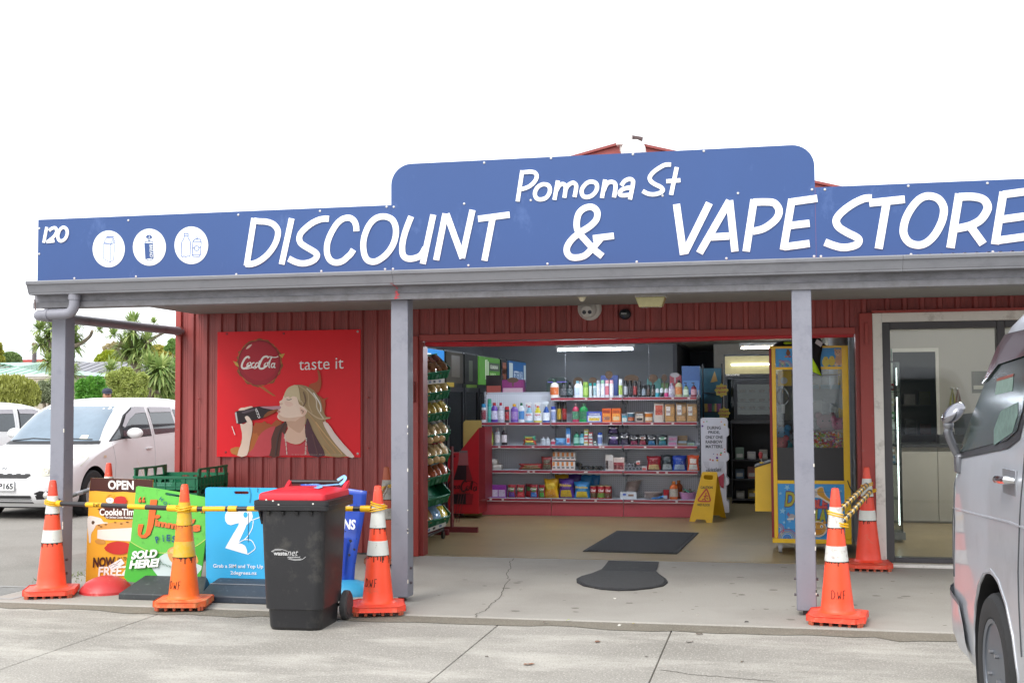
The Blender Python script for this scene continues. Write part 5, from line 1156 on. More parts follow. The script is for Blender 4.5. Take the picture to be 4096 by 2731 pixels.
    for i in range(6): sh.line(t, 'grille_bar', [(-.38+i*.13,.615),(-.32+i*.13,.617)],.012, pm('#b9bbbe', .2,.8, var=0), 'front', off=.008)
    c = sh.front(0,.69,.006); mb = MB()
    for q in ([(-.045,.02),(-.03,-.02),(-.01,.015),(.01,-.02),(.04,.02)],): ribbon(mb, [Vector((c.x+x, c.y-.006, c.z+z)) for x, z in q],.012,(0,-1,0),.004, smooth=False)
    mb.build('emblem', pm('#b5b7bb', .2,.8), t)
    sh.patch(t, 'lower_grille', [(-.44,.25),(.44,.25),(.42,.35),(-.42,.35)], M_DARK, 'front', .005)
    for i in range(4): sh.line(t, 'lower_grille_bar', [(-.43,.265+i*.025),(.43,.265+i*.025)],.008, pm('#3a3b3e', .4), 'front', off=.008)
    sh.patch(t, 'rear_window', [(-.66,1.02),(.66,1.02),(.60,1.38),(.52,1.43),(-.52,1.43),(-.60,1.38)], M_GLD, 'back', .006)
    sh.patch(t, 'brake_light', [(-.16,1.475),(.16,1.475),(.15,1.505),(-.15,1.505)], pm('#b02434', .2, coat=.5), 'back', .02)
    sh.line(t, 'rear_wiper', [(-.05,1.0),(.2,1.03),(.38,1.05)],.02, M_RUB, 'back', off=.02)
    for pts in ([(-.62,1.005),(-.30,1.035),(.05,1.02)],[(.02,1.005),(.30,1.03),(.62,1.02)]): sh.line(t, 'wiper', pts, .016, M_RUB, 'front', off=.022)
    sh.patch(t, 'windscreen_label', [(.42,1.03),(.54,1.03),(.53,1.075),(.42,1.075)], pm('#dfe0c8', .6), 'front', .009)
    MB().tube([(.3,3.4,1.575),(.3,3.52,1.70)],.004,6).build('aerial', M_RUB, t)
    return t, sh
car, csh = white_car('white_people_carrier', 'white people carrier with number plate P165 facing the camera beside the shop', -10.04,14.3, R(1.2))
car.scale = (1,1,1.055); car.location.z = -.075
f = csh.front(0,.46,.012)
pl_x = .03
MB().box(-.18+pl_x, .18+pl_x, f.y-.004, f.y+.004,.405,.53).build('plate_frame', pm('#a9abae', .4,.5), car)
pt = MB().box(-.172+pl_x, .172+pl_x, f.y-.008, f.y-.0045,.412,.523).build('number_plate', pm('#e4e5e2', .4, var=.02), car)
mb = MB(); text(mb, 'P165', (-.05+pl_x, f.y-.008,.43),(.16+pl_x, f.y-.008,.43),(-.05+pl_x, f.y-.008,.505),.001,.03); mb.build('lettering', pm('#1f2430', .5), pt)
white_car('white_hatchback', 'white hatchback seen from behind with red brake light strip, beyond the people carrier', -13.45,22.0, R(168))
white_car('white_wagon', 'white car at the far left edge with a dark mirror, mostly out of frame', -19.0,24.2, R(176))

# ------------------------------------------------------------------ person behind the cars
def limb(mb, pts, rs, n=12):
    mb.tube(spl(pts, k=4),[r for r in [rs[min(int(i/4), len(rs)-1)]+(rs[min(int(i/4)+1, len(rs)-1)]-rs[min(int(i/4), len(rs)-1)])*((i % 4)/4) for i in range((len(pts)-1)*4+1)]], n)
hp = spot(246,890, y=22.8)
per = thing('person', 'person in a dark baseball cap walking behind the white people carrier', 'person', (hp.x, 22.8,-.03), R(35))
top = hp.z+.03
me_v = [(0,0,.92),(0,0,1.1),(0,.01,1.3),(0,.01,1.44),(0,0,1.52),(0,-.02,1.60),(0,-.02,1.70),(.2,.01,1.42),(.26,.02,1.15),(.25,-.08,.92),(.25,-.10,.84),(-.2,.01,1.42),(-.26,.02,1.15),(-.25,-.08,.92),(-.25,-.10,.84),(.1,0,.85),(.11,-.04,.48),(.11,.02,.09),(.11,-.12,.05),(-.1,0,.85),(-.11,.04,.48),(-.11,.10,.09),(-.11,-.04,.05)]
me_e = [(0,1),(1,2),(2,3),(3,4),(4,5),(5,6),(3,7),(7,8),(8,9),(9,10),(3,11),(11,12),(12,13),(13,14),(0,15),(15,16),(16,17),(17,18),(0,19),(19,20),(20,21),(21,22)]
rad = [.15,.14,.16,.12,.055,.085,.09,.065,.05,.04,.035,.065,.05,.04,.035,.095,.07,.05,.04,.095,.07,.05,.04]
k_ = (top-.02)/1.79
bm = bpy.data.meshes.new('body'); bm.from_pydata([(a*k_, b*k_, c*k_) for a, b, c in me_v], me_e, []); bo = bpy.data.objects.new('body', bm); link(bo, per)
bo.modifiers.new('skin', 'SKIN'); sv = bm.skin_vertices[0].data
for i, r in enumerate(rad): sv[i].radius = (r*k_, r*k_*.85)
sv[0].use_root = True
ss = bo.modifiers.new('smooth', 'SUBSURF'); ss.levels = 1; ss.render_levels = 2
bm.materials.append(pm('#343a4a', .8, var=.1))
MB().ball((0,-.03*k_, 1.655*k_),.077,.095,.115,18,14).build('head', pm('#b98a70', .6, var=.06), per)
MB().ball((0,.0,1.64*k_),.088,.10,.11,18,12).build('hair', pm('#8a6a4a', .8, var=.25, scale=30), per)
cp_ = MB(); cp_.lathe([(.100,1.70*k_),(.104,1.72*k_),(.098,1.755*k_),(.075,1.785*k_),(.03,1.80*k_),(0,1.803*k_)],22, c=(0,-.01,0), sy=1.12); cp_.add([(-.08,-.09,1.70*k_),(.08,-.09,1.70*k_),(.07,-.19,1.685*k_),(0,-.215,1.68*k_),(-.07,-.19,1.685*k_),(-.08,-.09,1.708*k_),(.08,-.09,1.708*k_),(.07,-.19,1.692*k_),(0,-.215,1.688*k_),(-.07,-.19,1.692*k_)],[(0,1,2,3,4),(9,8,7,6,5),(1,6,7,2),(2,7,8,3),(3,8,9,4),(4,9,5,0)])
cp_.build('cap', pm('#2d3144', .7, var=.1), per)
for sg in (-1,1): MB().ball((sg*.03,-.122,1.668*k_),.012,.006,.009,8,6).build('eye', pm('#2a2522', .3), per)
MB().ball((0,-.132,1.645*k_),.014,.02,.02,8,6).build('nose', pm('#b58268', .6), per); MB().box(-.022,.022,-.122,-.112,1.607*k_, 1.614*k_).build('mouth', pm('#8d4f46', .6), per)

# ------------------------------------------------------------------ houses beyond the car park
HZ = reg(0,1250,.30612)
def house(name, label, y, wall, roofm, pts_roof, eave, depth=7, fascia='#d9d8d4', grp=None):
    pass
M_RG = pm('#9dbcae', .55,.1, var=.08, stretch=(6,1,1)); M_RGY = pm('#85858b', .6, var=.1, scale=2); M_RW = pm('#cfd6dc', .6, var=.03)
def hv(x, z, y): p = spot(*HZ((x, z)), y=y); return p
yh = 50
e0, e1 = hv(-700,815, yh), hv(730,815, yh); r0, r1 = hv(-60,655, yh+3.5), hv(-20,655, yh+3.5)
h = thing('green_roof_house', 'low cream house with green hipped roof behind the hedge at far left', 'house', ((e0.x+e1.x)/2, yh, 0))
z0 = e1.z
def hip(h, x0, x1, y0, y1, ze, rx0, rx1, zr, m):
    ym = (y0+y1)/2
    V = [(x0, y0, ze),(x1, y0, ze),(x1, y1, ze),(x0, y1, ze),(rx0, ym, zr),(rx1, ym, zr)]
    mb = MB(h).add(V, [(0,1,5,4),(1,2,5),(2,3,4,5),(3,0,4),(0,3,2,1)]); r = mb.build('roof', m, h, sharp=.1)
    mb = MB(h)
    n = int((x1-x0)/.6)
    for i in range(1, n):      # raised roof ribs on the near slope
        x = x0+i*(x1-x0)/n
        if rx0 <= x <= rx1: q = (x, ym, zr)
        elif x > rx1: f = (x1-x)/(x1-rx1); q = (x, y0+(ym-y0)*f, ze+(zr-ze)*f)
        else: f = (x-x0)/(rx0-x0); q = (x, y0+(ym-y0)*f, ze+(zr-ze)*f)
        mb.tube([(x, y0, ze+.02),(q[0], q[1], q[2]+.02)],.03,4)
    tag(mb.build('roof_ribs', m, h), None, None, None, 'stuff')
    return r
hip(h, e0.x, e1.x, yh, yh+8, z0+.02, e0.x+3, hv(-30,655, yh+4).x, hv(-30,655, yh+4).z, M_RG)
MB(h).box(e0.x+.5, e1.x-.4, yh+.5, yh+7.5,-.1, z0).build('wall', pm('#b9b2a4', .85, var=.06), h)
MB(h).box(e0.x, e1.x, yh-.12, yh-.005, z0-.34, z0+.05).build('fascia', pm('#d5d3cb', .6), h)
MB(h).box(e0.x-.05, e1.x+.05, yh-.22, yh-.125, z0-.06, z0+.04).build('gutter', pm('#dedcd5', .5), h)
wx = (e0.x+e1.x)/2+2; f_ = MB(h).box(wx-.7, wx+.7, yh+.44, yh+.49, z0-1.5, z0-.6).build('window', M_WFR, h); MB(h).box(wx-.62, wx+.62, yh+.42, yh+.438, z0-1.42, z0-.68).build('pane', M_GLD, f_)
yh2 = 60
a0, a1 = hv(1000,830, yh2), hv(2000,840, yh2)
h = thing('grey_roof_house', 'house with long dark grey metal roof behind the cabbage trees', 'house', ((a0.x+a1.x)/2, yh2,0))
x0, x1 = hv(280,740, yh2).x, hv(2100,840, yh2).x; ze = hv(1200,832, yh2).z; zr = hv(1400,655, yh2+4).z
hip(h, x0, x1, yh2, yh2+8, ze, hv(680,650, yh2+4).x, hv(1700,655, yh2+4).x, zr, M_RGY)
MB(h).box(x0+.4, x1-.4, yh2+.5, yh2+7.5,-.1, ze).build('wall', pm('#8d8a88', .85), h); MB(h).box(x0, x1, yh2-.1, yh2-.005, ze-.22, ze+.03).build('fascia', pm('#6a6a70', .6), h)
MB(h).box(hv(700,650, yh2+4).x, hv(1690,655, yh2+4).x, yh2+3.9, yh2+4.1, zr-.02, zr+.05).build('ridge_cap', pm('#a9a9ae', .6), h)
wx = (x0+x1)/2; f_ = MB(h).box(wx-.8, wx+.8, yh2+.44, yh2+.49, ze-1.6, ze-.5).build('window', M_WFR, h); MB(h).box(wx-.7, wx+.7, yh2+.42, yh2+.438, ze-1.5, ze-.6).build('pane', M_GLD, f_)
yh3 = 85
h = thing('white_roof_house', 'large pale roofed house with red gutter line in the far left distance', 'house', (hv(200,640, yh3).x, yh3,0))
x0, x1 = hv(-500,640, yh3).x, hv(720,640, yh3).x; ze = hv(400,625, yh3).z
hip(h, x0, x1, yh3, yh3+12, ze, hv(-200,415, yh3+6).x, hv(330,425, yh3+6).x, hv(200,420, yh3+6).z, M_RW)
MB(h).box(x0+.4, x1-.4, yh3+.6, yh3+11,-.1, ze).build('wall', pm('#d8d6d2', .8), h); MB(h).box(x0, x1, yh3-.15, yh3-.005, ze-.22, ze+.06).build('gutter', pm('#b0433f', .6), h)
p = spot(*HZ((447,740)), y=54); q = spot(*HZ((447,400)), y=54)
fl = thing('chimney_flue', 'tall thin metal chimney flue with dark top rising over the roofs', 'chimney', (p.x, 54,2.2))
MB(fl).cyl((p.x, 54,2.2),(p.x, 54, q.z-1.0),.10, n=14).build('pipe', pm('#cfcfd2', .4,.3), fl); MB(fl).cyl((p.x, 54, q.z-1.0),(p.x, 54, q.z-.25),.11, n=14).build('sleeve', pm('#5d4f52', .5), fl); MB(fl).lathe([(.07,-.25),(.07,-.16),(.14,-.15),(.14,-.02),(.11,0)],14, c=(p.x, 54, q.z)).build('cowl', pm('#7a5a54', .5), fl)

# ------------------------------------------------------------------ planting
def leafmat(c1, c2):
    k = ('leaf', c1, c2)
    if k not in MATS:
        m = bpy.data.materials.new('leaf'); m.use_nodes = True; n = m.node_tree.nodes; l = m.node_tree.links; b = n['Principled BSDF']; b.inputs['Roughness'].default_value = .5
        g = n.new('ShaderNodeNewGeometry'); mx_ = n.new('ShaderNodeMixRGB'); mx_.inputs['Color1'].default_value = (*lin(c1),1); mx_.inputs['Color2'].default_value = (*lin(c2),1)
        l.new(g.outputs['Random Per Island'], mx_.inputs['Fac']); l.new(mx_.outputs[0], b.inputs['Base Color'])
        tr = n.new('ShaderNodeBsdfTranslucent'); l.new(mx_.outputs[0], tr.inputs['Color']); ms = n.new('ShaderNodeMixShader'); ms.inputs[0].default_value = .35
        l.new(b.outputs[0], ms.inputs[1]); l.new(tr.outputs[0], ms.inputs[2]); l.new(ms.outputs[0], n['Material Output'].inputs['Surface']); MATS[k] = m
    return MATS[k]
M_BARK = pm('#7d7264', .9, var=.25, scale=6, bump=.5, bscale=20)
def bush(name, label, blobs, n, size, c1, c2, y, cat='shrub', upright=0., group=None, stem=True):
    """blobs: (px, py, rx px, ry px) survey picks on the plane y; leaves spread through each lump's outer volume"""
    size *= .6; n = int(n*2.6); low = max(b[1] for b in blobs)
    if stem and low > 850: blobs = list(blobs)+[(b[0], low+70, b[2]*.95,100) for b in blobs if b[1] > low-160]
    B_ = []
    for (px, py, rx, ry) in blobs:
        c = spot(*HZ((px, py)), y=y); k = (spot(*HZ((px+100, py)), y=y)-c).length/100; B_.append((c, rx*k, ry*k))
    base = Vector((sum(b[0].x for b in B_)/len(B_), y, -.05))
    t = thing(name, label, cat, base, 0, group)
    mb = MB(t); tot = sum(b[1]*b[2] for b in B_)
    for c, rx, rz in B_:
        ry = min(rx, rz)*.8
        for i in range(int(n*rx*rz/tot)):
            d = Vector((random.gauss(0,1), random.gauss(0,1), random.gauss(0,1))).normalized(); rr = random.uniform(.45,1)**.5*(1+.16*noise.noise(d*2.2+c))
            p = c+Vector((d.x*rx*rr, d.y*ry*rr, d.z*rz*rr)); s = size*random.uniform(.6,1.3)
            u = Vector((random.gauss(0,1), random.gauss(0,1), random.gauss(0,.7)+upright)).normalized(); v = u.orthogonal().normalized(); v = Matrix.Rotation(random.uniform(0,6.28),3, u) @ v
            mb.add([p-u*s, p-v*s*.38, p+u*s, p+v*s*.38],[(0,1,2,3)])
    mb.build('foliage', leafmat(c1, c2), t, flat=True)
    if stem:
        zb = min(b[0].z for b in B_)
        mb = MB(t)
        for b in B_: mb.tube([base+Vector((random.uniform(-.2,.2),0,0)), base.lerp(b[0],.5)+Vector((0,0,.1)), b[0]],[.10,.07,.03],6)
        mb.build('stems', M_BARK, t)
    return t
random.seed(21)
bush('clipped_hedge', 'broad yellowish green broom-like hedge at far left behind the cars', [(60,970,170,130),(200,960,160,120),(340,1000,150,110),(-120,980,160,130),(430,1040,90,80)],5200,.17, '#8f9446', '#aeb45e', 36, 'hedge', upright=2.2)
bush('grey_shrub', 'small grey-green shrub between the yellowish hedge and the first cabbage tree', [(560,980,70,90),(650,1010,80,80),(700,930,60,70)],1600,.10, '#7d8a68', '#a3ab8c', 38, 'shrub')
bush('round_green_shrub', 'bright green leafy shrub just right of the left veranda post', [(1180,960,70,120),(1280,950,90,110),(1340,1020,70,70),(1080,980,90,110)],2600,.12, '#4f8a34', '#7db84c', 36, 'shrub')
bush('feathery_shrub', 'loose yellow-green feathery shrub behind the person in the cap', [(1500,880,110,110),(1640,830,120,110),(1720,930,130,120),(1600,990,120,80),(1850,880,90,90)],3600,.13, '#92a250', '#bac270', 39, 'shrub')
bush('golden_conifer', 'bright lime green conifer bush standing behind the grey roof', [(1440,590,130,90),(1350,620,110,70),(1580,610,110,80)],2600,.22, '#8fa028', '#b3bd3c', 72, 'tree', upright=1.)
bush('dry_seed_shrub', 'thin straw coloured shrub above the lime green conifer', [(1420,470,80,60),(1500,440,60,60)],420,.16, '#a89a70', '#c2b48a', 74, 'shrub')
bush('yellow_leaf_tree', 'pale yellow-green tree behind the cabbage tree against the shop wall', [(2060,520,130,90),(2180,560,130,110),(2250,660,110,120),(2110,640,120,100),(2000,600,90,80)],4200,.20, '#9aa04a', '#c9b85c', 62, 'tree')
bush('dark_green_tree', 'dark green tree top at the edge of the red shop wall', [(2260,420,70,80),(2320,450,70,110),(2190,470,50,30),(2300,760,90,160),(2240,800,90,120),(2270,900,100,80)],3600,.18, '#668f48', '#94b262', 58, 'tree')
bush('round_dark_tree', 'rounded olive green tree in front of the pale roof at far left', [(130,590,110,70),(210,620,70,70),(60,640,80,50)],2200,.18, '#6f8852', '#90a868', 66, 'tree')
bush('yellow_edge_tree', 'yellow-green tree cut by the left edge of the picture', [(-20,620,80,60),(0,520,45,30),(-30,450,50,60)],1500,.17, '#8f9a3c', '#b8b14c', 64, 'tree')
def cabbage(name, label, y, trunk, heads, group=None, dead=None):
    """cabbage tree: forked trunk with tufts of sword leaves; picks on plane y"""
    P = lambda x, z: spot(*HZ((x, z)), y=y)
    b = P(*trunk[0][0]); t = thing(name, label, 'tree', (b.x, y, -.05),0, group)
    k = (P(100,500)-P(0,500)).length/100
    mb = MB(t)
    for tr in trunk:
        pts = [P(*q)+Vector((0, random.uniform(-.3,.3) if i else 0,0)) for i, q in enumerate(tr)]
        if tr is trunk[0]: pts = [Vector((b.x, y, -.05))]+pts
        w0 = .20 if tr is trunk[0] else .11; m = len(pts); q = spl(pts, k=4); mb.tube(q, [w0*(1-.55*i/len(q)) for i in range(len(q))],8)
    mb.build('trunk', M_BARK, t)
    for (x, z, r, cnt, up) in heads:
        c = P(x, z)+Vector((0, random.uniform(-.5,.5),0)); rr = r*k*1.45; cnt = int(cnt*1.5); mb = MB(t)
        for i in range(cnt):
            a = random.uniform(0,6.2832); e = random.uniform(-.9,1.25) if up == 0 else random.uniform(-.35,1.35); L = rr*random.uniform(.75,1.15)
            d = Vector((math.cos(a)*math.cos(e), math.sin(a)*math.cos(e), math.sin(e))); s = d.cross(Vector((0,0,1))).normalized()*L*.06
            p0 = c+d*L*.08; p1 = c+d*L*.6; p2 = c+d*L+Vector((0,0,-L*.22*math.cos(e)))
            mb.add([p0-s*.7, p0+s*.7, p1+s, p1-s, p2],[(0,1,2,3),(3,2,4)])
        mb.build('leaf_tuft', leafmat('#7d9a56', '#b6c27c'), t, flat=True)
    for (x, z, r) in dead or []:
        c = P(x, z); rr = r*k; mb = MB(t)
        for i in range(50):
            a = random.uniform(0,6.2832); d = Vector((math.cos(a)*.35, math.sin(a)*.35,-1)).normalized(); s = d.orthogonal().normalized()*rr*.04; p0 = c+Vector((math.cos(a), math.sin(a),0))*rr*.25
            mb.add([p0-s, p0+s, p0+d*rr*random.uniform(.7,1.3)],[(0,1,2)])
        mb.build('dead_leaves', leafmat('#8f7d66', '#b5a58c'), t, flat=True)
    return t
cabbage('cabbage_tree', 'tall many-headed cabbage tree behind the left veranda post', 43,[[(800,800),(790,600),(770,520)],[(770,540),(690,420),(600,310)],[(775,520),(800,420),(860,330)],[(780,560),(650,520),(540,420),(480,385)],[(785,480),(745,350),(745,280)],[(800,560),(900,470),(1010,400),(1140,310),(1220,240)]],
        [(740,230,150,110,1),(560,230,120,80,1),(870,260,140,90,0),(640,330,110,60,0),(560,420,110,70,0),(660,480,110,60,0),(880,420,150,90,0),(820,560,130,90,0),(900,620,140,90,0),(740,650,120,80,0),(720,740,110,70,0),(860,740,140,90,0),(1225,220,80,50,1),(960,160,120,70,1)], dead=[(715,370,90),(530,330,60)])
cabbage('low_cabbage_tree', 'short cabbage tree with one big drooping head at the left post', 40,[[(840,1000),(845,900)]],[(850,890,190,150,0),(870,800,130,80,1)], dead=[(830,1020,70)])
cabbage('cabbage_tree', 'large branching cabbage tree rising above the grey metal roof', 45,[[(1800,900),(1790,720),(1730,620),(1710,520)],[(1710,560),(1700,420),(1640,330)],[(1715,520),(1760,380),(1800,250)],[(1740,620),(1860,560),(1930,440),(2020,340),(2110,260)],[(1760,650),(1620,560),(1560,480)],[(1790,700),(1900,620),(1950,560)]],
        [(1640,130,110,60,1),(1770,130,110,60,1),(1960,130,70,40,1),(1690,250,130,80,1),(1530,300,90,60,1),(1810,260,120,70,0),(1900,300,110,60,0),(1570,470,150,100,0),(1820,480,140,110,0),(1950,380,110,60,0),(1690,500,120,70,0),(1950,560,120,70,0),(2110,250,60,30,1),(1780,600,120,60,0)], dead=[(1600,370,90),(1700,270,90),(1800,640,110)])
cabbage('spiky_clump', 'group of low spiky yuccas in front of the large cabbage tree', 41,[[(1960,1000),(1980,850)],[(1990,950),(2110,800)],[(1960,1000),(2120,1040)]],[(1980,850,230,170,0),(2120,760,170,120,0),(1540,760,130,60,1),(2130,1020,150,90,0),(1960,720,150,70,1),(2190,900,120,60,0)], dead=[(1950,980,130),(2040,760,90)])
p0 = spot(*HZ((2160,1000)), y=47); 
fe = thing('brown_fence', 'brown board fence showing beside the shop corner', 'fence', (p0.x+2,47,-.05))
for i in range(26): MB(fe).box(p0.x-1+i*.16, p0.x-1+i*.16+.15,47,47.03,-.05, p0.z+.02*random.random()).build('board', pm('#86604c', .9, var=.2, scale=3), fe)
lf = thing('concrete_wall', 'beige roughcast garden wall behind the grey-green shrub', 'wall', (spot(*HZ((500,900)), y=44).x, 44,-.05))
x0, x1 = spot(*HZ((300,900)), y=44).x, spot(*HZ((900,900)), y=44).x; z1 = spot(*HZ((600,862)), y=44).z
MB(lf).box(x0, x1,44,44.15,-.05, z1).build('wall_body', pm('#b3aa9a', .95, var=.1, bump=.4, bscale=30), lf); MB(lf).box(x0, x1,43.97,44.18, z1+.001, z1+.05).build('coping', pm('#c2bbae', .9), lf)
# dry grass at the shop corner
gt = spot(395,1085, y=11.6)
t = thing('dry_grass_tuft', 'tall dry straw grass sprouting at the corner of the red wall', 'grass', (-6.35,11.8,-.03))
mb = MB()
for i in range(26):
    a = random.uniform(-.6,.3); h = random.uniform(.5,1.0); p1 = Vector((a*.4, random.uniform(-.1,.1), h*.6)); p2 = Vector((a*1.1-.05, random.uniform(-.15,.15), h)); s = Vector((.004,0,0)); p0_ = Vector((random.uniform(-.08,.08), random.uniform(-.08,.08),0)); mb.add([p0_-s, p0_+s, p1+s, p1-s, p2],[(0,1,2,3),(3,2,4)])
mb.build('blades', leafmat('#b39a5e', '#d3c08a'), t, flat=True)
t = thing('weed_clump', 'low green weeds growing at the foot of the left veranda post', 'weeds', (-5.85,9.7,-.03)); mb = MB()
for i in range(160):
    p = Vector((random.gauss(0,.16), random.gauss(0,.3),0)); a = random.uniform(0,6.28); h = random.uniform(.02,.06); s = Vector((math.cos(a), math.sin(a),0))*.012; mb.add([p-s, p+s, p+Vector((math.sin(a)*h, math.cos(a)*h, h))],[(0,1,2)])
mb.build('leaves', leafmat('#5a6a2a', '#7d8a3c'), t, flat=True)
# ------------------------------------------------------------------ inside the shop
ZA = reg(1600,1300,.30608); ZB = reg(1600,1700,.30608); ZC = reg(2200,1300,.30608); ZD = reg(2200,1700,.30608)
M_GREYM = pm('#a7abb2', .5,.2, var=.04)
def pegboard():
    m = bpy.data.materials.new('perforated_panel'); m.use_nodes = True; n = m.node_tree.nodes; l = m.node_tree.links; b = n['Principled BSDF']; b.inputs['Roughness'].default_value = .55
    g = n.new('ShaderNodeNewGeometry'); sx = n.new('ShaderNodeSeparateXYZ'); l.new(g.outputs['Position'], sx.inputs[0]); d = []
    for k in ('X', 'Z'):
        a = n.new('ShaderNodeMath'); a.operation = 'MULTIPLY'; a.inputs[1].default_value = 1/.0262; l.new(sx.outputs[k], a.inputs[0])
        f = n.new('ShaderNodeMath'); f.operation = 'FRACT'; l.new(a.outputs[0], f.inputs[0]); s = n.new('ShaderNodeMath'); s.operation = 'SUBTRACT'; s.inputs[1].default_value = .5; l.new(f.outputs[0], s.inputs[0])
        p = n.new('ShaderNodeMath'); p.operation = 'POWER'; p.inputs[1].default_value = 2; l.new(s.outputs[0], p.inputs[0]); d.append(p)
    ad = n.new('ShaderNodeMath'); l.new(d[0].outputs[0], ad.inputs[0]); l.new(d[1].outputs[0], ad.inputs[1])
    lt = n.new('ShaderNodeMath'); lt.operation = 'LESS_THAN'; lt.inputs[1].default_value = .026; l.new(ad.outputs[0], lt.inputs[0])
    mx_ = n.new('ShaderNodeMixRGB'); mx_.inputs['Color1'].default_value = (*lin('#cfd2d9'),1); mx_.inputs['Color2'].default_value = (*lin('#3a3c42'),1); l.new(lt.outputs[0], mx_.inputs['Fac']); l.new(mx_.outputs[0], b.inputs['Base Color'])
    return m
M_PEG = pegboard()
SH = thing('shelving_unit', 'long grey perforated shelving unit with red edge strips facing the doorway', 'shelving', (-2.36,15.78,.004))
UX = [-3.80,-2.832,-1.886,-.925]
LV = [.232,.60,.925,1.228,1.552]
M_STRIP = pm('#84222f', .4, var=.10, scale=7); M_SHELF = pm('#b9bcc4', .5,.1, var=.05); M_KICK = pm('#a8434b', .5, var=.08, scale=3)
for i in range(3):
    x0, x1 = UX[i], UX[i+1]
    MB(SH).box(x0+.012, x1-.012,15.955,15.965,.235,1.60 if i == 0 else 1.575).build('back_panel', M_PEG, SH)
    MB(SH).box(x0+.004, x1-.004,15.60,15.63,.01,.195).build('kick_plate', M_KICK, SH)
    for j, z in enumerate(LV):
        if i == 0 and j == 4: continue
        yb = 15.585 if j == 0 else 15.60
        MB(SH).box(x0+.004, x1-.004, yb, 15.954, z-.03, z).build('shelf', M_SHELF, SH)
        MB(SH).box(x0+.006, x1-.006, yb-.006, yb-.0005, z-.034, z-.004).build('price_strip', M_STRIP, SH)
        MB(SH).box(x0+.006, x1-.006, yb-.009, yb-.0005, z-.041, z-.0345).build('strip_edge', pm('#c9c6c4', .4), SH)
        for sx in (x0+.03, x1-.03):
            if j: MB(SH).prism([(sx-.002,15.954, z-.031),(sx-.002,15.66, z-.031),(sx-.002,15.954, z-.10)],(.004,0,0)).build('bracket', M_GREYM, SH)
        for q in range(2): xx = random.uniform(x0+.1, x1-.1); MB(SH).box(xx, xx+.03, yb-.0075, yb-.0062, z-.028, z-.010).build('price_ticket', pm('#d8d0cc', .6), SH)
for x in UX:
    up = MB(SH).box(x-.011, x+.011,15.94,15.97,0.005,1.64 if x < -3 or x > -1 else 1.58).build('upright', M_GREYM, SH)
    mb = MB(SH)
    for k in range(26):
        z = .3+k*.05; mb.box(x-.007, x-.003,15.9385,15.9398, z, z+.022); mb.box(x+.003, x+.007,15.9385,15.9398, z, z+.022)
    tag(mb.build('slots', pm('#2b2c30', .8), SH), None, None, None, 'stuff')
MB(SH).box(-3.80,-.925,15.975,16.35,1.545,1.575).build('shelf', M_SHELF, SH)
MB(SH).box(-3.78,-2.84,15.97,16.0,1.576,1.63).build('top_rail', pm('#b3b6bd', .5), SH)

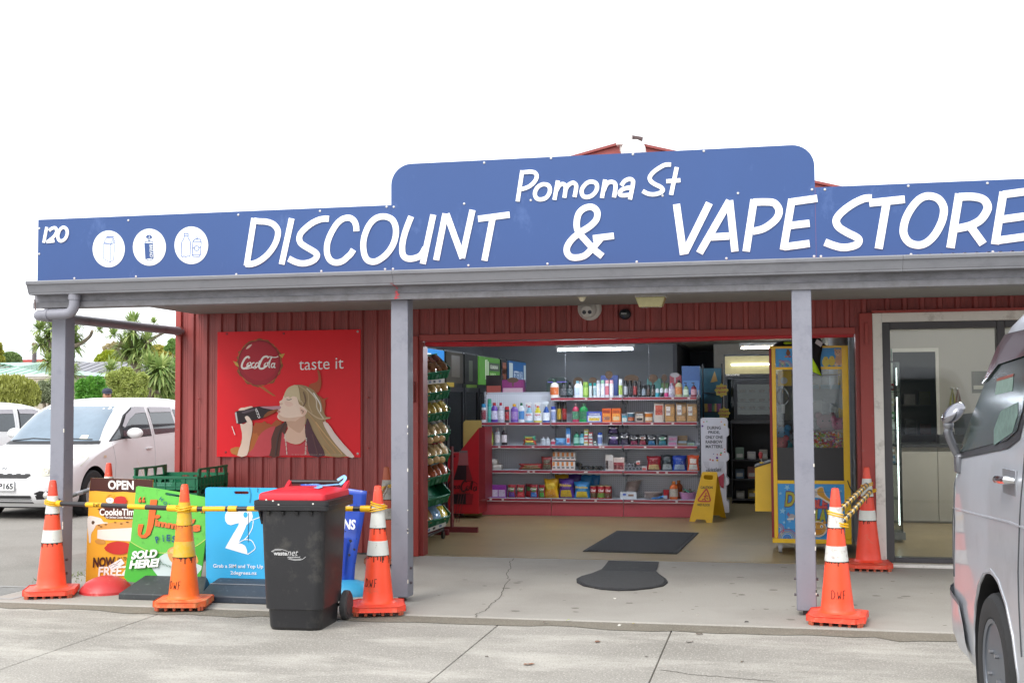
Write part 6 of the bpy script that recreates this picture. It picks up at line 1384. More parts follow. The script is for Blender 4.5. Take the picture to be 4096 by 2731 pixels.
PW, PH = .00101,.00098
def base_thing(name, label, cat, x, y, z, grp=None, rz=None): return thing(name, label, cat, (x, y, z), random.uniform(-.12,.12) if rz is None else rz, grp)
def plab(c): return pm(c, .42, var=.15, scale=60, spec=.4, coat=.1)
def prn(c):
    v = lin(c); k = sum(v)/3
    return pm(c, .45, var=.25, scale=90, spec=.4, dirt='#3a3438' if k > .3 else '#c9c4bc', dirt_amt=.35, dscale=48)
def product(kind, label, cat, x, z, w_, h_, c1, c2='#ffffff', c3=None, txt=None, tc='#f0f0f0', y=None, grp=None, name=None, rz=None):
    wd = w_*PW; h = h_*PH; r = wd/2
    names = {'can': 'spray_can', 'bottle': 'bottle', 'spray': 'trigger_bottle', 'pump': 'pump_bottle', 'box': 'carton', 'pouch': 'pouch', 'tub': 'tub', 'rollon': 'deodorant', 'bag': 'flour_bag', 'jug': 'jug', 'tin': 'tin_can'}
    dp = {'can': r, 'bottle': r*.62, 'spray': r*.6, 'pump': r*.7, 'box': max(.02, r*.55), 'pouch': r*.45, 'tub': r, 'rollon': r*.7, 'bag': r*.6, 'jug': r*.7, 'tin': r}[kind]
    yy = (15.655+dp) if y is None else y
    t = base_thing(name or names[kind], label, cat, x, yy, z, grp, rz)
    B, C2 = plab(c1), plab(c2); C3 = prn(c2)
    def band(z0, z1, rr, col, sy, n=12, a0=200, a1=340):
        mb = MB(); vs = []
        for i in range(n+1):
            a = R(a0+(a1-a0)*i/n)
            for zz in (z0, z1): vs.append((rr*math.cos(a), rr*sy*math.sin(a), zz))
        mb.add(vs, [(2*i, 2*i+2,2*i+3,2*i+1) for i in range(n)]); return mb.build('label', prn(col), t)
    if kind == 'can':
        MB().lathe([(r*.94,0),(r, .004),(r, h*.76),(r*.86, h*.82)],18).build('body', B, t); MB().lathe([(r*.9, h*.80),(r*.92, h*.81),(r*.88, h*.96),(r*.8, h),(0, h)],18).build('cap', C2, t)
        if c3: band(h*.14, h*.66, r*1.02, c3,1)
    elif kind == 'tin':
        MB().lathe([(r*.97,0),(r, .003),(r, h*.97),(r*.97, h),(0, h)],20).build('body', B, t); MB().lathe([(r*1.01, h*.97),(r*1.02, h*.985),(r*.99, h*1.005)],20).build('cap', pm('#d9c89a', .3,.6), t)
        if c3: band(h*.08, h*.45, r*1.015, c3,1)
    elif kind in ('bottle', 'jug'):
        sy = .62 if kind == 'bottle' else .7
        MB().lathe([(r*.9,0),(r, h*.03),(r, h*.30),(r*(.97 if kind == 'bottle' else .88), h*.48),(r, h*.62),(r*.85, h*.74),(r*.38, h*.84),(r*.36, h*.88)],18, sy=sy).build('body', B, t); MB().lathe([(r*.42, h*.86),(r*.44, h*.87),(r*.42, h),(0, h)],14).build('cap', C2, t)
        if c3: band(h*.15, h*.58, r*1.03, c3, sy)
    elif kind == 'spray':
        MB().lathe([(r*.92,0),(r, h*.03),(r*.98, h*.35),(r*.7, h*.55),(r*.32, h*.72),(r*.30, h*.76)],18, sy=.6).build('body', B, t)
        MB().lathe([(r*.36, h*.745),(r*.36, h*.80),(r*.3, h*.82)],12).build('collar', plab(c3 or c2), t)
        MB().prism([(-r*.9,-.012, h*.90),(-r*.9,-.012, h*.97),(r*.1,-.012, h),(r*.75,-.012, h*.96),(r*.55,-.012, h*.86),(r*.25,-.012, h*.82),(-r*.25,-.012, h*.82),(-r*.3,-.012, h*.9)],(0,.024,0)).build('trigger_head', C2, t)
        MB().prism([(-r*.42,-.006, h*.90),(-r*.62,-.006, h*.90),(-r*.72,-.006, h*.78),(-r*.60,-.006, h*.78)],(0,.012,0)).build('trigger', plab(c3 or c2), t)
        band(h*.08, h*.46, r*1.02, txt[1] if isinstance(txt, tuple) else '#e3e6ee', .6)
    elif kind == 'pump':
        MB().lathe([(r*.9,0),(r, h*.03),(r*.98, h*.45),(r*.72, h*.64),(r*.4, h*.70)],16, sy=.7).build('body', B, t); MB().lathe([(r*.38, h*.69),(r*.38, h*.76),(r*.14, h*.78),(r*.14, h*.90)],12).build('collar', C2, t)
        MB().box(-r*.75, r*.25,-.009,.009, h*.90, h*.96).build('pump_head', C2, t)
        if c3: band(h*.12, h*.5, r*1.02, c3,.7)
    elif kind == 'box':
        d_ = dp; MB().box(-r, r, -d_, d_, 0, h).build('body', B, t, bev=.001); MB().box(-r*.86, r*.86,-d_-.0015,-d_-.0003, h*.08, h*.62).build('label', C3, t)
        if c3: MB().box(-r*.7, r*.7,-d_-.0026,-d_-.0016, h*.14, h*.40).build('picture', prn(c3), t)
    elif kind == 'pouch':
        def f(u, v, s):
            k = 1-abs(2*v-1)**3.; e = 1-abs(2*u-1)**2.5; wv = .92+.08*math.cos(v*6)
            return ((u-.5)*wd*wv, s*dp*max(0, e)**.6*max(0, k)**.7*(1+.2*noise.noise((u*5, v*5, x*7)))+.002*math.sin(u*30)*(v > .92), v*h*(1-.02*math.sin(u*9+x*5)))
        mb = MB(); mb.grid(lambda u, v: f(u, v, -1),12,12); mb.grid(lambda u, v: f(1-u, v, 1),10,10); mb.build('body', B, t)
        mb = MB(); mb.grid(lambda u, v: Vector(f(.14+.72*u, .06+.36*v, -1))+Vector((0,-.002,0)),8,6); mb.build('label', C3, t)
        if c3: mb = MB(); mb.grid(lambda u, v: Vector(f(.2+.6*u, .48+.30*v, -1))+Vector((0,-.002,0)),8,6); mb.build('picture', prn(c3), t)
    elif kind == 'tub':
        MB().lathe([(r*.84,0),(r*.86,.003),(r*.97, h*.88)],20).build('body', B, t); MB().lathe([(r*1.02, h*.87),(r*1.03, h*.97),(r*.98, h),(0, h)],20).build('lid', C2, t)
        if c3: band(h*.12, h*.5, r*.965, c3,1)
    elif kind == 'rollon':
        MB().lathe([(r*.9,0),(r, h*.06),(r*.95, h*.40),(r*.8, h*.48)],16, sy=.75).build('body', B, t); MB().lathe([(r*.84, h*.47),(r*.96, h*.55),(r*.85, h*.82),(r*.45, h*.98),(0, h)],16, sy=.75).build('cap', C2, t)
    elif kind == 'bag':
        mb = MB(); loft(mb, [rrect(wd*.92, dp*1.8,.012,0,2), rrect(wd, dp*2,.014, h*.12,2), rrect(wd*1.01, dp*2.05,.014, h*.5,2), rrect(wd*.97, dp*1.9,.014, h*.82,2), rrect(wd*.96, dp*.5,.004, h*.95,2), rrect(wd*.95, dp*.3,.002, h, 2)]); mb.build('body', B, t, sharp=.8)
        MB().box(-wd*.36, wd*.02 if c3 else wd*.34,-dp*1.06,-dp*1.03, h*.36, h*.86).build('label', C3, t)
        if c3: MB().prism([(wd*.1,-dp*1.04, h*.4),(wd*.44,-dp*1.04, h*.5),(wd*.40,-dp*1.04, h*.8),(wd*.12,-dp*1.0, h*.78)],(0,.001,0)).build('picture', prn(c3), t); MB().prism([(-wd*.4,-dp*1.04, h*.06),(wd*.4,-dp*1.04, h*.06),(wd*.3,-dp*1.04, h*.3),(-wd*.34,-dp*1.04, h*.3)],(0,.001,0)).build('picture', prn(c3), t)
    if isinstance(txt, str):
        ytx = {'box': -dp-.003, 'pouch': -dp*1.02-.003, 'bag': -dp*1.08, 'can': -r*1.03, 'tub': -r*.97, 'tin': -r*1.03, 'spray': -r*.63, 'bottle': -r*.66, 'jug': -r*.74, 'pump': -r*.73, 'rollon': -r*.8}[kind]
        zz = {'box': (.66,.84), 'pouch': (.60,.74), 'bag': (.5,.62), 'tin': (.55,.75)}.get(kind, (.30,.42)); lw = .34 if kind == 'bag' and c3 else .74; xo = -wd*.34 if kind == 'bag' and c3 else -wd*.37
        mb = MB(); text(mb, txt, (xo, ytx, h*zz[0]),(xo+wd*lw, ytx, h*zz[0]),(xo, ytx, h*zz[1]),.0006,.03); mb.build('lettering', pm(tc, .5, var=0), t)
    return t
def px_(Z, cx, y=15.74): return spot(*Z((cx, 300)), y=y).x
G1 = 'toiletries on the top shelf'; G2 = 'cleaning and baking goods on the second shelf'; G3 = 'goods on the middle shelf'; G4 = 'goods on the fourth shelf'; G5 = 'pet food and tableware on the bottom shelf'
ROWS = [
 # top shelf
 (ZC, 4, G1,[
 ('bottle', 65,118,240, '#d9d6cf', '#25402f', '#c4652f', 'white lotion bottle with orange label and green cap, leftmost on the top shelf', 'bottle', None),
 ('bottle', 180,90,205, '#1f2124', '#17181a', '#4a4d52', 'black shower gel bottle next to the white lotion bottle', 'bottle', None),
 ('bottle', 265,82,205, '#1c1f22', '#17181a', '#33454a', 'second black shower gel bottle from the lotion end of the top shelf', 'bottle', None),
 ('bottle', 365,86,222, '#d5d9dd', '#7fb3c4', '#b9c9dd', 'white shampoo bottle with pale blue cap on the top shelf', 'bottle', None),
 ('bottle', 405,60,216, '#cfd3d6', '#b5bcc2', None, 'white shampoo bottle half hidden behind the blue capped one', 'bottle', None),
 ('can', 470,76,205, '#6d9a3a', '#8fb050', '#9dbb5e', 'lime green can on the top shelf', 'spray can', None),
 ('can', 535,40,190, '#c9cfd0', '#1f8a8a', None, 'slim white can with teal cap, beside the lime green can', 'spray can', None),
 ('can', 590,40,190, '#c9cfd0', '#1f8a8a', '#9fb9c0', 'slim white can with teal cap and pale label, nearer the white deodorants', 'spray can', None),
 ('can', 636,48,225, '#d6d6dc', '#a9adb5', '#e3e3ea', 'white deodorant spray with grey cap', 'spray can', None),
 ('can', 692,52,227, '#d6d8dc', '#8fbfa0', '#e3e3ea', 'white deodorant spray with pale green cap', 'spray can', None),
 ('can', 750,52,227, '#d9d4d8', '#d99aa0', '#c8707c', 'white deodorant spray with pink cap and red fruit label', 'spray can', None),
 ('can', 807,52,227, '#d9d6da', '#d8a0a8', '#e6e0e4', 'white deodorant spray with pink cap and plain label', 'spray can', None),
 ('can', 925,52,238, '#c9ccd4', '#dfe3e8', '#a9c060', 'white and lime spray can with slanted cap, before the black sprays', 'spray can', None),
 ('can', 993,54,218, '#1e1f22', '#151517', '#a9abb0', 'black spray can with silver lower half', 'spray can', None),
 ('can', 1052,48,220, '#1b1b1d', '#151517', '#3a3a3e', 'black spray can between the silver and the red banded ones', 'spray can', None),
 ('can', 1113,48,220, '#1b1b1d', '#151517', '#8a3030', 'black spray can with a red band', 'spray can', None),
 ('can', 1170,54,158, '#202123', '#161618', '#3c4446', 'short black can with grey-green label', 'spray can', None),
 ('can', 1228,54,158, '#1f2022', '#161618', '#8f9aa3', 'short black can with silver label', 'spray can', None),
 ('can', 1287,56,160, '#1e1c1c', '#161618', '#4a3a34', 'short black can with brown label', 'spray can', None),
 ('can', 1347,54,160, '#1e1c1c', '#161618', '#4e4038', 'short black can nearest the roll-on deodorants', 'spray can', None),
 ('rollon', 1403,54,114, '#2a8a9a', '#c9ccd2', None, 'roll-on deodorant with teal base', 'deodorant', None),
 ('rollon', 1460,52,118, '#1f2326', '#c9ccd2', None, 'roll-on deodorant with black base', 'deodorant', None),
 ('rollon', 1520,56,114, '#c43a74', '#d5ccd4', None, 'roll-on deodorant with pink base', 'deodorant', None),
 ('bottle', 1590,82,180, '#a79ab0', '#b7b0bd', '#c9c4cc', 'lilac lotion bottle on the top shelf', 'bottle', None),
 ('bottle', 1682,92,220, '#b5b08a', '#23241f', '#c87a44', 'amber soap bottle with orange label and black cap', 'bottle', None),
 ('pump', 1775,72,195, '#86a07a', '#1d1f1e', '#c9d6c0', 'green soap pump bottle', 'pump bottle', None),
 ('pump', 1876,76,195, '#7d2436', '#1d1f1e', '#c9a0a8', 'crimson soap pump bottle at the right end of the top shelf', 'pump bottle', None)]),
 # second shelf
 (ZA, 3, G2,[
 ('can', 1103,62,252, '#c9cdd2', '#2f86b8', '#8a3a4a', 'white spray can with blue cap, leftmost on the second shelf', 'spray can', None),
 ('can', 1178,56,320, '#2f8f88', '#2b8a6a', '#4fa39a', 'tall teal rubber glove tube beside the blue capped can', 'tube', None),
 ('jug', 1240,96,266, '#5a3a94', '#b0283c', '#c9c6dc', 'purple methylated spirits bottle with red cap', 'bottle', None),
 ('jug', 1324,86,266, '#a9a9b8', '#b0283c', '#d6d6dd', 'clear ribbed bottle with red cap', 'bottle', None),
 ('can', 1405,62,212, '#2a2022', '#b0202c', '#a3242e', 'short can with red top and black base', 'spray can', None),
 ('jug', 1500,102,248, '#6a4a9a', '#d8a020', '#8f6fb0', 'purple toilet cleaner bottle with white crooked neck and yellow cap', 'bottle', None),
 ('bottle', 1595,76,262, '#d5d9de', '#2b6a4a', '#3f78b0', 'white and blue cream cleanser bottle with green cap', 'bottle', None),
 ('spray', 1692,104,268, '#7fb0c8', '#dcdcda', '#b02430', 'trigger cleaner bottle with red nozzle and pale blue liquid', 'trigger bottle', 'AJAX'),
 ('spray', 1806,104,268, '#c9c030', '#dcdcda', '#b02430', 'trigger cleaner bottle with red nozzle and yellow liquid', 'trigger bottle', 'AJAX'),
 ('spray', 1916,96,280, '#1f4a94', '#c9d0d4', '#c9d0d4', 'dark blue glass cleaner bottle with clear trigger', 'trigger bottle', None),
 ('can', 2008,66,212, '#c6c9d4', '#2b3f94', '#8d9ac0', 'white spray can with dark blue cap on the second shelf', 'spray can', None),
 ('can', 2085,60,272, '#1c1b18', '#151513', '#a8861e', 'black fly spray can with yellow lettering panel', 'spray can', None),
 ('can', 2152,60,272, '#1c1818', '#151513', '#8f2424', 'black fly spray can with red lettering panel', 'spray can', None)]),
 (ZC, 3, G2,[
 ('jug', 337,88,250, '#b03054', '#c9b0b4', '#3a7a5a', 'pink bottle of dishwashing liquid beside the black fly sprays', 'bottle', None),
 ('jug', 440,118,250, '#1f8a48', '#7fb090', '#2f6a4a', 'wide green dishwashing liquid bottle', 'bottle', None),
 ('box', 580,196,140, '#3a4a9a', '#c9cdd4', '#d0b040', 'blue and yellow toothpick display carton', 'carton', 'TOOTHPICKS'),
 ('box', 745,116,182, '#c8582a', '#d98a3c', '#8a5a4a', 'orange carton of baking powder', 'carton', 'BAKING POWDER'),
 ('box', 870,118,182, '#d0622c', '#dd9444', '#c9b08a', 'orange carton of cornflour next to the baking powder', 'carton', 'CORNFLOUR'),
 ('box', 973,66,86, '#4f8a98', '#c9c4b8', None, 'small blue carton beside the cornflour', 'carton', None),
 ('tub', 1057,98,126, '#4a6a7a', '#c9ccce', '#b05a34', 'slate blue tub of spice with white lid', 'tub', None),
 ('box', 1170,112,132, '#5a4438', '#c9bba8', '#2b1f1c', 'brown carton of cocoa powder', 'carton', 'COCOA POWDER'),
 ('tub', 1283,112,128, '#c8742c', '#d0cfcb', '#d9c8b0', 'orange tub with white lid beside the flour bags', 'tub', None),
 ('bag', 1420,132,254, '#c0b4a8', '#b5503c', None, 'cream bag of whole meal flour with a jar drawing', 'flour bag', 'FLOUR'),
 ('bag', 1560,132,236, '#a9825a', '#d8d4ce', '#c0915a', 'flour bag with biscuit picture and red lettering', 'flour bag', 'FLOUR'),
 ('bag', 1706,138,256, '#8f7458', '#d6d4d2', '#b58a5a', 'taller flour bag with biscuit picture between two others', 'flour bag', 'FLOUR'),
 ('bag', 1846,132,234, '#a38460', '#d8d4ce', '#bd9260', 'flour bag with biscuit picture at the right end of the shelf', 'flour bag', 'FLOUR')]),
 # third shelf
 (ZB, 2, G3,[
 ('bottle', 1097,82,238, '#9a5a54', '#d0cccc', '#c9b8b0', 'vinegar bottle with red-tinted contents at the left end of the middle shelf', 'bottle', None),
 ('bottle', 1197,78,238, '#8a7a2e', '#d0cccc', '#7d9a3a', 'vinegar bottle with green label', 'bottle', None),
 ('bottle', 1288,78,238, '#8f9298', '#d0cccc', '#d3ccd0', 'clear vinegar bottle with white label', 'bottle', None),
 ('bottle', 1376,78,238, '#2a2024', '#d0cccc', '#d3ccd0', 'dark vinegar bottle with white label', 'bottle', None),
 ('pouch', 1705,190,78, '#b0483c', '#5a9a7a', '#d0b84a', 'flat pack of coloured sponges on the middle shelf', 'sponge pack', None),
 ('jug', 1885,66,110, '#a9b0b8', '#c9ccd0', None, 'small clear travel bottle by the sponges', 'bottle', None),
 ('jug', 1942,66,110, '#a9b0b8', '#d2d4d8', '#bfc6cc', 'another small clear travel bottle, nearer the blue pouch', 'bottle', None),
 ('jug', 2010,62,84, '#c4b8c0', '#d5d2d6', '#a83a54', 'small white bottle with pink label', 'bottle', None),
 ('pouch', 2112,150,94, '#5f93bf', '#4a7ab0', None, 'pale blue pouch of wipes on the middle shelf', 'pouch', None)]),
 (ZD, 2, G3,[
 ('box', 253,54,240, '#3f7ab8', '#c9d3dd', '#b03a44', 'upright blue toothbrush pack on a red foot', 'toothbrush pack', None),
 ('jug', 357,80,182, '#1f7a5a', '#2b3a34', '#8fc0b0', 'green mouthwash bottle with dark cap', 'mouthwash', None),
 ('jug', 428,66,182, '#2f7a8a', '#2b3a3c', '#9fc6cc', 'teal mouthwash bottle with dark cap', 'mouthwash', None),
 ('can', 662,66,170, '#c6ccd6', '#2b4a9a', '#7d8fc0', 'white spray can with blue cap on the middle shelf', 'spray can', None),
 ('pouch', 840,156,150, '#1d1a24', '#3a2a54', '#7a5a9a', 'black sanitary pad pack with rainbow mark, lower of two', 'pad pack', 'U'),
 ('pouch', 985,126,168, '#1b1920', '#3a2f4a', None, 'tall black sanitary pad pack beside the stacked pair', 'pad pack', 'U'),
 ('pouch', 1105,120,142, '#1c1a1e', '#7a2a44', None, 'black sanitary pad pack with pink strip', 'pad pack', 'U'),
 ('pouch', 1222,114,142, '#1c1a1c', '#8a3040', '#7a4a3a', 'black sanitary pad pack with orange figure', 'pad pack', 'U'),
 ('pouch', 1336,122,138, '#1a1c20', '#2f6a94', None, 'black sanitary pad pack with blue strip', 'pad pack', 'U'),
 ('pouch', 1476,132,138, '#1a1f20', '#2f7a8a', '#3a7a5a', 'black sanitary pad pack with green figure', 'pad pack', 'U'),
 ('box', 1850,104,58, '#3a4448', '#8fa0a4', '#7d9a5a', 'small flat silver carton at the right end of the middle shelf', 'carton', None)]),
 # fourth shelf
 (ZB, 1, G4,[
 ('pouch', 1720,350,80, '#8a2a2a', '#8a6a3a', '#6a5a3a', 'long flat red noodle packet on the fourth shelf', 'packet', None),
 ('pouch', 1930,160,175, '#7a2a28', '#5a5440', '#4a4638', 'red and clear packet leaning up by the bulb boxes', 'packet', None)]),
 (ZD, 1, G4,[
 ('box', 757,40,208, '#cfc6be', '#3a2a2a', None, 'slim white carton of sandwich bags standing on end', 'carton', None),
 ('box', 806,58,206, '#cfc8c2', '#b8a8a4', None, 'white carton of lunch wrap next to the slim one', 'carton', None),
 ('box', 860,46,172, '#c9b8b0', '#8a2a34', '#5a2024', 'cream snack carton with dark oval, partly behind its twin', 'carton', None),
 ('box', 932,102,172, '#cfbfb6', '#8a2a34', '#6a2428', 'cream snack carton with dark oval, in front', 'carton', None),
 ('box', 1238,56,56, '#d3cfcc', '#b04a44', None, 'tiny white carton beside the foil rolls', 'carton', None),
 ('pouch', 1362,194,190, '#8f1f2c', '#b9a070', '#7a1824', 'red snack bag on the fourth shelf', 'snack bag', None),
 ('pouch', 1532,164,206, '#22262a', '#9aa0a0', '#3a4448', 'black snack bag on the fourth shelf', 'snack bag', None),
 ('pouch', 1692,188,200, '#1f3a94', '#8fa0b4', '#2a4a9a', 'blue snack bag on the fourth shelf', 'snack bag', None),
 ('pouch', 1872,154,204, '#c8502a', '#c9c4bc', '#d8d0c8', 'orange and white snack bag at the right end of the fourth shelf', 'snack bag', None)]),
 # bottom shelf
 (ZB, 0, G5,[
 ('box', 1142,102,164, '#8a3a94', '#7a3084', None, 'purple carton at the left end of the bottom shelf', 'carton', None),
 ('box', 1247,102,168, '#84348e', '#c0b0c4', None, 'purple carton with a bar code between two others', 'carton', None),
 ('box', 1348,104,168, '#84348e', '#b8a8bc', None, 'purple carton nearest the red pet food pouches', 'carton', None),
 ('pouch', 1472,112,176, '#8a1f2a', '#5a3a8a', '#4a7a3a', 'red pet food pouch with purple foot', 'pet food pouch', 'Chef'),
 ('pouch', 1586,112,176, '#8a1f28', '#c02a34', '#4a7a3a', 'red pet food pouch with bright red foot', 'pet food pouch', 'Chef'),
 ('pouch', 1758,114,180, '#8a1f28', '#2a6ab0', '#3f7a3a', 'red pet food pouch with blue foot', 'pet food pouch', 'Chef'),
 ('pouch', 1866,90,176, '#8a1f28', '#3f8a3a', '#4a7a3a', 'red pet food pouch with green foot beside the yellow bag', 'pet food pouch', 'Chef'),
 ('pouch', 1980,200,256, '#d0a01c', '#c88a2a', '#d8b848', 'yellow bag of dry cat food on the bottom shelf', 'cat food bag', 'Friskies')]),
 (ZD, 0, G5,[
 ('pouch', 218,212,262, '#4f2f84', '#c0a030', '#6a4a94', 'purple bag of dry cat food', 'cat food bag', 'Friskies'),
 ('pouch', 420,210,222, '#2a78b4', '#c9b030', '#4a94c8', 'light blue bag of dry cat food', 'cat food bag', 'Friskies'),
 ('tin', 570,88,166, '#9a1f28', '#d8c89a', '#4a3a24', 'red pet food tin nearest the blue bag', 'tin can', 'Chef'),
 ('tin', 668,94,166, '#a81f2c', '#d8c89a', '#6a8a3a', 'red pet food tin, middle one of the front three', 'tin can', 'Chef'),
 ('tin', 762,90,166, '#981f26', '#d8c89a', '#5a3a24', 'red pet food tin at the right of the front three', 'tin can', 'Chef'),
 ('tub', 1515,76,126, '#a0242e', '#8a1f28', None, 'clear pack of red paper cups', 'cups', None),
 ('jug', 1615,108,236, '#c8622c', '#c87a40', '#b0a89c', 'orange screen wash bottle on the bottom shelf', 'bottle', None)]),
]
random.seed(31)
for Z, lv, grp, items in ROWS:
    for it in items:
        kind, cx, w_, h_, c1, c2, c3, lab, cat, txt = it
        product(kind, lab, cat, px_(Z, cx), LV[lv]+.001, w_, h_, c1, c2, c3, txt, grp=grp, tc='#b03030' if txt == 'AJAX' else '#d8b83a' if txt == 'Friskies' else '#7a3028' if txt in ('FLOUR', 'BAKING POWDER', 'CORNFLOUR') else '#ece8e4')
# second rows and stacks
product('pouch', 'black sanitary pad pack with rainbow mark, upper of two', 'pad pack', px_(ZD, 838), LV[2]+.15,150,115, '#1d1a24', '#3a2a54', '#7a5a9a', 'U', grp=G3, rz=.02)
product('bottle', 'vinegar bottle standing in the second row at the left end', 'bottle', px_(ZB, 1135), LV[2]+.001,70,238, '#7a4a3a', '#cfcaca', None, y=15.83, grp=G3)
product('bottle', 'amber vinegar bottle in the second row behind the green labelled one', 'bottle', px_(ZB, 1168), LV[2]+.001,66,236, '#8a6a34', '#cfcaca', None, y=15.84, grp=G3)
product('pouch', 'pack of sponges lying on top of the flat sponge pack', 'sponge pack', px_(ZB, 1705), LV[2]+.06,180,60, '#3f8a70', '#b04a3a', '#c9a83a', grp=G3)
product('pouch', 'yellow bag of dry cat food in the second row', 'cat food bag', px_(ZD, 130), LV[0]+.001,190,305, '#c8981c', '#b88a28', None, y=15.86, grp=G5)
product('pouch', 'purple bag of dry cat food in the second row', 'cat food bag', px_(ZD, 300), LV[0]+.001,190,312, '#462a78', '#6a4a90', None, y=15.86, grp=G5)
product('pouch', 'light blue bag of dry cat food in the second row', 'cat food bag', px_(ZD, 455), LV[0]+.001,180,300, '#2a78b4', '#4a94c8', None, y=15.86, grp=G5)
product('pouch', 'light blue bag of dry cat food at the back nearest the tins', 'cat food bag', px_(ZD, 560), LV[0]+.001,150,298, '#2670ac', '#4a94c8', None, y=15.88, grp=G5)
product('tin', 'pet food tin in the back row, left one', 'tin can', px_(ZD, 622), LV[0]+.001,84,168, '#981f26', '#d8c89a', '#4a7a3a', y=15.84, grp=G5)
product('tin', 'pet food tin in the back row, right one', 'tin can', px_(ZD, 706), LV[0]+.001,84,168, '#981f26', '#d8c89a', '#4a7a3a', y=15.84, grp=G5)
product('pouch', 'red pet food pouch in the second row with red foot', 'pet food pouch', px_(ZB, 1664), LV[0]+.001,90,178, '#8a1f28', '#c02a34', '#4a7a3a', y=15.82, grp=G5)
product('jug', 'orange screen wash bottle behind its twin', 'bottle', px_(ZD, 1668), LV[0]+.001,100,236, '#b85a2c', '#c07440', None, y=15.86, grp=G5)
for k, (cx, n, cs) in enumerate(((485,5,('#b0a03a', '#a83038', '#a83038', '#7a9a3a', '#b0a03a')),(543,4,('#a83038', '#a83038', '#8fa0a8', '#b03a3a')),(598,2,('#3a4a44', '#4a5a54')))):
    for i in range(n):
        hh = 42 if n != 2 else 32
        product('box', ['toothpaste carton in the yellow and red stack', 'toothpaste carton in the red stack', 'small dark carton in the low stack'][k]+f', {["bottom", "second from the bottom", "middle", "fourth from the bottom", "top"][i] if n == 5 else ["bottom", "second from the bottom", "third from the bottom", "top"][i] if n == 4 else ["lower", "upper"][i]} one', 'carton', px_(ZD, cx)+random.uniform(-.003,.003), LV[2]+.001+i*hh*PH*1.02,52 if n != 2 else 40, hh, cs[i], '#c9cfc9', None, grp=G3, name='carton')
for i in range(2): product('box', ['lower', 'upper'][i]+' flat pink and silver carton next to the pad packs', 'carton', px_(ZD, 1612), LV[2]+.001+i*.062,112,60, '#8f8a94', '#a86a8a', None, grp=G3)
# open tray carton
x = px_(ZD, 1732); t = thing('open_carton', 'brown open carton holding silver packs at the right of the middle shelf', 'carton', (x, 15.72, LV[2]+.001),0, G3)
MB().box(-.065,.065,.04,.044,0,.125).box(-.065,-.061,-.05,.0395,0,.07).box(.061,.065,-.05,.0395,0,.07).box(-.0605,.0605,-.05,-.046,0,.03).build('card', pm('#7d6850', .8), t); MB().box(-.055,.055,-.03,.03,.004,.055).build('packs', plab('#8a98a4'), t)
# bulb boxes in two trays
for row, (zz, dx) in enumerate(((0,0),(.125,.006))):
    tr = thing('bulb_tray', f'{["lower", "upper"][row]} white card tray of light bulb boxes on the fourth shelf', 'tray', (px_(ZD, 188)+dx, 15.72, LV[1]+.001+zz),-.03*row, G4)
    MB().box(-.155,.155,-.055,.055,0,.006).box(-.155,.155,-.057,-.0552,0,.022).build('card', pm('#d2cfcb', .7), tr); MB().box(-.15,.15,-.0585,-.0572,.004,.010).build('stripe', pm('#b0583a', .6), tr)
    for i in range(5):
        b = thing('bulb_box', f'white and orange light bulb box, {["first", "second", "third", "fourth", "fifth"][i]} from the left in the {["lower", "upper"][row]} tray', 'bulb box', (px_(ZD, 188)+dx-.122+i*.061,15.72, LV[1]+.008+zz),-.03*row, G4)
        MB().box(-.029,.029,-.05,.05,0,.105).build('body', plab('#d0cdca'), b, bev=.001); MB().box(-.026,.004,-.0515,-.0503,.045,.10).build('picture', plab('#c87a3c'), b); MB().box(-.024,.012,-.0515,-.0503,.01,.035).build('label', plab('#5a5654'), b)
# dark bin-liner rolls
for i in range(6):
    x = px_(ZD, 430+i*58-(90 if i == 5 else 0)+ (0 if i < 5 else -250)); t = thing('liner_roll', f'black bin liner roll, {["leftmost", "second", "third", "fourth", "rightmost"][i] if i < 5 else "resting on top"} of the pile on the fourth shelf', 'roll', (x, 15.72, LV[1]+.026+(.044 if i == 5 else 0)),.15*(i-2), G4)
    MB().cyl((0,-.08,0),(0,.1,0),.025, n=14).build('roll', pm('#1a1a1c', .35, var=.3), t); MB().cyl((0,-.083,0),(0,-.0801,0),.012, n=10).build('core', pm('#4a443c', .8), t)
# foil rolls seen end on
fr_ = [(955,580),(1000,580),(1047,580),(1095,580),(1142,580),(1188,580),(975,538),(1028,538),(1080,538)]
for i, (cx, cz) in enumerate(fr_):
    p = spot(*ZD((cx, cz)), y=15.66); t = thing('paper_roll', f'grey card roll seen end on, {["first", "second", "third", "fourth", "fifth", "sixth", "first", "second", "third"][i]} from the left in the {"lower" if i < 6 else "upper"} row', 'roll', (p.x, 15.75, LV[1]+.026+(.044 if i > 5 else 0)),0, G4)
    MB().cyl((0,-.09,0),(0,.12,0),.0235, n=16).build('roll', pm('#8a8a8e', .6), t); MB().cyl((0,-.0925,0),(0,-.0902,0),.016, n=14).build('core', pm('#3a3a40', .7), t)
product('box', 'small white carton lying on the card rolls', 'carton', px_(ZD, 1160), LV[1]+.075,52,54, '#d3cfcc', '#b04a44', None, grp=G4)
# egg cartons
for i, (cx, dz_) in enumerate(((1170,0),(1277,0),(1224,.07))):
    t = thing('egg_carton', ['left lower', 'right lower', 'upper'][i]+' grey egg carton at the left end of the fourth shelf', 'egg carton', (px_(ZB, cx),15.75, LV[1]+.001+dz_),.05*(i-1), G4)
    mb = MB().frustum(-.05,.05,-.07,.07,0,-.056,.056,-.075,.075,.032); mb.build('base', pm('#b0a8a0', .9), t); MB().frustum(-.056,.056,-.075,.075,.0325,-.046,.046,-.062,.062,.066).build('lid', pm('#bdb6ae', .9), t, bev=.004)
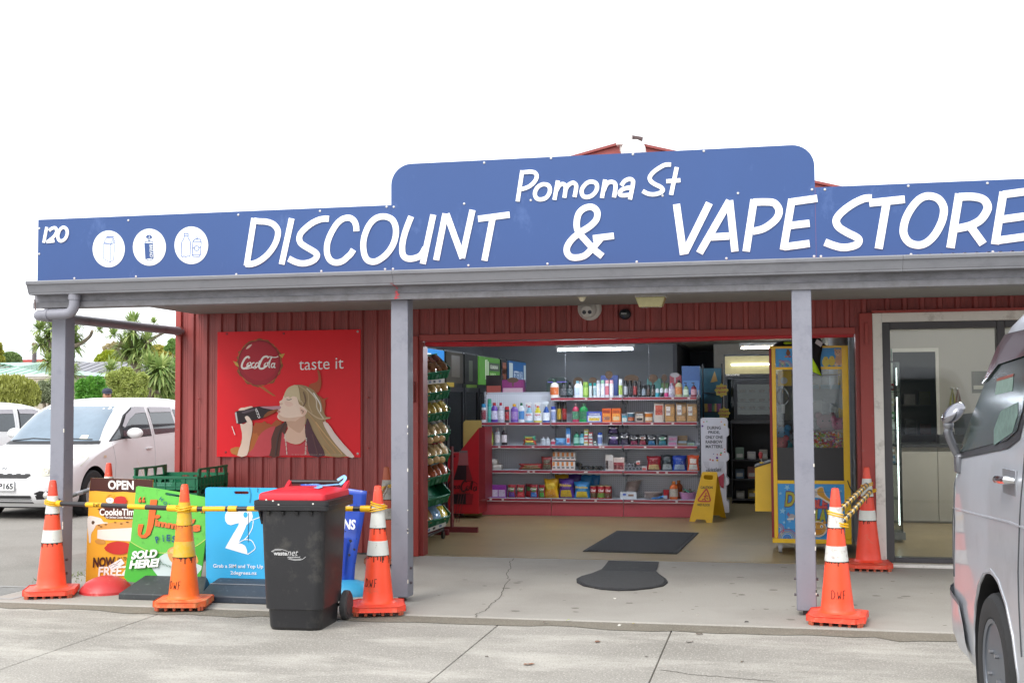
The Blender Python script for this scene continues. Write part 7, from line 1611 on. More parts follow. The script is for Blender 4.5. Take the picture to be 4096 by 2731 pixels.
# plates, bowl, brush
x = px_(ZD, 1025); t = thing('plate_carton', 'low white carton under the leaning stack of paper plates', 'carton', (x, 15.76, LV[0]+.001),0, G5); MB().frustum(-.108,.108,-.09,.09,0,-.104,.104,-.088,.088,.088).build('body', plab('#c9ccd0'), t); MB().box(-.07,-.03,-.093,-.0915,.045,.07).build('label', plab('#3f5aa8'), t); MB().box(.0,.07,-.093,-.0915,.035,.06).build('picture', plab('#8a6a54'), t)
x = px_(ZD, 1062); t = thing('paper_plates', 'leaning wrapped stack of pinkish paper plates on the low carton', 'paper plates', (x, 15.77, LV[0]+.092),0, G5)
for i in range(8): MB().lathe([(.05,0),(.07,.003),(.088+.003*i, .016),(.09+.003*i, .017),(.086+.003*i, .0165)],24, c=(.002*i*i*.4,0,.017*i), M=Matrix.Rotation(-.045*i*.5,3, 'Y')).build('plate', plab('#dccfcb'), t)
x = px_(ZD, 1336); t = thing('paper_plates', 'wide flat stack of paper plates in the middle of the right bay', 'paper plates', (x, 15.77, LV[0]+.001),0, G5)
for i in range(5): MB().lathe([(.07,0),(.095,.003),(.118,.016),(.121,.017),(.115,.0168)],26, c=(0,0,.017*i)).build('plate', plab('#d8cbc7'), t)
x = px_(ZD, 1430); t = thing('scrub_brush', 'blue dish brush lying at the front of the bottom shelf', 'brush', (x, 15.66, LV[0]+.012),.1, G5); MB().tube([(-.10,0,0),(.0,0,.012),(.06,0,.03)],[.008,.010,.012],8).build('handle', plab('#2f78c0'), t); MB().box(.05,.10,-.02,.02,.0,.04).build('bristles', pm('#a9b4c4', .9), t)
x = px_(ZD, 1792); t = thing('plastic_bowl', 'pink plastic bowl at the right end of the bottom shelf', 'bowl', (x, 15.75, LV[0]+.001),0, G5); MB().lathe([(.0,.004),(.085,.0),(.10,.03),(.108,.078),(.114,.086),(.112,.09),(.105,.08),(.096,.03),(.08,.012),(0,.01)],28).build('bowl', plab('#b580a8'), t)
t = thing('scouring_pads', 'green scouring pads and pegs heaped in the pink bowl', 'scourers', (x, 15.75, LV[0]+.085),0, G5)
for i in range(7): a = i*.9; MB().obox((.05*math.cos(a),.05*math.sin(a),.012+.006*(i % 3)),(.04*math.cos(a*2),.04*math.sin(a*2),.018),(-.014*math.sin(a*2),.014*math.cos(a*2),0),(0,0,.005)).build('pad', pm(('#6f8a78', '#8a7a6a', '#5f9a84')[i % 3],.9), t)
# things on the back of the unit, their card backs showing over the top
def backbox(label, x0, x1, z1, c, cat='carton', head=None, art=None, z0=1.576, y=16.10, name='display_carton', grp='cartons along the back of the unit'):
    xa, xb = spot(*ZC((x0,300)), y=y).x, spot(*ZC((x1,300)), y=y).x; zt_ = spot(*ZC(((x0+x1)/2, z1)), y=y).z
    t = thing(name, label, cat, ((xa+xb)/2, y+.06, z0),0, grp); w_ = (xb-xa)/2
    MB().box(-w_, w_, -.06,.06,0, zt_-z0).build('body', plab(c), t, bev=.002)
    if art: MB().box(-w_*.9, w_*.9,-.0625,-.0605,(zt_-z0)*.1,(zt_-z0)*.5).build('label', plab(art), t)
    if head:
        cx, cz, rx, rz_, hc = head; p = spot(*ZC((cx, cz)), y=y); k = .00104
        MB().prism([(p.x-t.location.x+rx*k*math.cos(6.283*i/20),-.066, p.z-z0+rz_*k*math.sin(6.283*i/20)) for i in range(20)],(0,.003,0)).build('card_header', pm(hc, .85), t)
        MB().box(p.x-t.location.x-.01, p.x-t.location.x+.01,-.063,-.0606,(zt_-z0)*.6, p.z-z0).build('card_tab', pm(hc, .85), t)
    return t
BR = '#5f4c3c'
backbox('dark carton with a flame picture and red top on the unit, left end', -840,-635,655, '#2b2220', art='#a8544a')
backbox('pink carton with a brown card header next to the flame carton', -630,-345,715, '#86386f', head=(-485,718,78,34, BR), art='#c9aab4')
backbox('low card display with rounded brown header behind the first shampoo bottles', 300,440,745, '#3a3430', head=(368,735,66,55, BR))
backbox('card display with brown oval header behind the lime green can', 500,620,745, '#3a3832', head=(560,720,52,38, BR))
backbox('blue display carton with brown figure header behind the white deodorants', 660,880,655, '#2a3f7a', head=(770,650,50,52, BR))
backbox('card display with wide brown header behind the black sprays', 960,1170,735, '#2a2626', head=(1065,700,95,52, BR))
backbox('teal display carton with brown round header', 1262,1440,700, '#2f6a66', head=(1345,695,62,52, BR))
backbox('green display carton with small brown header near the roll-ons', 1445,1540,755, '#44683a', head=(1495,690,36,46, BR))
backbox('red display carton with grey oval header', 1560,1710,655, '#8a2a36', head=(1632,652,58,30, '#a9a4a4'))
backbox('tall bright blue carton with swirl picture at the right end of the unit', 1718,1955,535, '#33598f', art='#4f78ac')
backbox('flat blue clip strip lying beside the pink carton', -330,-60,885, '#3f78b0')
t = thing('dark_display', 'dark card display with purple light standing behind the lotion bottle', 'display', (px_(ZC, 90,16.15),16.2,1.576),0, 'cartons along the back of the unit')
MB().frustum(-.15,.15,-.05,.05,0,-.15,.15,-.05,.05,.20).frustum(-.15,.15,-.05,.05,.2005,-.10,.10,-.05,.05,.25).build('body', plab('#2b3a36'), t); MB().box(-.13,.13,-.053,-.0505,.185,.195).build('strip', pm('#6a5ad0', .4), t)
# hanging chains
for px, lab in ((1298, 'thin hanging chain in front of the lit ceiling tube'),(1490, 'thin hanging chain in front of the dark opening')):
    p = spot(px, 800, y=15.5); zb_ = spot(px, 895, y=15.5).z
    t = thing('hanging_chain', lab, 'chain', (p.x, 15.5,2.47)); mb = MB()
    n_ = int((2.47-zb_)/.022)
    for i in range(n_): z = -.011-i*.022; a = (i % 2)*math.pi/2; mb.tube([(math.cos(a)*.004*math.cos(q)-0, math.sin(a)*.004*math.cos(q), z+.013*math.sin(q)) for q in [6.283*k/6 for k in range(6)]],.0016,4, True)
    tag(mb.build('links', pm('#8d8d90', .4,.7), t), None, None, None, 'stuff')

# ------------------------------------------------------------------ strip lights
def tube_light(label, p0, p1, refl=True, e=26, col='#e9f2ff'):
    p0, p1 = Vector(p0), Vector(p1); d = (p1-p0).normalized(); s = Vector((-d.y, d.x, 0))
    t = thing('strip_light', label, 'strip light', (p0+p1)/2,0, 'lit fluorescent strip lights')
    MB(t).cyl(p0, p1,.013, n=10).build('tube', pm(col, .4, var=0, emit=e), t)
    c = (p0+p1)/2; L = (p1-p0).length/2
    MB(t).obox(c+Vector((0,0,.052)), d*(L+.03), s*.035,(0,0,.022)).build('fitting', pm('#c9c9c6', .5), t)
    for p, sg in ((p0,-1),(p1,1)): MB(t).obox(p+d*sg*.012, d*.011, s*.016,(0,0,.030)).build('end_cap', pm('#bdbdba', .5), t)
    return t
q0, q1 = spot(1282,804, y=18.4), spot(1453,803, y=18.4)
tube_light('lit strip light hanging in front of the pale back wall', (q0.x, 18.4, q0.z),(q1.x, 18.4, q0.z))
tube_light('second lit strip light running inward at the left of the first', (q0.x-.1,18.9,2.40),(q0.x-.1+.25,20.2,2.40))
q0, q1 = spot(1703,799, y=19.3), spot(1790,798, y=19.3)
tube_light('lit strip light above the tall fridge at the back right', (q0.x, 19.3, q0.z),(q0.x+1.15,19.3, q0.z), col='#fff4de')
tube_light('added unseen strip light over the front of the shop', (-2.4,13.7,2.42),(-1.2,13.7,2.42), e=150)  # unseen lamp hidden above the lintel, added to light the shelving
tube_light('added unseen strip light over the left of the shop front', (-3.2,14.6,2.42),(-2.0,14.6,2.42), e=150)  # second added lamp out of view, more fill for the front bays
tube_light('strip light over the aisle before the claw machine', (-1.0,16.9,2.42),(.2,16.9,2.42), e=60)
tube_light('added unseen strip light over the vape counter', (1.9,13.9,2.42),(3.1,13.9,2.42), e=330, col='#fff6ea')  # added lamp with no visible source, brightens the vape room
# ------------------------------------------------------------------ fridges along the left wall
M_FR = pm('#1d1e20', .4, var=.05); M_FG = glass('#d3dadc', .8,.04, 'fridge_glass')
xf = -4.1
def fy(px): return spot(px, 815, x=xf).y
def fridge(label, pa, pb, head, lit, words=None, doors=1, lamp=True):
    ya, yb_ = fy(pa)+.01, fy(pb)-.01; zb0, zh0, zh1 = .004,1.72,2.18
    t = thing('drinks_fridge', label, 'fridge', (xf-.3,(ya+yb_)/2, zb0),0, 'drinks fridges along the left wall')
    MB(t).box(xf-.62, xf-.02, ya, yb_, zb0+.08, zh1).build('cabinet', M_FR, t)
    MB(t).box(xf-.6, xf-.06, ya+.02, yb_-.02, zb0, zb0+.0795).build('plinth', pm('#151516', .6), t)
    MB(t).box(xf-.0195, xf, ya+.03, yb_-.03, zh0+.03, zh1-.02).build('header_panel', pm(head, .6, var=.12, scale=3, spec=.3, emit=lit), t)
    w_ = (yb_-ya)/doors
    for i in range(doors):
        y0 = ya+i*w_+.01; y1 = y0+w_-.02
        d = MB(t).box(xf-.0195, xf+.01, y0, y0+.05,.12,1.70).box(xf-.0195, xf+.01, y1-.05, y1,.12,1.70).box(xf-.0195, xf+.01, y0+.0505, y1-.0505,.12,.18).box(xf-.0195, xf+.01, y0+.0505, y1-.0505,1.64,1.70).build('door', pm('#2b2c30', .35,.3), t)
        MB(t).box(xf-.008, xf-.004, y0+.0505, y1-.0505,.1805,1.6395).build('pane', M_FG, d); MB(t).box(xf+.0105, xf+.035, y0+.01, y0+.03,.8,1.2).build('handle', pm('#8a8c90', .3,.8), d)
        mb = MB(t)
        MB(t).box(xf-.0199, xf-.0197, y0+.06, y1-.06,.2,1.62).build('interior', pm('#8d959c', .6, var=.4, scale=12, emit=.12), t)
        if lamp: MB(t).box(xf-.0194, xf-.0125, y0+.07, y0+.13,.55,1.58).build('lamp', pm('#e6e2ff', .4, var=0, emit=7), t)
    if words:
        mb = MB(t)
        for (s, f0, f1, g0, g1, c) in words:
            Y = lambda f: ya+.03+(yb_-ya-.06)*f; Zz = lambda g: zh0+.03+(zh1-zh0-.05)*g
            mb.mat(pm(c, .4, var=0, emit=max(lit*.8,.0)))
            if s: text(mb, s, (xf+.001, Y(f0), Zz(g0)),(xf+.001, Y(f1), Zz(g0)),(xf+.001, Y(f0), Zz(g1)),.001,.02)
            else: mb.add([(xf+.0015, Y(f0), Zz(g0)),(xf+.0015, Y(f1), Zz(g0)),(xf+.0015, Y(f1), Zz(g1)),(xf+.0015, Y(f0), Zz(g1))],[(0,1,2,3)])
        mb.build('lettering', None, t)
    return t
fridge('drinks fridge with bright blue lit POWERADE header nearest the doorway', 965,1022, '#2a78bc', .55,[('POWERADE', .50,.97,.36,.50, '#e9f2fb'),('', .0,.42,.44,.86, '#dfe9f4'),('', .06,.09,.48,.80, '#2f5a94'),('', .14,.17,.48,.80, '#2f5a94'),('', .22,.25,.48,.80, '#2f5a94'),('', .30,.33,.48,.80, '#2f5a94')])
fridge('dark fridge with faint yellow-brown header, second from the doorway', 1023,1065, '#3a352a', .03,[('', .0,.45,-.12,.02, '#b89a2a'),('', .3,.8,.2,.9, '#4a3f30')])
fridge('black fridge with lime strip under its header', 1066,1098, '#1c1d1b', .02,[('', .1,.95,-.12,-.02, '#7fa83a'),('', .3,.6,.1,.8, '#3f4a2a')])
fridge('wide fridge with lit lime green energy drink header', 1099,1149, '#4f8a34', .25,[('', .46,.98,.52,.82, '#3a4a3a'),('GUARANA', .52,.9,.6,.74, '#e6efe0'),('ENERGY', .52,.8,.32,.45, '#bcd8a0'),('', .28,.31,.2,.9, '#e9efe0'),('', .34,.37,.12,.92, '#e9efe0'),('', .40,.43,.25,.86, '#e9efe0')], doors=2)
fridge('narrow dark fridge with a small orange badge', 1150,1166, '#26272a', .02,[('', .2,.8,.25,.9, '#a8583a'),('', .25,.75,.45,.65, '#d0ccc8')])
fridge('end fridge with blue header reading BETTER IN BLUE', 1167,1209, '#2a5a8c', .12,[('BETTER IN BL.', .28,.82,.3,.62, '#d3e0ec'),('', .02,.22,.15,.92, '#c9d6d8'),('', .86,.98,.2,.9, '#c9d6d8')], doors=2)
# yellow board and red cola display cooler
p0, p1 = spot(1064,965, y=15.5), spot(1106,1130, y=15.5)
t = thing('tan_board', 'tan board with rounded corner standing behind the red cola cooler', 'board', ((p0.x+p1.x)/2,15.5,.004))
MB(t).prism([(p0.x, 15.5,.004),(p1.x, 15.5,.004),(p1.x, 15.5, p0.z),(p0.x+.03,15.5, p0.z),(p0.x, 15.5, p0.z-.03)],(0,.03,0)).build('board', pm('#a28a4a', .6), t)
MB(t).box(p0.x+.1, p0.x+.13,15.475,15.4995,.9,1.0).build('handle', pm('#5a5244', .5), t)
yk = 15.1
kp = lambda x, y_: spot(*ZB((x, y_)), y=yk)
t = thing('cola_cooler', 'red cola display cooler with slanted side and a printed glass bottle', 'cooler', (kp(830,1150).x, yk, .004))
pts = [(630,365),(770,360),(1030,35),(1030,1155),(620,1150)]
MB(t).prism([kp(*q) for q in pts],(0,.45,0)).build('cabinet', pm('#a51a22', .35, var=.08, coat=.2), t)
MB(t).prism([kp(*q) for q in [(1031,35),(1108,22),(1115,960),(1031,980)]],(0,.4,0)).build('side_panel', pm('#7a1f26', .4), t)
a = Art(t, ZB, yk)
a.P([(775,330),(885,330),(883,360),(775,360)], '#6a5a5a').P([(772,360),(888,360),(890,470),(895,522),(752,522),(765,470)], '#8d5254').P([(752,522),(895,522),(950,715),(700,715)], '#6a2226').P([(755,525),(868,525),(868,715),(702,715)], '#2a1a1e').P([(690,895),(960,895),(940,1035),(695,1035)], '#7a2026').P([(690,898),(860,895),(860,1030),(700,1030)], '#23181c').P([(635,390),(725,392),(725,420),(635,415)], '#5a181c')
for s_, w_ in (([(690,745),(665,725),(640,760),(635,810),(655,830)],.02),([(690,790),(675,815),(695,825),(712,800),(700,785)],.014),([(740,790),(722,800),(722,825),(742,822)],.014),([(775,785),(755,800),(757,825),(776,815),(782,785)],.014),([(870,745),(850,725),(815,760),(800,820),(815,860),(850,855),(880,820)],.022),([(885,790),(870,815),(880,850),(905,830),(900,795)],.014),([(925,840),(930,760),(950,735),(940,800),(935,850)],.014),([(985,800),(962,820),(965,855),(990,845),(998,800),(1000,855)],.014),([(860,735),(920,725),(980,745),(1010,770)],.010)):
    a.S([(x, y_) for x, y_ in s_], w_, '#3a1216')
a.T('ZERO SUGAR', 725,920,875,905, '#3a1216', .02); a.done()
# ------------------------------------------------------------------ bread rack by the left jamb
BR_ = reg(1660,1350,.574)
t = thing('bread_rack', 'tall black wheeled rack of slanted green bread trays just inside the left jamb', 'rack', (-3.5,12.6,.004))
M_BLK = pm('#1a1b1c', .45)
fxy = spot(*BR_((52,1440)), z=.05); rxy = spot(*BR_((196,1372)), z=.05)
for (p, zt_) in ((fxy, 1.85),(rxy, 1.95)):
    MB(t).tube([(p.x, p.y, .08),(p.x, p.y, zt_-.06),(p.x-.03, p.y+.02, zt_)],.014,8).build('post', M_BLK, t)
    MB(t).cyl((p.x-.012, p.y, .047),(p.x+.012, p.y, .047),.042, n=18).build('castor', M_BLK, t)
for dx, dy in ((-.42,.12),): 
    for p in (fxy, rxy): MB(t).tube([(p.x+dx, p.y+dy, .08),(p.x+dx, p.y+dy, 2.0)],.014,8).build('post', M_BLK, t); MB(t).cyl((p.x+dx-.012, p.y+dy, .047),(p.x+dx+.012, p.y+dy, .047),.042, n=18).build('castor', M_BLK, t)
MB(t).tube([(fxy.x, fxy.y, .11),(rxy.x, rxy.y, .11),(rxy.x-.42, rxy.y+.12,.11),(fxy.x-.42, fxy.y+.12,.11)],.014,8, True).build('bottom_frame', M_BLK, t)
lips = [304,445,590,740,885,1040,1185,1335]
kinds = [('brown bread', '#8a5f3c', '#8d4a3a'),('yellow labelled bread', '#c2a668', '#d0c890'),('yellow labelled rolls', '#c8ac58', '#d8d4c8'),('pale buns', '#c9aa7a', '#b9b0aa'),('burger buns', '#cfae7c', '#a8504a'),('fruit bread', '#a3583a', '#c9ccd4'), None, ('white loaf', '#b9935e', '#7fa0cc')]
ordn = ['top', 'second', 'third', 'fourth', 'fifth', 'sixth', 'seventh', 'bottom']
def trayframe(i):
    zl = lips[i]; dz_ = 0
    A0 = spot(*BR_((64, zl)), y=12.35); B0 = spot(*BR_((226, zl-26 if i < 5 else zl-45)), y=12.72)
    return A0, B0-A0
for i in range(8):
    A0, U = trayframe(i); V = Vector((-.22,.24,.15)); N = U.cross(V).normalized(); N = N if N.z > 0 else -N
    tr = thing('bread_tray', f'slanted green bread tray, {ordn[i]} of the black rack', 'crate', A0,0, 'green trays on the bread rack')
    c = A0+U/2+V/2; M_T = G_CR
    MB(tr).obox(c+N*.005, U/2, V/2, N*.005).build('floor', M_T, tr)
    un, vn = U.normalized(), V.normalized(); hh = .095
    MB(tr).obox(A0+U/2+N*hh/2, U/2, vn*.006, N*hh/2).build('front_wall', M_T, tr)
    MB(tr).obox(A0+U/2+V+N*(hh/2+.02), U/2, vn*.006, N*(hh/2+.02)).build('back_wall', M_T, tr)
    for f in (0,1): MB(tr).obox(A0+U*f+V/2+N*(hh/2+.012), un*.006, V/2, N*(hh/2+.012)).build('end_wall', M_T, tr)
    MB(tr).obox(A0+U/2-vn*.010+N*(hh-.008), U/2, vn*.005, N*.008).build('rim', M_T, tr)
    mb = MB(tr)
    for k in range(6): mb.obox(A0+U*(.08+.168*k)-vn*.0095+N*hh*.4, un*.004, vn*.004, N*hh*.36)
    for k in range(5): mb.obox(A0+V*(.1+.2*k)-un*.0095+N*hh*.45, un*.004, vn*.004, N*hh*.4)
    mb.build('ribs', M_T, tr)
    MB(tr).obox(A0+U*.5-vn*.0145+N*hh*.45, un*.022, vn*.0012, N*.018).build('label', pm('#5f8f78', .6), tr)
    if kinds[i]:
        nm, c1, c2 = kinds[i]; nb = 4 if i != 7 else 3
        for k in range(nb):
            f = (k+.5)/nb if i != 7 else .2+.3*k
            L_ = V.length*1.02; R_ = U.length/nb*.72
            bc = A0+U*f+V*.48+N*(.07+.012*(k % 2))
            pos = ['nearest bag', 'second bag', 'third bag', 'far bag'][k]
            b = thing('bread_bag', f'clear bag of {nm}, {pos} in the {ordn[i]} rack tray', 'bread bag', bc, 0, 'bagged bread on the rack')
            Mx_ = Matrix((vn, un, N)).transposed()
            col = c2 if i == 7 and k == 2 else c1
            if i == 7: col = ['#a8865a', '#8fb0d0', '#d0b83a'][k]
            mb = MB(); vs = []; 
            for ii in range(11):
                u = ii/10*2-1; rr = (1-abs(u)**3.2)**.5 if abs(u) < 1 else 0; rr = max(rr, .12)
                for jj in range(12):
                    a_ = 6.283*jj/12; wob = 1+.30*noise.noise((ii*.7, jj*.9, i*3+k)); vs.append(Mx_ @ Vector((u*L_/2, R_*rr*wob*math.cos(a_),.050*rr*wob*math.sin(a_))))
            mb.add(vs, [(ii*12+jj, ii*12+(jj+1) % 12,(ii+1)*12+(jj+1) % 12,(ii+1)*12+jj) for ii in range(10) for jj in range(12)]+[tuple(range(12))[::-1], tuple(range(120,132))])
            mb.build('bread', pm(col, .25, var=.35, scale=22, coat=.6), b)
            mb = MB()
            for ii in range(4):
                for jj in range(7):
                    pass
            mb.grid(lambda u, v: Mx_ @ Vector(((.08+.85*u)*L_/2, R_*1.04*math.cos(R(20+140*v)),.054*math.sin(R(20+140*v))+.001)),4,8); mb.build('label', pm(c2,.2, var=.3, scale=30, coat=.5), b)
            if i in (3,4) and k < 3:
                mb = MB(); mb.ball(Mx_ @ Vector((-L_/2-.02,0,-.02)),.045,.04,.038,10,7); mb.build('bun', pm('#cfae7c', .4, var=.15, scale=20), b)
for (a_, b_, lab) in (((80,312),(205,300), 'narrow price label strip under the top bread tray'),((66,1352),(215,1297), 'long printed label strip under the bottom bread tray')):
    A0 = spot(*BR_(a_), y=12.33); B0 = spot(*BR_(b_), y=12.55); t2 = thing('label_strip', lab, 'label strip', (A0+B0)/2); MB(t2).obox((A0+B0)/2,(B0-A0)/2,(0,.003,0),(0,0,.022)).build('strip', pm('#c9c8c2', .5), t2); 
    for f in (.2,.45,.75): MB(t2).obox(A0.lerp(B0, f)+Vector((0,-.004,0)),(B0-A0)*.06,(0,.001,0),(0,0,.012)).build('print', pm(('#6a7a94', '#4a4a4a', '#8fb0c4')[int(f*4) % 3],.6), t2)
rr = thing('wire_stand', 'low dark red wire stand with feet beside the bread rack', 'stand', (rxy.x+.1,13.3,.004))
MB(rr).box(rxy.x-.3, rxy.x+.28,13.25,13.31,.03,.09).build('foot', pm('#6a1f26', .5), rr); MB(rr).box(rxy.x-.32, rxy.x+.02,12.95,13.01,.03,.09).build('foot', pm('#6a1f26', .5), rr)
for k in range(3): MB(rr).tube([(rxy.x+.02+.03*k, 13.2,.15),(rxy.x+.10+.03*k, 13.2,.55)],.004,6).build('wire', pm('#5a1f24', .5), rr)
MB(rr).box(rxy.x-.02, rxy.x+.0,13.2,13.28,.09,1.0).build('upright', pm('#5a1f24', .5), rr)
# ------------------------------------------------------------------ wet floor sign
cz = lambda x, y_, yy: spot(*ZD((x, y_)), y=yy)
b0, b1 = spot(*ZD((1820,1262)), z=.004), spot(*ZD((2120,1276)), z=.004)
bk0, bk1 = spot(*ZD((2150,1180)), z=.004), spot(*ZD((2290,1210)), z=.004)
cw = (b0+b1)/2
t = thing('wet_floor_sign', 'yellow folding caution wet floor sign at the right end of the shelves', 'floor sign', (cw.x, cw.y+.2,.004))
M_YW = pm('#d3a416', .4, var=.06)
yf = 15.05
fp_ = lambda x, y_: Vector((spot(*ZD((x, y_)), y=yf+(1276-y_)/1276*.33).x, yf+(1270-y_)/660*.17, spot(*ZD((x, y_)), y=yf+(1270-y_)/660*.17).z))
outl = [(1820,1255),(1985,625),(1995,612),(2175,612),(2190,628),(2120,1276),(2045,1272),(2030,1235),(1915,1225),(1890,1262)]
hole = [(2010,660),(2025,650),(2120,652),(2130,665),(2125,710),(2110,716),(2020,708),(2008,695)]
MB(t).ring_prism([fp_(*q) for q in outl],[[fp_(*q) for q in hole]],(0,.008,.002)).build('front_leaf', M_YW, t, bev=.002)
yb2 = 15.65
bp_ = lambda x, y_: Vector((spot(*ZD((x, y_)), y=yf+.18+(y_-615)/600*.30).x, yf+.185+(y_-615)/600*.30, spot(*ZD((x, y_)), y=yf+.185+(y_-615)/600*.30).z))
MB(t).prism([bp_(*q) for q in [(2000,620),(2185,622),(2300,1215),(2230,1195),(2210,1178),(2060,1172),(2040,1200),(1985,1190)]],(0,.008,.002)).build('back_leaf', M_YW, t)
mb = MB(t); P = lambda x, y_: fp_(x, y_)+Vector((0,-.002,0))
mb.mat(pm('#3a3220', .5)); text(mb, 'CAUTION', P(1968,830), P(2126,830), P(1968,795),.001,.035); text(mb, 'WET FLOOR', P(1925,1056), P(2090,1058), P(1925,1022),.001,.02)
mb.mat(pm('#a83a24', .5)); ribbon(mb, [P(*q) for q in [(2030,850),(2055,850),(2092,960),(2092,985),(2070,995),(1955,990),(1942,975),(1950,955)]],.018,(0,-1,.2),0, True, True, .001)
for q in ([(2030,905),(2045,880)],[(2010,935),(2040,915),(2065,930)],[(2040,915),(2020,960),(2035,985)],[(2020,960),(1985,975)],[(2045,945),(2062,965)]): ribbon(mb, [P(*x) for x in q],.014,(0,-1,.2),0, False, False, .0015)
mb.build('lettering', None, t)
# ------------------------------------------------------------------ sweets stand, confectionery rack, back fridges
ys_ = 15.62
t = thing('sweets_stand', 'white card sweets stand reading DURING PRIDE ONLY ONE RAINBOW MATTERS', 'display stand', (-.70, ys_, .004))
sp_ = lambda x, y_: spot(*ZC((x, y_)), y=ys_)
o = [(1968,1225),(1985,1212),(2260,1212),(2300,1225),(2318,1260),(2318,1340),(2335,1360),(2335,1440),(2305,1460),(2305,1660),(2335,1690),(2335,1760),(2305,1780),(2305,1980),(2335,2010),(2335,2080),(2305,2100),(2305,2290),(2335,2310),(2340,2450),(1985,2450)]
MB(t).prism([sp_(*q) for q in o],(0,.25,0)).build('stand_body', pm('#c6c4cc', .55, var=.03), t)
a = Art(t, ZC, ys_)
for i, (s, x0, x1) in enumerate((('DURING', 2053,2232),('PRIDE,', 2068,2220),('ONLY ONE', 2032,2258),('RAINBOW', 2034,2256),('MATTERS.', 2034,2262))): a.T(s, x0, x1,1320+i*61,1362+i*61, '#4a4a52', .03)
random.seed(5)
for x, y_, r_, c in ((2010,1265,9, '#c9706a'),(2050,1258,9, '#6aa86a'),(2238,1262,9, '#d0806a'),(2280,1300,12, '#c9a83a'),(1992,1318,14, '#6a4a8a'),(2137,1682,7, '#5a4a8a'),(2186,1690,9, '#b03a44'),(2230,1692,13, '#d0705a'),(2236,1670,12, '#4a9a5a'),(2183,1733,15, '#6a3a94'),(2185,1765,14, '#d0a83a'),(2093,1756,10, '#c03a4a'),(2128,1765,11, '#d0603a'),(2280,1620,8, '#c9604a'),(2284,1656,9, '#a83a4a')): a.P(ell(x, y_, r_, r_, 12), c)
for i in range(5): a.S([(2010+i*14,1780),(2030+i*12,1850),(2060+i*8,1880)],.003, '#8d8d94'); a.S([(2200+i*16,1780),(2210+i*12,1850),(2190+i*8,1890)],.003, '#8d8d94')
a.T('skittles', 2035,2240,1872,1925, '#74747c', .03,.1,-20).P([(2160,2010),(2275,1930),(2270,2130),(2240,2120)], '#a03a4a'); a.done()
yq = 16.6
t = thing('confectionery_rack', 'dark wire rack of lollipops and sweets behind the white card stand', 'display rack', (-.55, yq, .004))
qp = lambda x, y_: spot(*ZC((x, y_)), y=yq)
x0, x1 = qp(2000,900).x, qp(2250,900).x
MB(t).box(x0, x1, yq+.02, yq+.30,.05,1.05).build('cabinet', pm('#1a1a1c', .5), t)
MB(t).box(x0-.02, x1+.02, yq, yq+.3,.0,.0495).build('base', pm('#222224', .5), t)
for xx in (x0, x1): MB(t).cyl((xx, yq, .05),(xx, yq, 2.0),.01, n=8).build('post', M_BLK, t)
for z_ in (1.12,1.34,1.60): MB(t).box(x0, x1, yq+.0, yq+.28, z_, z_+.01).build('wire_shelf', M_BLK, t)
MB(t).box(x0+.03, x0+.2, yq-.003, yq-.0005,1.355,1.39).build('sign', pm('#b0583a', .6), t)
cols = ['#8a2a34', '#b0903a', '#3a5a8a', '#7a3a6a', '#8d8a84', '#3a6a4a']
G6 = 'sweet packets on the confectionery rack'
for r_, z_ in enumerate((.20,.45,.70,1.06,1.13,1.35)):
    for k in range(5):
        b = thing('sweet_packet', f'{["red", "gold", "blue", "plum", "silver", "green"][(r_*5+k*2) % 6]} sweet packet, {["leftmost", "second", "middle", "fourth", "rightmost"][k]} in {["the lowest", "the second", "the third", "the fourth", "the fifth", "the highest"][r_]} row of the confectionery rack', 'sweet packet', (x0+.05+k*(x1-x0-.06)/5, yq-.03, z_),0, G6)
        MB().frustum(-.028,.028,-.012,.012,0,-.03,.03,-.004,.004,.11).build('packet', plab(cols[(r_*5+k*2) % 6]), b)
for k, (cx, cy, r_, w1, w2) in enumerate(((2240,850,80, 'upa', 'ips'),(2275,1150,70, 'Chupa', 'Chups'))):
    c = spot(*ZC((cx, cy)), y=yq-.06); lt_ = thing('lolly_sign', ['upper', 'lower'][k]+' yellow flower shaped lollipop sign on the confectionery rack', 'sign', c, 0, 'flower signs'); rr_ = r_*.00105
    MB().prism([(rr_*(1+.13*math.cos(8*q))*math.cos(q),0, rr_*(1+.13*math.cos(8*q))*math.sin(q)) for q in [6.283*i/48 for i in range(48)]],(0,.006,0)).build('flower', pm('#b09a2a', .5), lt_)
    mb = MB(); text(mb, w1,(-rr_*.8,-.002,.005),(rr_*.75,-.002,.01),(-rr_*.8,-.002, rr_*.5),.001,.03,.2); text(mb, w2,(-rr_*.7,-.002,-rr_*.55),(rr_*.75,-.002,-rr_*.5),(-rr_*.7,-.002,-.01),.001,.03,.2); mb.build('lettering', pm('#8a2430', .5), lt_)
b = thing('hanging_poster', 'blue and gold poster panel standing behind the tall blue carton', 'poster', (qp(2090,700).x, 16.9,1.1),0)
e0, e1 = spot(*ZC((1960,565)), y=16.9), spot(*ZC((2240,780)), y=16.9)
MB(b).box(e0.x, e1.x, 16.9,16.93,1.1, e0.z).build('panel', pm('#245a6c', .5, var=.3, scale=6), b); MB(b).prism([(e0.x+.14,16.899, e0.z-.2),(e0.x+.24,16.899, e0.z-.18),(e0.x+.2,16.899, e0.z-.04)],(0,-.002,0)).build('print', pm('#b08a4a', .5), b)
KZ = reg(2700,1300,.30608)
ky = 19.0; kf = lambda x, y_: spot(*KZ((x, y_)), y=ky)
l0, l1 = kf(635,400), kf(1420,640); lb = kf(635,690).z
t = thing('tall_fridge', 'tall black upright fridge with cream lit header and name strip at the back', 'fridge', ((l0.x+l1.x)/2, ky+.3,.004))
MB(t).box(l0.x, l1.x, ky+.03, ky+.65,.004, l0.z+.02).build('cabinet', M_FR, t)
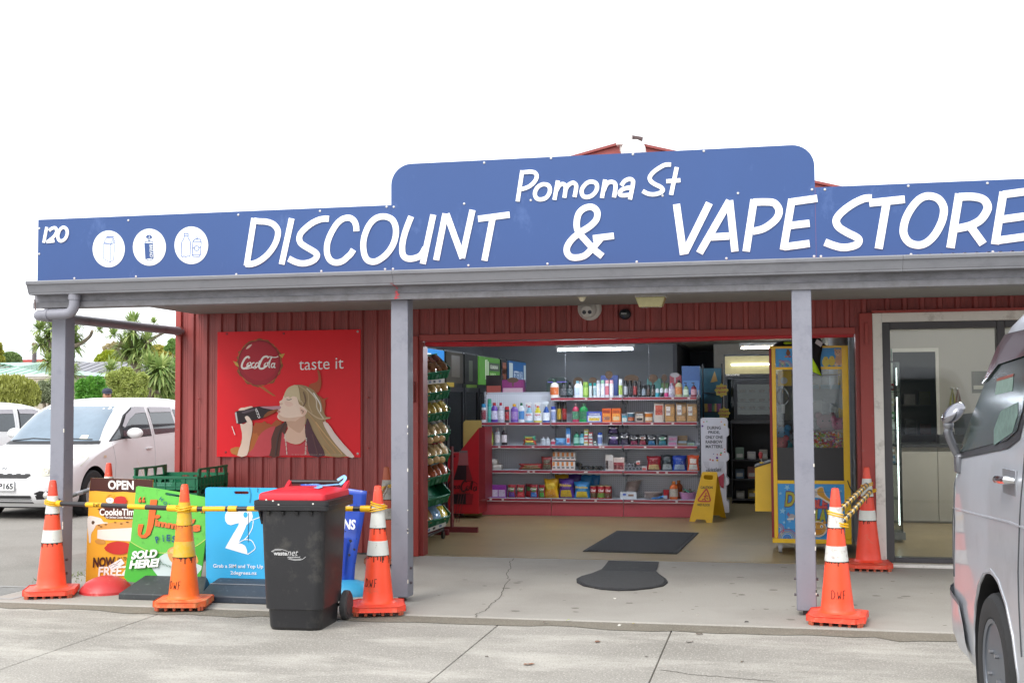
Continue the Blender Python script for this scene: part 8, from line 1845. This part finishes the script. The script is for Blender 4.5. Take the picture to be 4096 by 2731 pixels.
MB(t).box(l0.x+.02, l1.x-.02, ky, ky+.0295, l1.z+.01, l0.z-.01).build('header_panel', pm('#b5a878', .5, emit=.22), t)
m0, m1 = kf(735,500), kf(1420,515); MB(t).cyl((m0.x, ky-.03, m0.z-.02),(l1.x-.06, ky-.03, m0.z-.02),.012, n=8).build('tube', pm('#e9f4f4', .4, var=0, emit=4), t)
MB(t).box(l0.x, l1.x, ky-.005, ky+.029, lb, l1.z+.0095).build('name_strip', pm('#141416', .4), t); mb = MB(t); text(mb, 'SKOPE', (kf(665,660).x, ky-.006, kf(665,662).z),(kf(845,660).x, ky-.006, kf(665,662).z),(kf(665,640).x, ky-.006, kf(665,640).z),.001,.05); mb.build('lettering', pm('#c9c4b8', .5, emit=.2), t)
MB(t).box(l0.x+.05, l1.x-.05, ky+.005, ky+.012,.3, lb-.02).build('pane', M_FG, t)
pyy = 17.9; pf_ = lambda x, y_: spot(*KZ((x, y_)), y=pyy)
w0, w1 = pf_(765,710), pf_(1400,1240)
t = thing('pie_warmer', 'black glass fronted pie warmer with lit shelves on the rear counter', 'food warmer', ((w0.x+w1.x)/2, pyy+.3, w1.z))
MB(t).box(w0.x, w0.x+.05, pyy, pyy+.55, w1.z, w0.z).box(w1.x-.05, w1.x, pyy, pyy+.55, w1.z, w0.z).box(w0.x+.0505, w1.x-.0505, pyy, pyy+.55, w0.z-.07, w0.z).box(w0.x+.0505, w1.x-.0505, pyy, pyy+.55, w1.z, w1.z+.08).build('frame', M_FR, t)
MB(t).box(w0.x+.0505, w1.x-.0505, pyy+.54, pyy+.55, w1.z+.081, w0.z-.071).build('back_panel', pm('#7d807c', .5, emit=.10), t)
for zz in (890,1010,1110):
    z_ = pf_(800, zz).z; MB(t).box(w0.x+.051, w1.x-.051, pyy+.06, pyy+.52, z_, z_+.012).build('shelf', pm('#5d5f60', .3,.7), t)
    for k in range(4):
        b = thing('pie', f'baked pie, {["first", "second", "third", "fourth"][k]} from the left on the {["upper", "middle", "lower"][(890, 1010, 1110).index(zz)]} warmer shelf', 'pie', (w0.x+.12+k*.14, pyy+.16, z_+.013),0, 'pies in the warmer'); MB().lathe([(.038,0),(.05,.03),(.05,.036),(.03,.044),(0,.046)],16).build('crust', pm('#7a5530', .6, var=.3, scale=30), b)
MB(t).box(w0.x+.0505, w1.x-.0505, pyy+.01, pyy+.018, w1.z+.081, w0.z-.071).build('pane', glass('#d8e0de', .88), t)
ct = thing('rear_counter', 'dark counter with shelves of packets beneath the pie warmer', 'counter', ((w0.x+w1.x)/2, pyy+.3,.004))
xa, xb = w0.x-.05,.80
MB(ct).box(xa, xb, pyy-.05, pyy+.6, w1.z-.05, w1.z-.001).build('worktop', pm('#1c1c1e', .3), ct)
for z_ in (.05,.34,.62): MB(ct).box(xa+.0205, xb-.0205, pyy, pyy+.5, z_, z_+.02).build('shelf', pm('#2a2a2c', .5), ct)
MB(ct).box(xa, xa+.02, pyy, pyy+.55,.004, w1.z-.051).box(xb-.02, xb, pyy, pyy+.55,.004, w1.z-.051).box(xa+.0205, xb-.0205, pyy+.51, pyy+.55,.004, w1.z-.051).build('carcass', pm('#1f1f21', .5), ct)
cc = ['#8a8478', '#7a6a2e', '#5a6a7a', '#8a5a54', '#6a7a6a', '#9a9490']
for r_, z_ in enumerate((.071,.361,.641)):
    for k in range(6):
        b = thing('goods_packet', f'{["stone grey", "ochre", "slate", "rust", "sage", "pale"][(k+r_*2) % 6]} packet, {["first", "second", "third", "fourth", "fifth", "sixth"][k]} from the left on the {["bottom", "middle", "top"][r_]} shelf below the pie warmer', 'packet', (xa+.12+k*.17, pyy+.14, z_), random.uniform(-.1,.1), 'packets below the pie warmer'); MB().box(-.06,.06,-.05,.05,0,.11+.03*((k+r_) % 3)).build('body', plab(cc[(k+r_*2) % 6]), b, bev=.004); MB().box(-.045,.045,-.0515,-.0505,.03,.08).build('label', plab('#a9a49a'), b)
# ------------------------------------------------------------------ claw machine
CM = reg(3000,1300,.606); yc = 12.14; D_c = .78
cp2 = lambda x, y_, yy=yc: spot(*CM((x, y_)), y=yy)
X0, X1 = cp2(135,800).x, cp2(660,800).x; ZT, ZBm = cp2(400,140).z, cp2(400,1440).z
cl = thing('claw_machine', 'yellow sweets claw machine with red edge strip behind the right veranda post', 'claw machine', ((X0+X1)/2, yc+D_c/2,.004))
M_CY = pm('#efc21c', .35, var=.05, coat=.2); M_CR = pm('#8d1d22', .4)
xs0, xs1 = cp2(152,800).x, cp2(178,800).x; xe0 = cp2(617,800).x
def zc(y_): return cp2(400, y_).z
for (ya, yb_) in ((yc, yc+.05),(yc+D_c-.05, yc+D_c)):
    MB(cl).box(xs0, xs1, ya, yb_, zc(1410), ZT).build('corner_post', M_CY, cl, bev=.004); MB(cl).box(xe0, X1, ya, yb_, zc(1410), ZT).build('corner_post', M_CY, cl, bev=.004)
MB(cl).box(X0, xs0-.0005, yc+.004, yc+.06, zc(1405), ZT-.01).build('edge_strip', M_CR, cl)
for nm, a_, b_ in (('top_rail', 137,152),('header_rail', 275,293),('middle_rail', 1025,1047),('bottom_rail', 1411,1440)):
    MB(cl).box(xs0-(.02 if nm != 'header_rail' else 0), X1-.001, yc-.004 if nm in ('bottom_rail', 'top_rail') else yc+.001, yc+D_c, zc(b_), zc(a_)).build(nm, M_CY, cl, bev=.003) if nm != 'header_rail' and nm != 'middle_rail' else MB(cl).box(xs1+.0005, xe0-.0005, yc+.002, yc+.04, zc(b_), zc(a_)).build(nm, M_CY, cl)
M_SKB = pm('#3a9ade', .35, var=.06, scale=5)
MB(cl).box(xs1+.0005, xe0-.0005, yc+.012, yc+.025, zc(275), zc(152)).build('header_panel', M_SKB, cl); MB(cl).box(xs1+.0005, xe0-.0005, yc+.012, yc+.025, zc(1411), zc(1047)).build('art_panel', M_SKB, cl)
MB(cl).box(xs1+.0005, xe0-.0005, yc+.010, yc+.025, zc(1025), zc(809)).build('black_panel', pm('#2b2b2e', .45), cl)
MB(cl).box(xs1-.01, xe0+.005, yc+.03, yc+D_c-.03, zc(1030), zc(812)).build('prize_floor', pm('#3a3a3c', .6), cl)
for yy_ in (yc+.012, yc+D_c-.02): MB(cl).box(xs1+.0005, xe0-.0005, yy_, yy_+.006, zc(808), zc(293)).build('pane', glass('#f4f7f7', .93), cl)
for xx in (xs0+.005, X1-.012): MB(cl).box(xx, xx+.005, yc+.051, yc+D_c-.051, zc(1025), zc(293)).build('pane', glass('#f4f7f7', .93), cl)
MB(cl).box(X0+.02, X1-.01, yc+.06, yc+D_c-.06, ZT-.14, ZT-.015).build('top_box', pm('#c99d12', .5), cl)
a = Art(cl, CM, yc+.0115,.0003)
for cx, cy, k in ((225,275,1),(185,280,.8)): pass
def bow(cx, cy, r0, cols, wd, a0=180, a1=360):
    for i, c in enumerate(cols): a.S(ell(cx, cy, r0-i*wd*.9,(r0-i*wd*.9),16, a0, a1), wd*.00042, c, False, False)
bow(235,275,42,('#c43a3a', '#d8a030', '#d8d040', '#4a9a4a', '#4a5ab0'),8); bow(190,275,46,('#c43a3a', '#d8a030', '#d8d040', '#4a9a4a', '#4a5ab0'),8,270,352)
a.P(ell(252,185,14,18,12), '#7a4a2a').P(ell(250,168,9,9,10), '#7a4a2a').P(ell(240,208,12,5,8), '#c87a3a').P(ell(262,208,10,5,8), '#b03a2a')
a.P(ell(500,245,24,30,16), '#d8c85a').P(ell(500,222,16,15,14), '#dccc60').P(ell(540,240,22,30,16), '#d3c254').P(ell(540,217,15,14,14), '#dccc60').P(ell(503,226,6,4,8), '#d08a3a').P(ell(543,220,6,4,8), '#d08a3a')
a.P(ell(588,230,27,36,18), '#c9a080').P(ell(585,184,28,26,18), '#d0aa8a').P(ell(563,165,9,9,10), '#c49a7a').P(ell(606,163,9,9,10), '#c49a7a').P(ell(580,192,10,8,10), '#e0c4a8').P(ell(580,188,4,3,8), '#3a2a24').P(ell(572,178,2.5,2.5,8), '#2a2020').P(ell(592,178,2.5,2.5,8), '#2a2020').P(ell(570,262,14,10,10), '#dcc0a4').P(ell(606,262,12,10,10), '#dcc0a4')
def star(cx, cy, r_, c='#8cc4e4', rot=0.): a.P([(cx+(r_ if i % 2 == 0 else r_*.42)*math.sin(rot+math.pi*i/5), cy-(r_ if i % 2 == 0 else r_*.42)*math.cos(rot+math.pi*i/5)) for i in range(10)], c)
for x, y_, r_ in ((215,1165+60,24),(245,1070,22),(200,1110,14),(262,1290,16),(225,1300,12),(205,1375,14),(560,1075,15),(600,1095,12),(520,1390,14),(600,1350,14),(330,1090,14),(330,1360,14),(480,1070,10),(255,1340,12),(590,1390,12)): star(x, y_, r_, rot=x*.1)
bow(245,1408,62,('#c43a3a', '#d88a30', '#d8c040', '#d0d0d8', '#4a6ac0', '#7a3a94'),11)
bow(190,1345,34,('#c43a3a', '#d88a30', '#d8d0c8'),11,270,410)
for off, c, bd in ((5, '#7a2a5a', .07),(0, '#8fae2a', .03),(-1, '#b03a6a', .0)):
    a.T('D', 228-off*.5,296+off*.5,1098-off, 1195+off, '#6a2450' if off else '#a8a42e', bd, .15) if off >= 0 else None
    a.T('OUBLE', 300,512+off, 1150-off*.6,1208+off*.6, '#7a2a5a' if off > 0 else '#d0504a', bd+.02,.1) if off >= 0 else None
    a.T('PLAY', 400-off*.5,545+off*.5,1214-off, 1306+off*.5, '#6a2450' if off > 0 else '#a0aa2e', bd+.01,.12) if off >= 0 else None
# two plain cut-out animals: a pale giraffe-like head above, a striped cat-like face below
a.P([(400,1110),(410,1090),(440,1075),(470,1064),(485,1075),(492,1100),(515,1135),(560,1160),(600,1180),(600,1215),(560,1200),(500,1165),(460,1140),(420,1135)], '#d8d4cc', 2).P([(445,1085),(470,1070),(484,1080),(488,1105),(512,1140),(590,1180),(590,1200),(505,1155),(465,1130),(445,1115)], '#cf9a34', 2).P(ell(425,1110,20,18,14), '#b9b4ae').P(ell(405,1108,5,6,8), '#5a5654')
a.P(jag(450,1345,58,52,.04,30), '#d8cfc4').P(jag(450,1343,50,44,.03,30), '#cf9c48').P(ell(450,1360,24,16,14), '#c8862a').P(ell(425,1332,10,10,12), '#e4e6ea').P(ell(473,1328,10,10,12), '#e4e6ea').P(ell(425,1333,5,6,8), '#3a6a94').P(ell(473,1329,5,6,8), '#3a6a94').P(ell(405,1308,12,11,10), '#c8923e').P(ell(492,1302,12,11,10), '#c8923e')
for q in ([(440,1305),(448,1316)],[(452,1302),(455,1315)],[(464,1303),(460,1315)],[(420,1375),(450,1385),(485,1370)]): a.S(q, .004, '#5a3a24')
a.P(ell(275,1262,22,18,14), '#a9a8ac').P([(245,1275),(290,1270),(290,1285),(245,1285)], '#d8d4d0').S([(250,1235),(262,1255)],.006, '#a83a34').S([(243,1245),(258,1260)],.006, '#a83a34')
a.S([(235,1100),(235,1345),(300,1345),(600,1345),(600,1100),(235,1100)],.0025, '#2a5a84', False, False)
a.done()
# control box with joystick on the customer side
cb0, cb1 = cp2(38,1215,12.5), cp2(140,905,12.5)
zt0, zt1 = cp2(38,935,12.5).z, cp2(140,905,12.5).z
MB(cl).prism([(cb0.x, 12.33, cb0.z),(X0-.001,12.33, cb0.z),(X0-.001,12.33, zt1),(cb0.x, 12.33, zt0)],(0,.45,0)).build('control_box', M_CY, cl, bev=.004)
MB(cl).prism([(cb0.x-.004,12.325, zt0+.001),(X0-.001,12.325, zt1+.001),(X0-.001,12.325, zt1+.016),(cb0.x-.004,12.325, zt0+.016)],(0,.46,0)).build('control_top', pm('#2a2d30', .5), cl)
jx = cp2(78,900,12.5).x; jz = zt0+(zt1-zt0)*(jx-cb0.x)/(X0-cb0.x)+.016
MB(cl).cyl((jx, 12.5, jz),(jx, 12.5, jz+.012),.022, n=14).build('joystick_collar', M_CY, cl); MB(cl).cyl((jx, 12.5, jz+.0121),(jx-.008,12.5, jz+.05),.006, n=8).build('joystick_shaft', pm('#c9c9c4', .3,.8), cl); MB(cl).lathe([(.010,0),(.02,.03),(.021,.05),(.014,.066),(0,.07)],14, c=(jx-.009,12.5, jz+.048)).build('joystick_knob', pm('#b03a3c', .35), cl)
MB(cl).cyl((cb0.x, 12.45, cb0.z+.18),(cb0.x-.02,12.45, cb0.z+.18),.012, n=8).build('lock', pm('#c9a83a', .3,.6), cl)
for (cx_, cy_) in ((cp2(200,1480).x, yc+.08),(X1-.07, yc+.08),(cp2(200,1480).x, yc+D_c-.08),(X1-.07, yc+D_c-.08)):
    cs_ = MB(cl).cyl((cx_-.016, cy_, .056),(cx_+.016, cy_, .056),.050, n=22).build('castor', pm('#a9aaae', .5), cl); MB(cl).cyl((cx_-.019, cy_, .056),(cx_+.019, cy_, .056),.03, n=16).build('castor_hub', pm('#8a8b90', .4,.5), cs_)
    MB(cl).box(cx_-.024, cx_-.0195, cy_-.02, cy_+.03,.05, ZBm-.012).box(cx_+.0195, cx_+.024, cy_-.02, cy_+.03,.05, ZBm-.012).box(cx_-.03, cx_+.03, cy_-.03, cy_+.05, ZBm-.0115, ZBm).build('castor_fork', pm('#9a9ba0', .3,.8), cl)
# inside: pile of wrapped sweets, plush toys, claw
random.seed(77)
sw = [MB() for _ in range(1)]; mb = MB(cl); sc_ = ['#c9342c', '#d8742c', '#d8b838', '#7fae3a', '#d8d4d0', '#8a3a84', '#c94a74', '#e0dcd8']
ztop = zc(705); zfl = zc(812)
for i in range(1500):
    x = random.uniform(xs1+.2, xe0-.02); yy_ = random.uniform(yc+.03, yc+D_c-.05) if i > 700 else random.uniform(yc+.025, yc+.10); z_ = random.uniform(zfl+.01, zfl+(ztop-zfl)*(.95-.25*abs((x-xs1)/(xe0-xs1)-.85)))
    if x < xs1+.32 and z_ > zfl+.1: z_ -= .05
    u = Vector((random.gauss(0,1), random.gauss(0,1), random.gauss(0,.6))).normalized(); v = u.orthogonal().normalized(); w_ = u.cross(v)
    mb.mat(pm(random.choice(sc_),.3, var=0, coat=.3)); mb.obox((x, yy_, z_), u*.016, v*.009, w_*.008)
    if i % 2 == 0:
        for sg in (-1,1): e_ = Vector((x, yy_, z_))+u*sg*.016; mb.add([e_, e_+u*sg*.012+v*.009, e_+u*sg*.012-v*.009],[(0,1,2)])
tag(mb.build('wrapped_sweets', None, cl, flat=True), 'heap of brightly wrapped sweets', None, None, 'stuff')
def plush(label, px, py, c, c2, s, yy_):
    p = cp2(px, py, yy_); t_ = thing('plush_toy', label, 'plush toy', p, 0, 'plush toys inside the claw machine')
    MB().ball((0,0,0),.075*s, .06*s, .065*s, 16,10).build('head', pm(c, .85, var=.15, scale=30, bump=.3, bscale=150), t_); MB().ball((.02*s, .0,-.10*s),.08*s, .06*s, .07*s, 16,10).build('body', pm(c2,.85, var=.15, scale=30), t_)
    for sg in (-1,1): MB().ball((sg*.055*s, 0,.055*s),.03*s, .02*s, .03*s, 10,7).build('ear', pm(c, .85), t_); MB().ball((sg*.026*s, -.055*s, .012*s),.007*s, n if False else .005*s, .008*s, 6,5).build('eye', pm('#1a1a1c', .3), t_)
plush('blue plush toy behind the claw machine glass, left of the post', 208,718, '#3f86b4', '#4a9aa8', 1.1, yc+.22); plush('pink plush toy at the bottom left of the claw machine', 200,782, '#c0606c', '#c86a78', 1.0, yc+.12); plush('grey plush toy beside the post in the claw machine', 262,760, '#7d8088', '#6d7078', 1.1, yc+.25); plush('pink and cream plush toy at the right of the sweets', 590,655, '#c8608a', '#cdb9a4', 1.0, yc+.22); plush('rose plush toy deep inside the claw machine', 500,640, '#9a7078', '#8d6a70', 1.2, yc+.5)
gp_ = cp2(215,450, yc+.3)
MB(cl).box(cp2(185,300).x, cp2(275,300).x, yc+.2, yc+.4, cp2(200,400, yc+.2).z, zc(296)).build('gantry_box', M_CY, cl); MB(cl).lathe([(.034,0),(.034,.002),(0,.003)],18, c=cp2(224,366, yc+.198), M=Matrix.Rotation(R(90),3, 'X')).build('badge', pm('#d8d6d0', .5), cl)
for k in range(3):
    dx = (k-1)*.045; MB(cl).tube(spl([(gp_.x+dx*.3, yc+.3, gp_.z+.06),(gp_.x+dx*1.2, yc+.28, gp_.z),(gp_.x+dx*1.3, yc+.27, gp_.z-.06),(gp_.x+dx*.5, yc+.26, gp_.z-.11)]),.009,8).build('claw_arm', pm('#b5b6ba', .15,1., var=0), cl)
MB(cl).cyl((gp_.x, yc+.3, gp_.z+.05),(gp_.x, yc+.3, gp_.z+.10),.03, n=14).build('claw_motor', pm('#9a9ba0', .2,.9), cl); MB(cl).box(gp_.x-.015, gp_.x+.02, yc+.25, yc+.28, gp_.z-.2, gp_.z-.11).build('claw_plate', pm('#d0d2d2', .4), cl)
MB(cl).cyl((xs1, yc+.3, zc(325)),(xe0, yc+.3, zc(325)),.008, n=8).build('gantry_rail', pm('#c0c2c4', .15,1., var=0), cl)
MB(cl).prism([cp2(385,520, yc+.55), cp2(470,488, yc+.55), cp2(617,560, yc+.55), cp2(617,420, yc+.55), cp2(385,420, yc+.55)],(0,.004,0)).build('prize_card', pm('#9aa6ac', .4, var=.2, scale=9), cl)
for k in range(3): c0, c1_ = cp2(395+k*72,395, yc+.6), cp2(455+k*72,460, yc+.6); MB(cl).box(c0.x, c1_.x, yc+.6, yc+.604, c1_.z, c0.z).build('prize_note', pm('#8fb0c4', .5, var=.2, scale=20), cl)
# jackets draped over the machine
def jk(u, v):
    x = 375+(468-375)*u+6*math.sin(v*8); yv = 88+(150+95*u*1.0)*v*(1+.0*u)
    if v < .15: dy_ = .1*(1-v/.15)
    else: dy_ = 0
    p = spot(*CM((x, yv)), y=yc-.035); return (p.x, yc-.03+dy_-.025*math.sin(u*9+v*3)*min(1, v*2), p.z)
j = thing('work_jacket', 'black work jacket with a lime hi-vis flap draped over the top of the claw machine', 'jacket', (cp2(420,100).x, yc, ZT))
mb = MB(j); mb.grid(jk, 14,18); o = mb.build('cloth', pm('#17181b', .9, var=.2, scale=12), j); sm = o.modifiers.new('thickness', 'SOLIDIFY'); sm.thickness = .008
def jf(u, v):
    x = 376+(30+50*v)*u+16*v; yv = 205+(90+40*u)*v; p = spot(*CM((x, yv)), y=yc-.07); return (p.x, yc-.068-.012*math.sin(u*7+v*4), p.z)
mb = MB(j); mb.grid(jf, 10,12); o = mb.build('hi_vis_flap', pm('#b8e014', .6, var=.08), j); sm = o.modifiers.new('thickness', 'SOLIDIFY'); sm.thickness = .006
MB(j).obox(cp2(455,118, yc-.06),(.028,0,-.02),(0,.004,0),(.01,0,.02)).build('reflective_trim', pm('#c9ccce', .4), j)
j = thing('folded_jacket', 'folded black and lime jacket lying on top of the claw machine left of the post', 'jacket', (cp2(210,120).x, yc+.2, ZT))
x0_, x1_ = cp2(150,100).x, cp2(505,100).x
mb = MB(j); mb.grid(lambda u, v: (x0_+(x1_-x0_)*u, yc+.02+.5*v, ZT+.002+.065*math.sin(math.pi*min(1, max(0, v)))**.3*(1+.25*noise.noise((u*6, v*4,2)))*min(1,8*u+.2,8*(1-u)+.2)),20,14); mb.build('cloth', pm('#141517', .9), j)
MB(j).ball(cp2(250,118, yc+.03),.045,.03,.014,12,6).build('hi_vis_trim', pm('#a9cc1a', .6), j)
# pipe and cable beside the machine
q0 = spot(*CM((600,105)), y=13.4)
t = thing('white_pipe', 'fat white duct standing in the corner behind the claw machine', 'duct', (.72,13.4,.004)); MB(t).cyl((.72,13.4,.004),(.72,13.4,2.465),.10, n=20).build('duct', pm('#c6c8ca', .45), t); MB(t).cyl((.72,13.4,2.36),(.72,13.4,2.40),.108, n=20).build('collar', pm('#b5b7ba', .45), t)
t = thing('power_cable', 'black cable looping down beside the claw machine', 'cable', (X1+.03, yc-.02,.9)); MB(t).tube(spl([Vector((X1-.03, yc-.006,.72)), Vector((X1+.0, yc-.03,.64)), Vector((X1+.06, yc-.03,.585)), Vector((X1+.10, yc+.15,.57))]),.005,6).build('cable', pm('#18181a', .5), t)
# ------------------------------------------------------------------ the vape counter room
TW = reg(3400,1250,.669); ty = 13.3
tp = lambda x, y_, yy=ty: spot(*TW((x, y_)), y=yy)
xa, xb, za, zb_ = tp(240,800).x, tp(308,800).x, tp(270,1325).z, tp(270,296).z
t = thing('display_tower', 'slim glass display tower with bright light strip just inside the glass door', 'display cabinet', ((xa+xb)/2, ty+.15,.004))
MB(t).box(xa-.02, xb+.02, ty-.02, ty+.32,.03, za+.02).build('base', pm('#8a8c8e', .4,.3), t); MB(t).box(xa, xb, ty, ty+.3, zb_, zb_+.012).build('top', pm('#1d1e20', .4), t)
M_TG = glass('#eef5f2', .9)
MB(t).box(xa, xb, ty, ty+.005, za+.021, zb_-.001).build('pane', M_TG, t); MB(t).box(xb-.005, xb, ty+.006, ty+.3, za+.021, zb_-.001).build('pane', M_TG, t)
for z_ in (475,705,910,1115): zz = tp(270, z_).z; MB(t).box(xa+.006, xb-.006, ty+.01, ty+.29, zz, zz+.006).build('shelf', glass('#b8dccf', .7), t)
for (u0, u1, e) in ((1270,505,5),(435,330,2.5)): MB(t).box(tp(284,800).x, tp(284,800).x+.012, ty+.012, ty+.02, tp(270, u0).z, tp(270, u1).z).build('light_strip', pm('#fbfbff', .4, var=0, emit=e), t)
MB(t).cyl((tp(250,290).x, ty+.02, zb_+.012),(tp(250,290).x, ty+.02, tp(250,215).z),.008, n=8).build('pole', pm('#7d9a90', .3,.5), t)
pc = ['#a83a3c', '#5a8a5a', '#c9c6c0', '#8d6a4a', '#3a6a8a', '#b5a48a']
for k, z_ in enumerate((470,640,700,850,905,560)):
    b = thing('vape_packet', f'{["red", "green", "white", "brown", "blue", "beige"][k]} packet standing inside the glass display tower', 'packet', (tp(258,800).x, ty+.1, tp(270, z_).z+.008),0, 'packets in the display tower'); MB().box(-.028,.028,-.02,.02,0,.075).build('body', plab(pc[k]), b); MB().box(-.02,.02,-.0215,-.0205,.02,.05).build('label', plab('#d0ccc8'), b)
yk2 = 15.4; k0 = spot(*TW((300,1255)), y=yk2)
t = thing('shop_counter', 'pale panelled counter with dark top inside the right hand room', 'counter', (2.4, yk2+.3,.004))
zt2_ = spot(*TW((400,805)), y=yk2).z
xs_ = [1.25, spot(*TW((525,900)), y=yk2).x, 3.1,4.2]
for a_, b_ in zip(xs_, xs_[1:]): MB(t).box(a_+.003, b_-.003, yk2, yk2+.02,.03, zt2_).build('panel', pm('#a8a59f', .6, var=.02), t)
MB(t).box(1.25,4.2, yk2+.021, yk2+.6,.004, zt2_).build('carcass', pm('#8d8a85', .6), t); MB(t).box(1.2,4.3, yk2-.05, yk2+.65, zt2_+.001, zt2_+.04).build('worktop', pm('#2b2b2e', .35), t)
p = spot(*TW((640,700)), y=15.7)
t = thing('till', 'black till and card reader standing on the counter beyond the van mirror', 'till', (p.x, 15.75, zt2_+.042)); MB().box(-.22,.24,-.15,.2,0,.10).build('drawer', pm('#151516', .5), t); MB().obox((.12,0,.24),(.15,0,.02),(0,.03,.0),(-.02,0,.12)).build('screen', pm('#131416', .3), t); MB().box(.08,.14,-.02,.06,.1005,.16).build('stand', pm('#1a1a1c', .5), t); MB().box(-.16,-.04,-.12,.0,.1005,.14).build('card_reader', pm('#26272a', .4), t)
p0, p1 = spot(*TW((727,350)), y=16.98), spot(*TW((800,480)), y=16.98)
t = thing('wall_poster', 'dark poster on the grey wall above the counter', 'poster', ((p0.x+p1.x)/2,16.985, p1.z)); MB(t).box(p0.x, p1.x+.1,16.985,16.998, p1.z, p0.z).build('board', pm('#3a3a30', .5, var=.4, scale=14), t); MB(t).box(p0.x+.02, p1.x+.05,16.983,16.9848, p1.z+.05, p1.z+.10).build('print', pm('#a9a89a', .6), t)
for k, (x_, c, lab) in enumerate(((612, '#9a9a5a', 'pale yellow lanyard hanging on the grey wall'),(646, '#8a6a64', 'brownish lanyard hanging on the grey wall'))):
    a_, b_ = spot(*TW((x_, 455)), y=16.96), spot(*TW((x_, 600)), y=16.96); t = thing('lanyard', lab, 'lanyard', a_, 0, 'lanyards on the wall'); MB(t).tube([a_, a_+Vector((.025,0,-.15)), b_+Vector((.03,0,0)), b_, b_+Vector((-.03,0,0)), a_+Vector((-.025,0,-.15))],.012,6, True).build('strap', pm(c, .8), t); MB(t).box(a_.x-.02, a_.x+.02,16.962,16.998, a_.z-.01, a_.z+.02).build('hook', pm('#8a8a8a', .4,.6), t)
t = thing('back_shelving', 'dim shelving seen through the inner doorway of the vape room', 'shelving', (1.9,19.2,.004))
for z_ in (.5,.95,1.4,1.8): MB(t).box(1.5,2.5,19.1,19.45, z_, z_+.02).build('shelf', pm('#5a5856', .6), t)
MB(t).box(1.46,1.499,19.1,19.45,0,2.1).build('upright', pm('#4a4846', .6), t); MB(t).box(2.5005,2.54,19.1,19.45,0,2.1).build('upright', pm('#4a4846', .6), t)
for k in range(8):
    b = thing('stock_box', f'{["grey", "tan", "dark", "dull red", "blue grey", "brown", "pale", "olive"][k]} stock box on the dim back shelving', 'box', (1.62+.22*(k % 4),19.2,(.97,1.42)[k // 4]+.001),0, 'stock on the dim shelving'); MB().box(-.08,.08,-.08,.08,0,.16+.04*(k % 3)).build('body', plab(('#6a6a6c', '#7a6a52', '#3a3a3c', '#6a3a38', '#4a5664', '#5a4a3c', '#8a8682', '#5a5a3c')[k]), b)
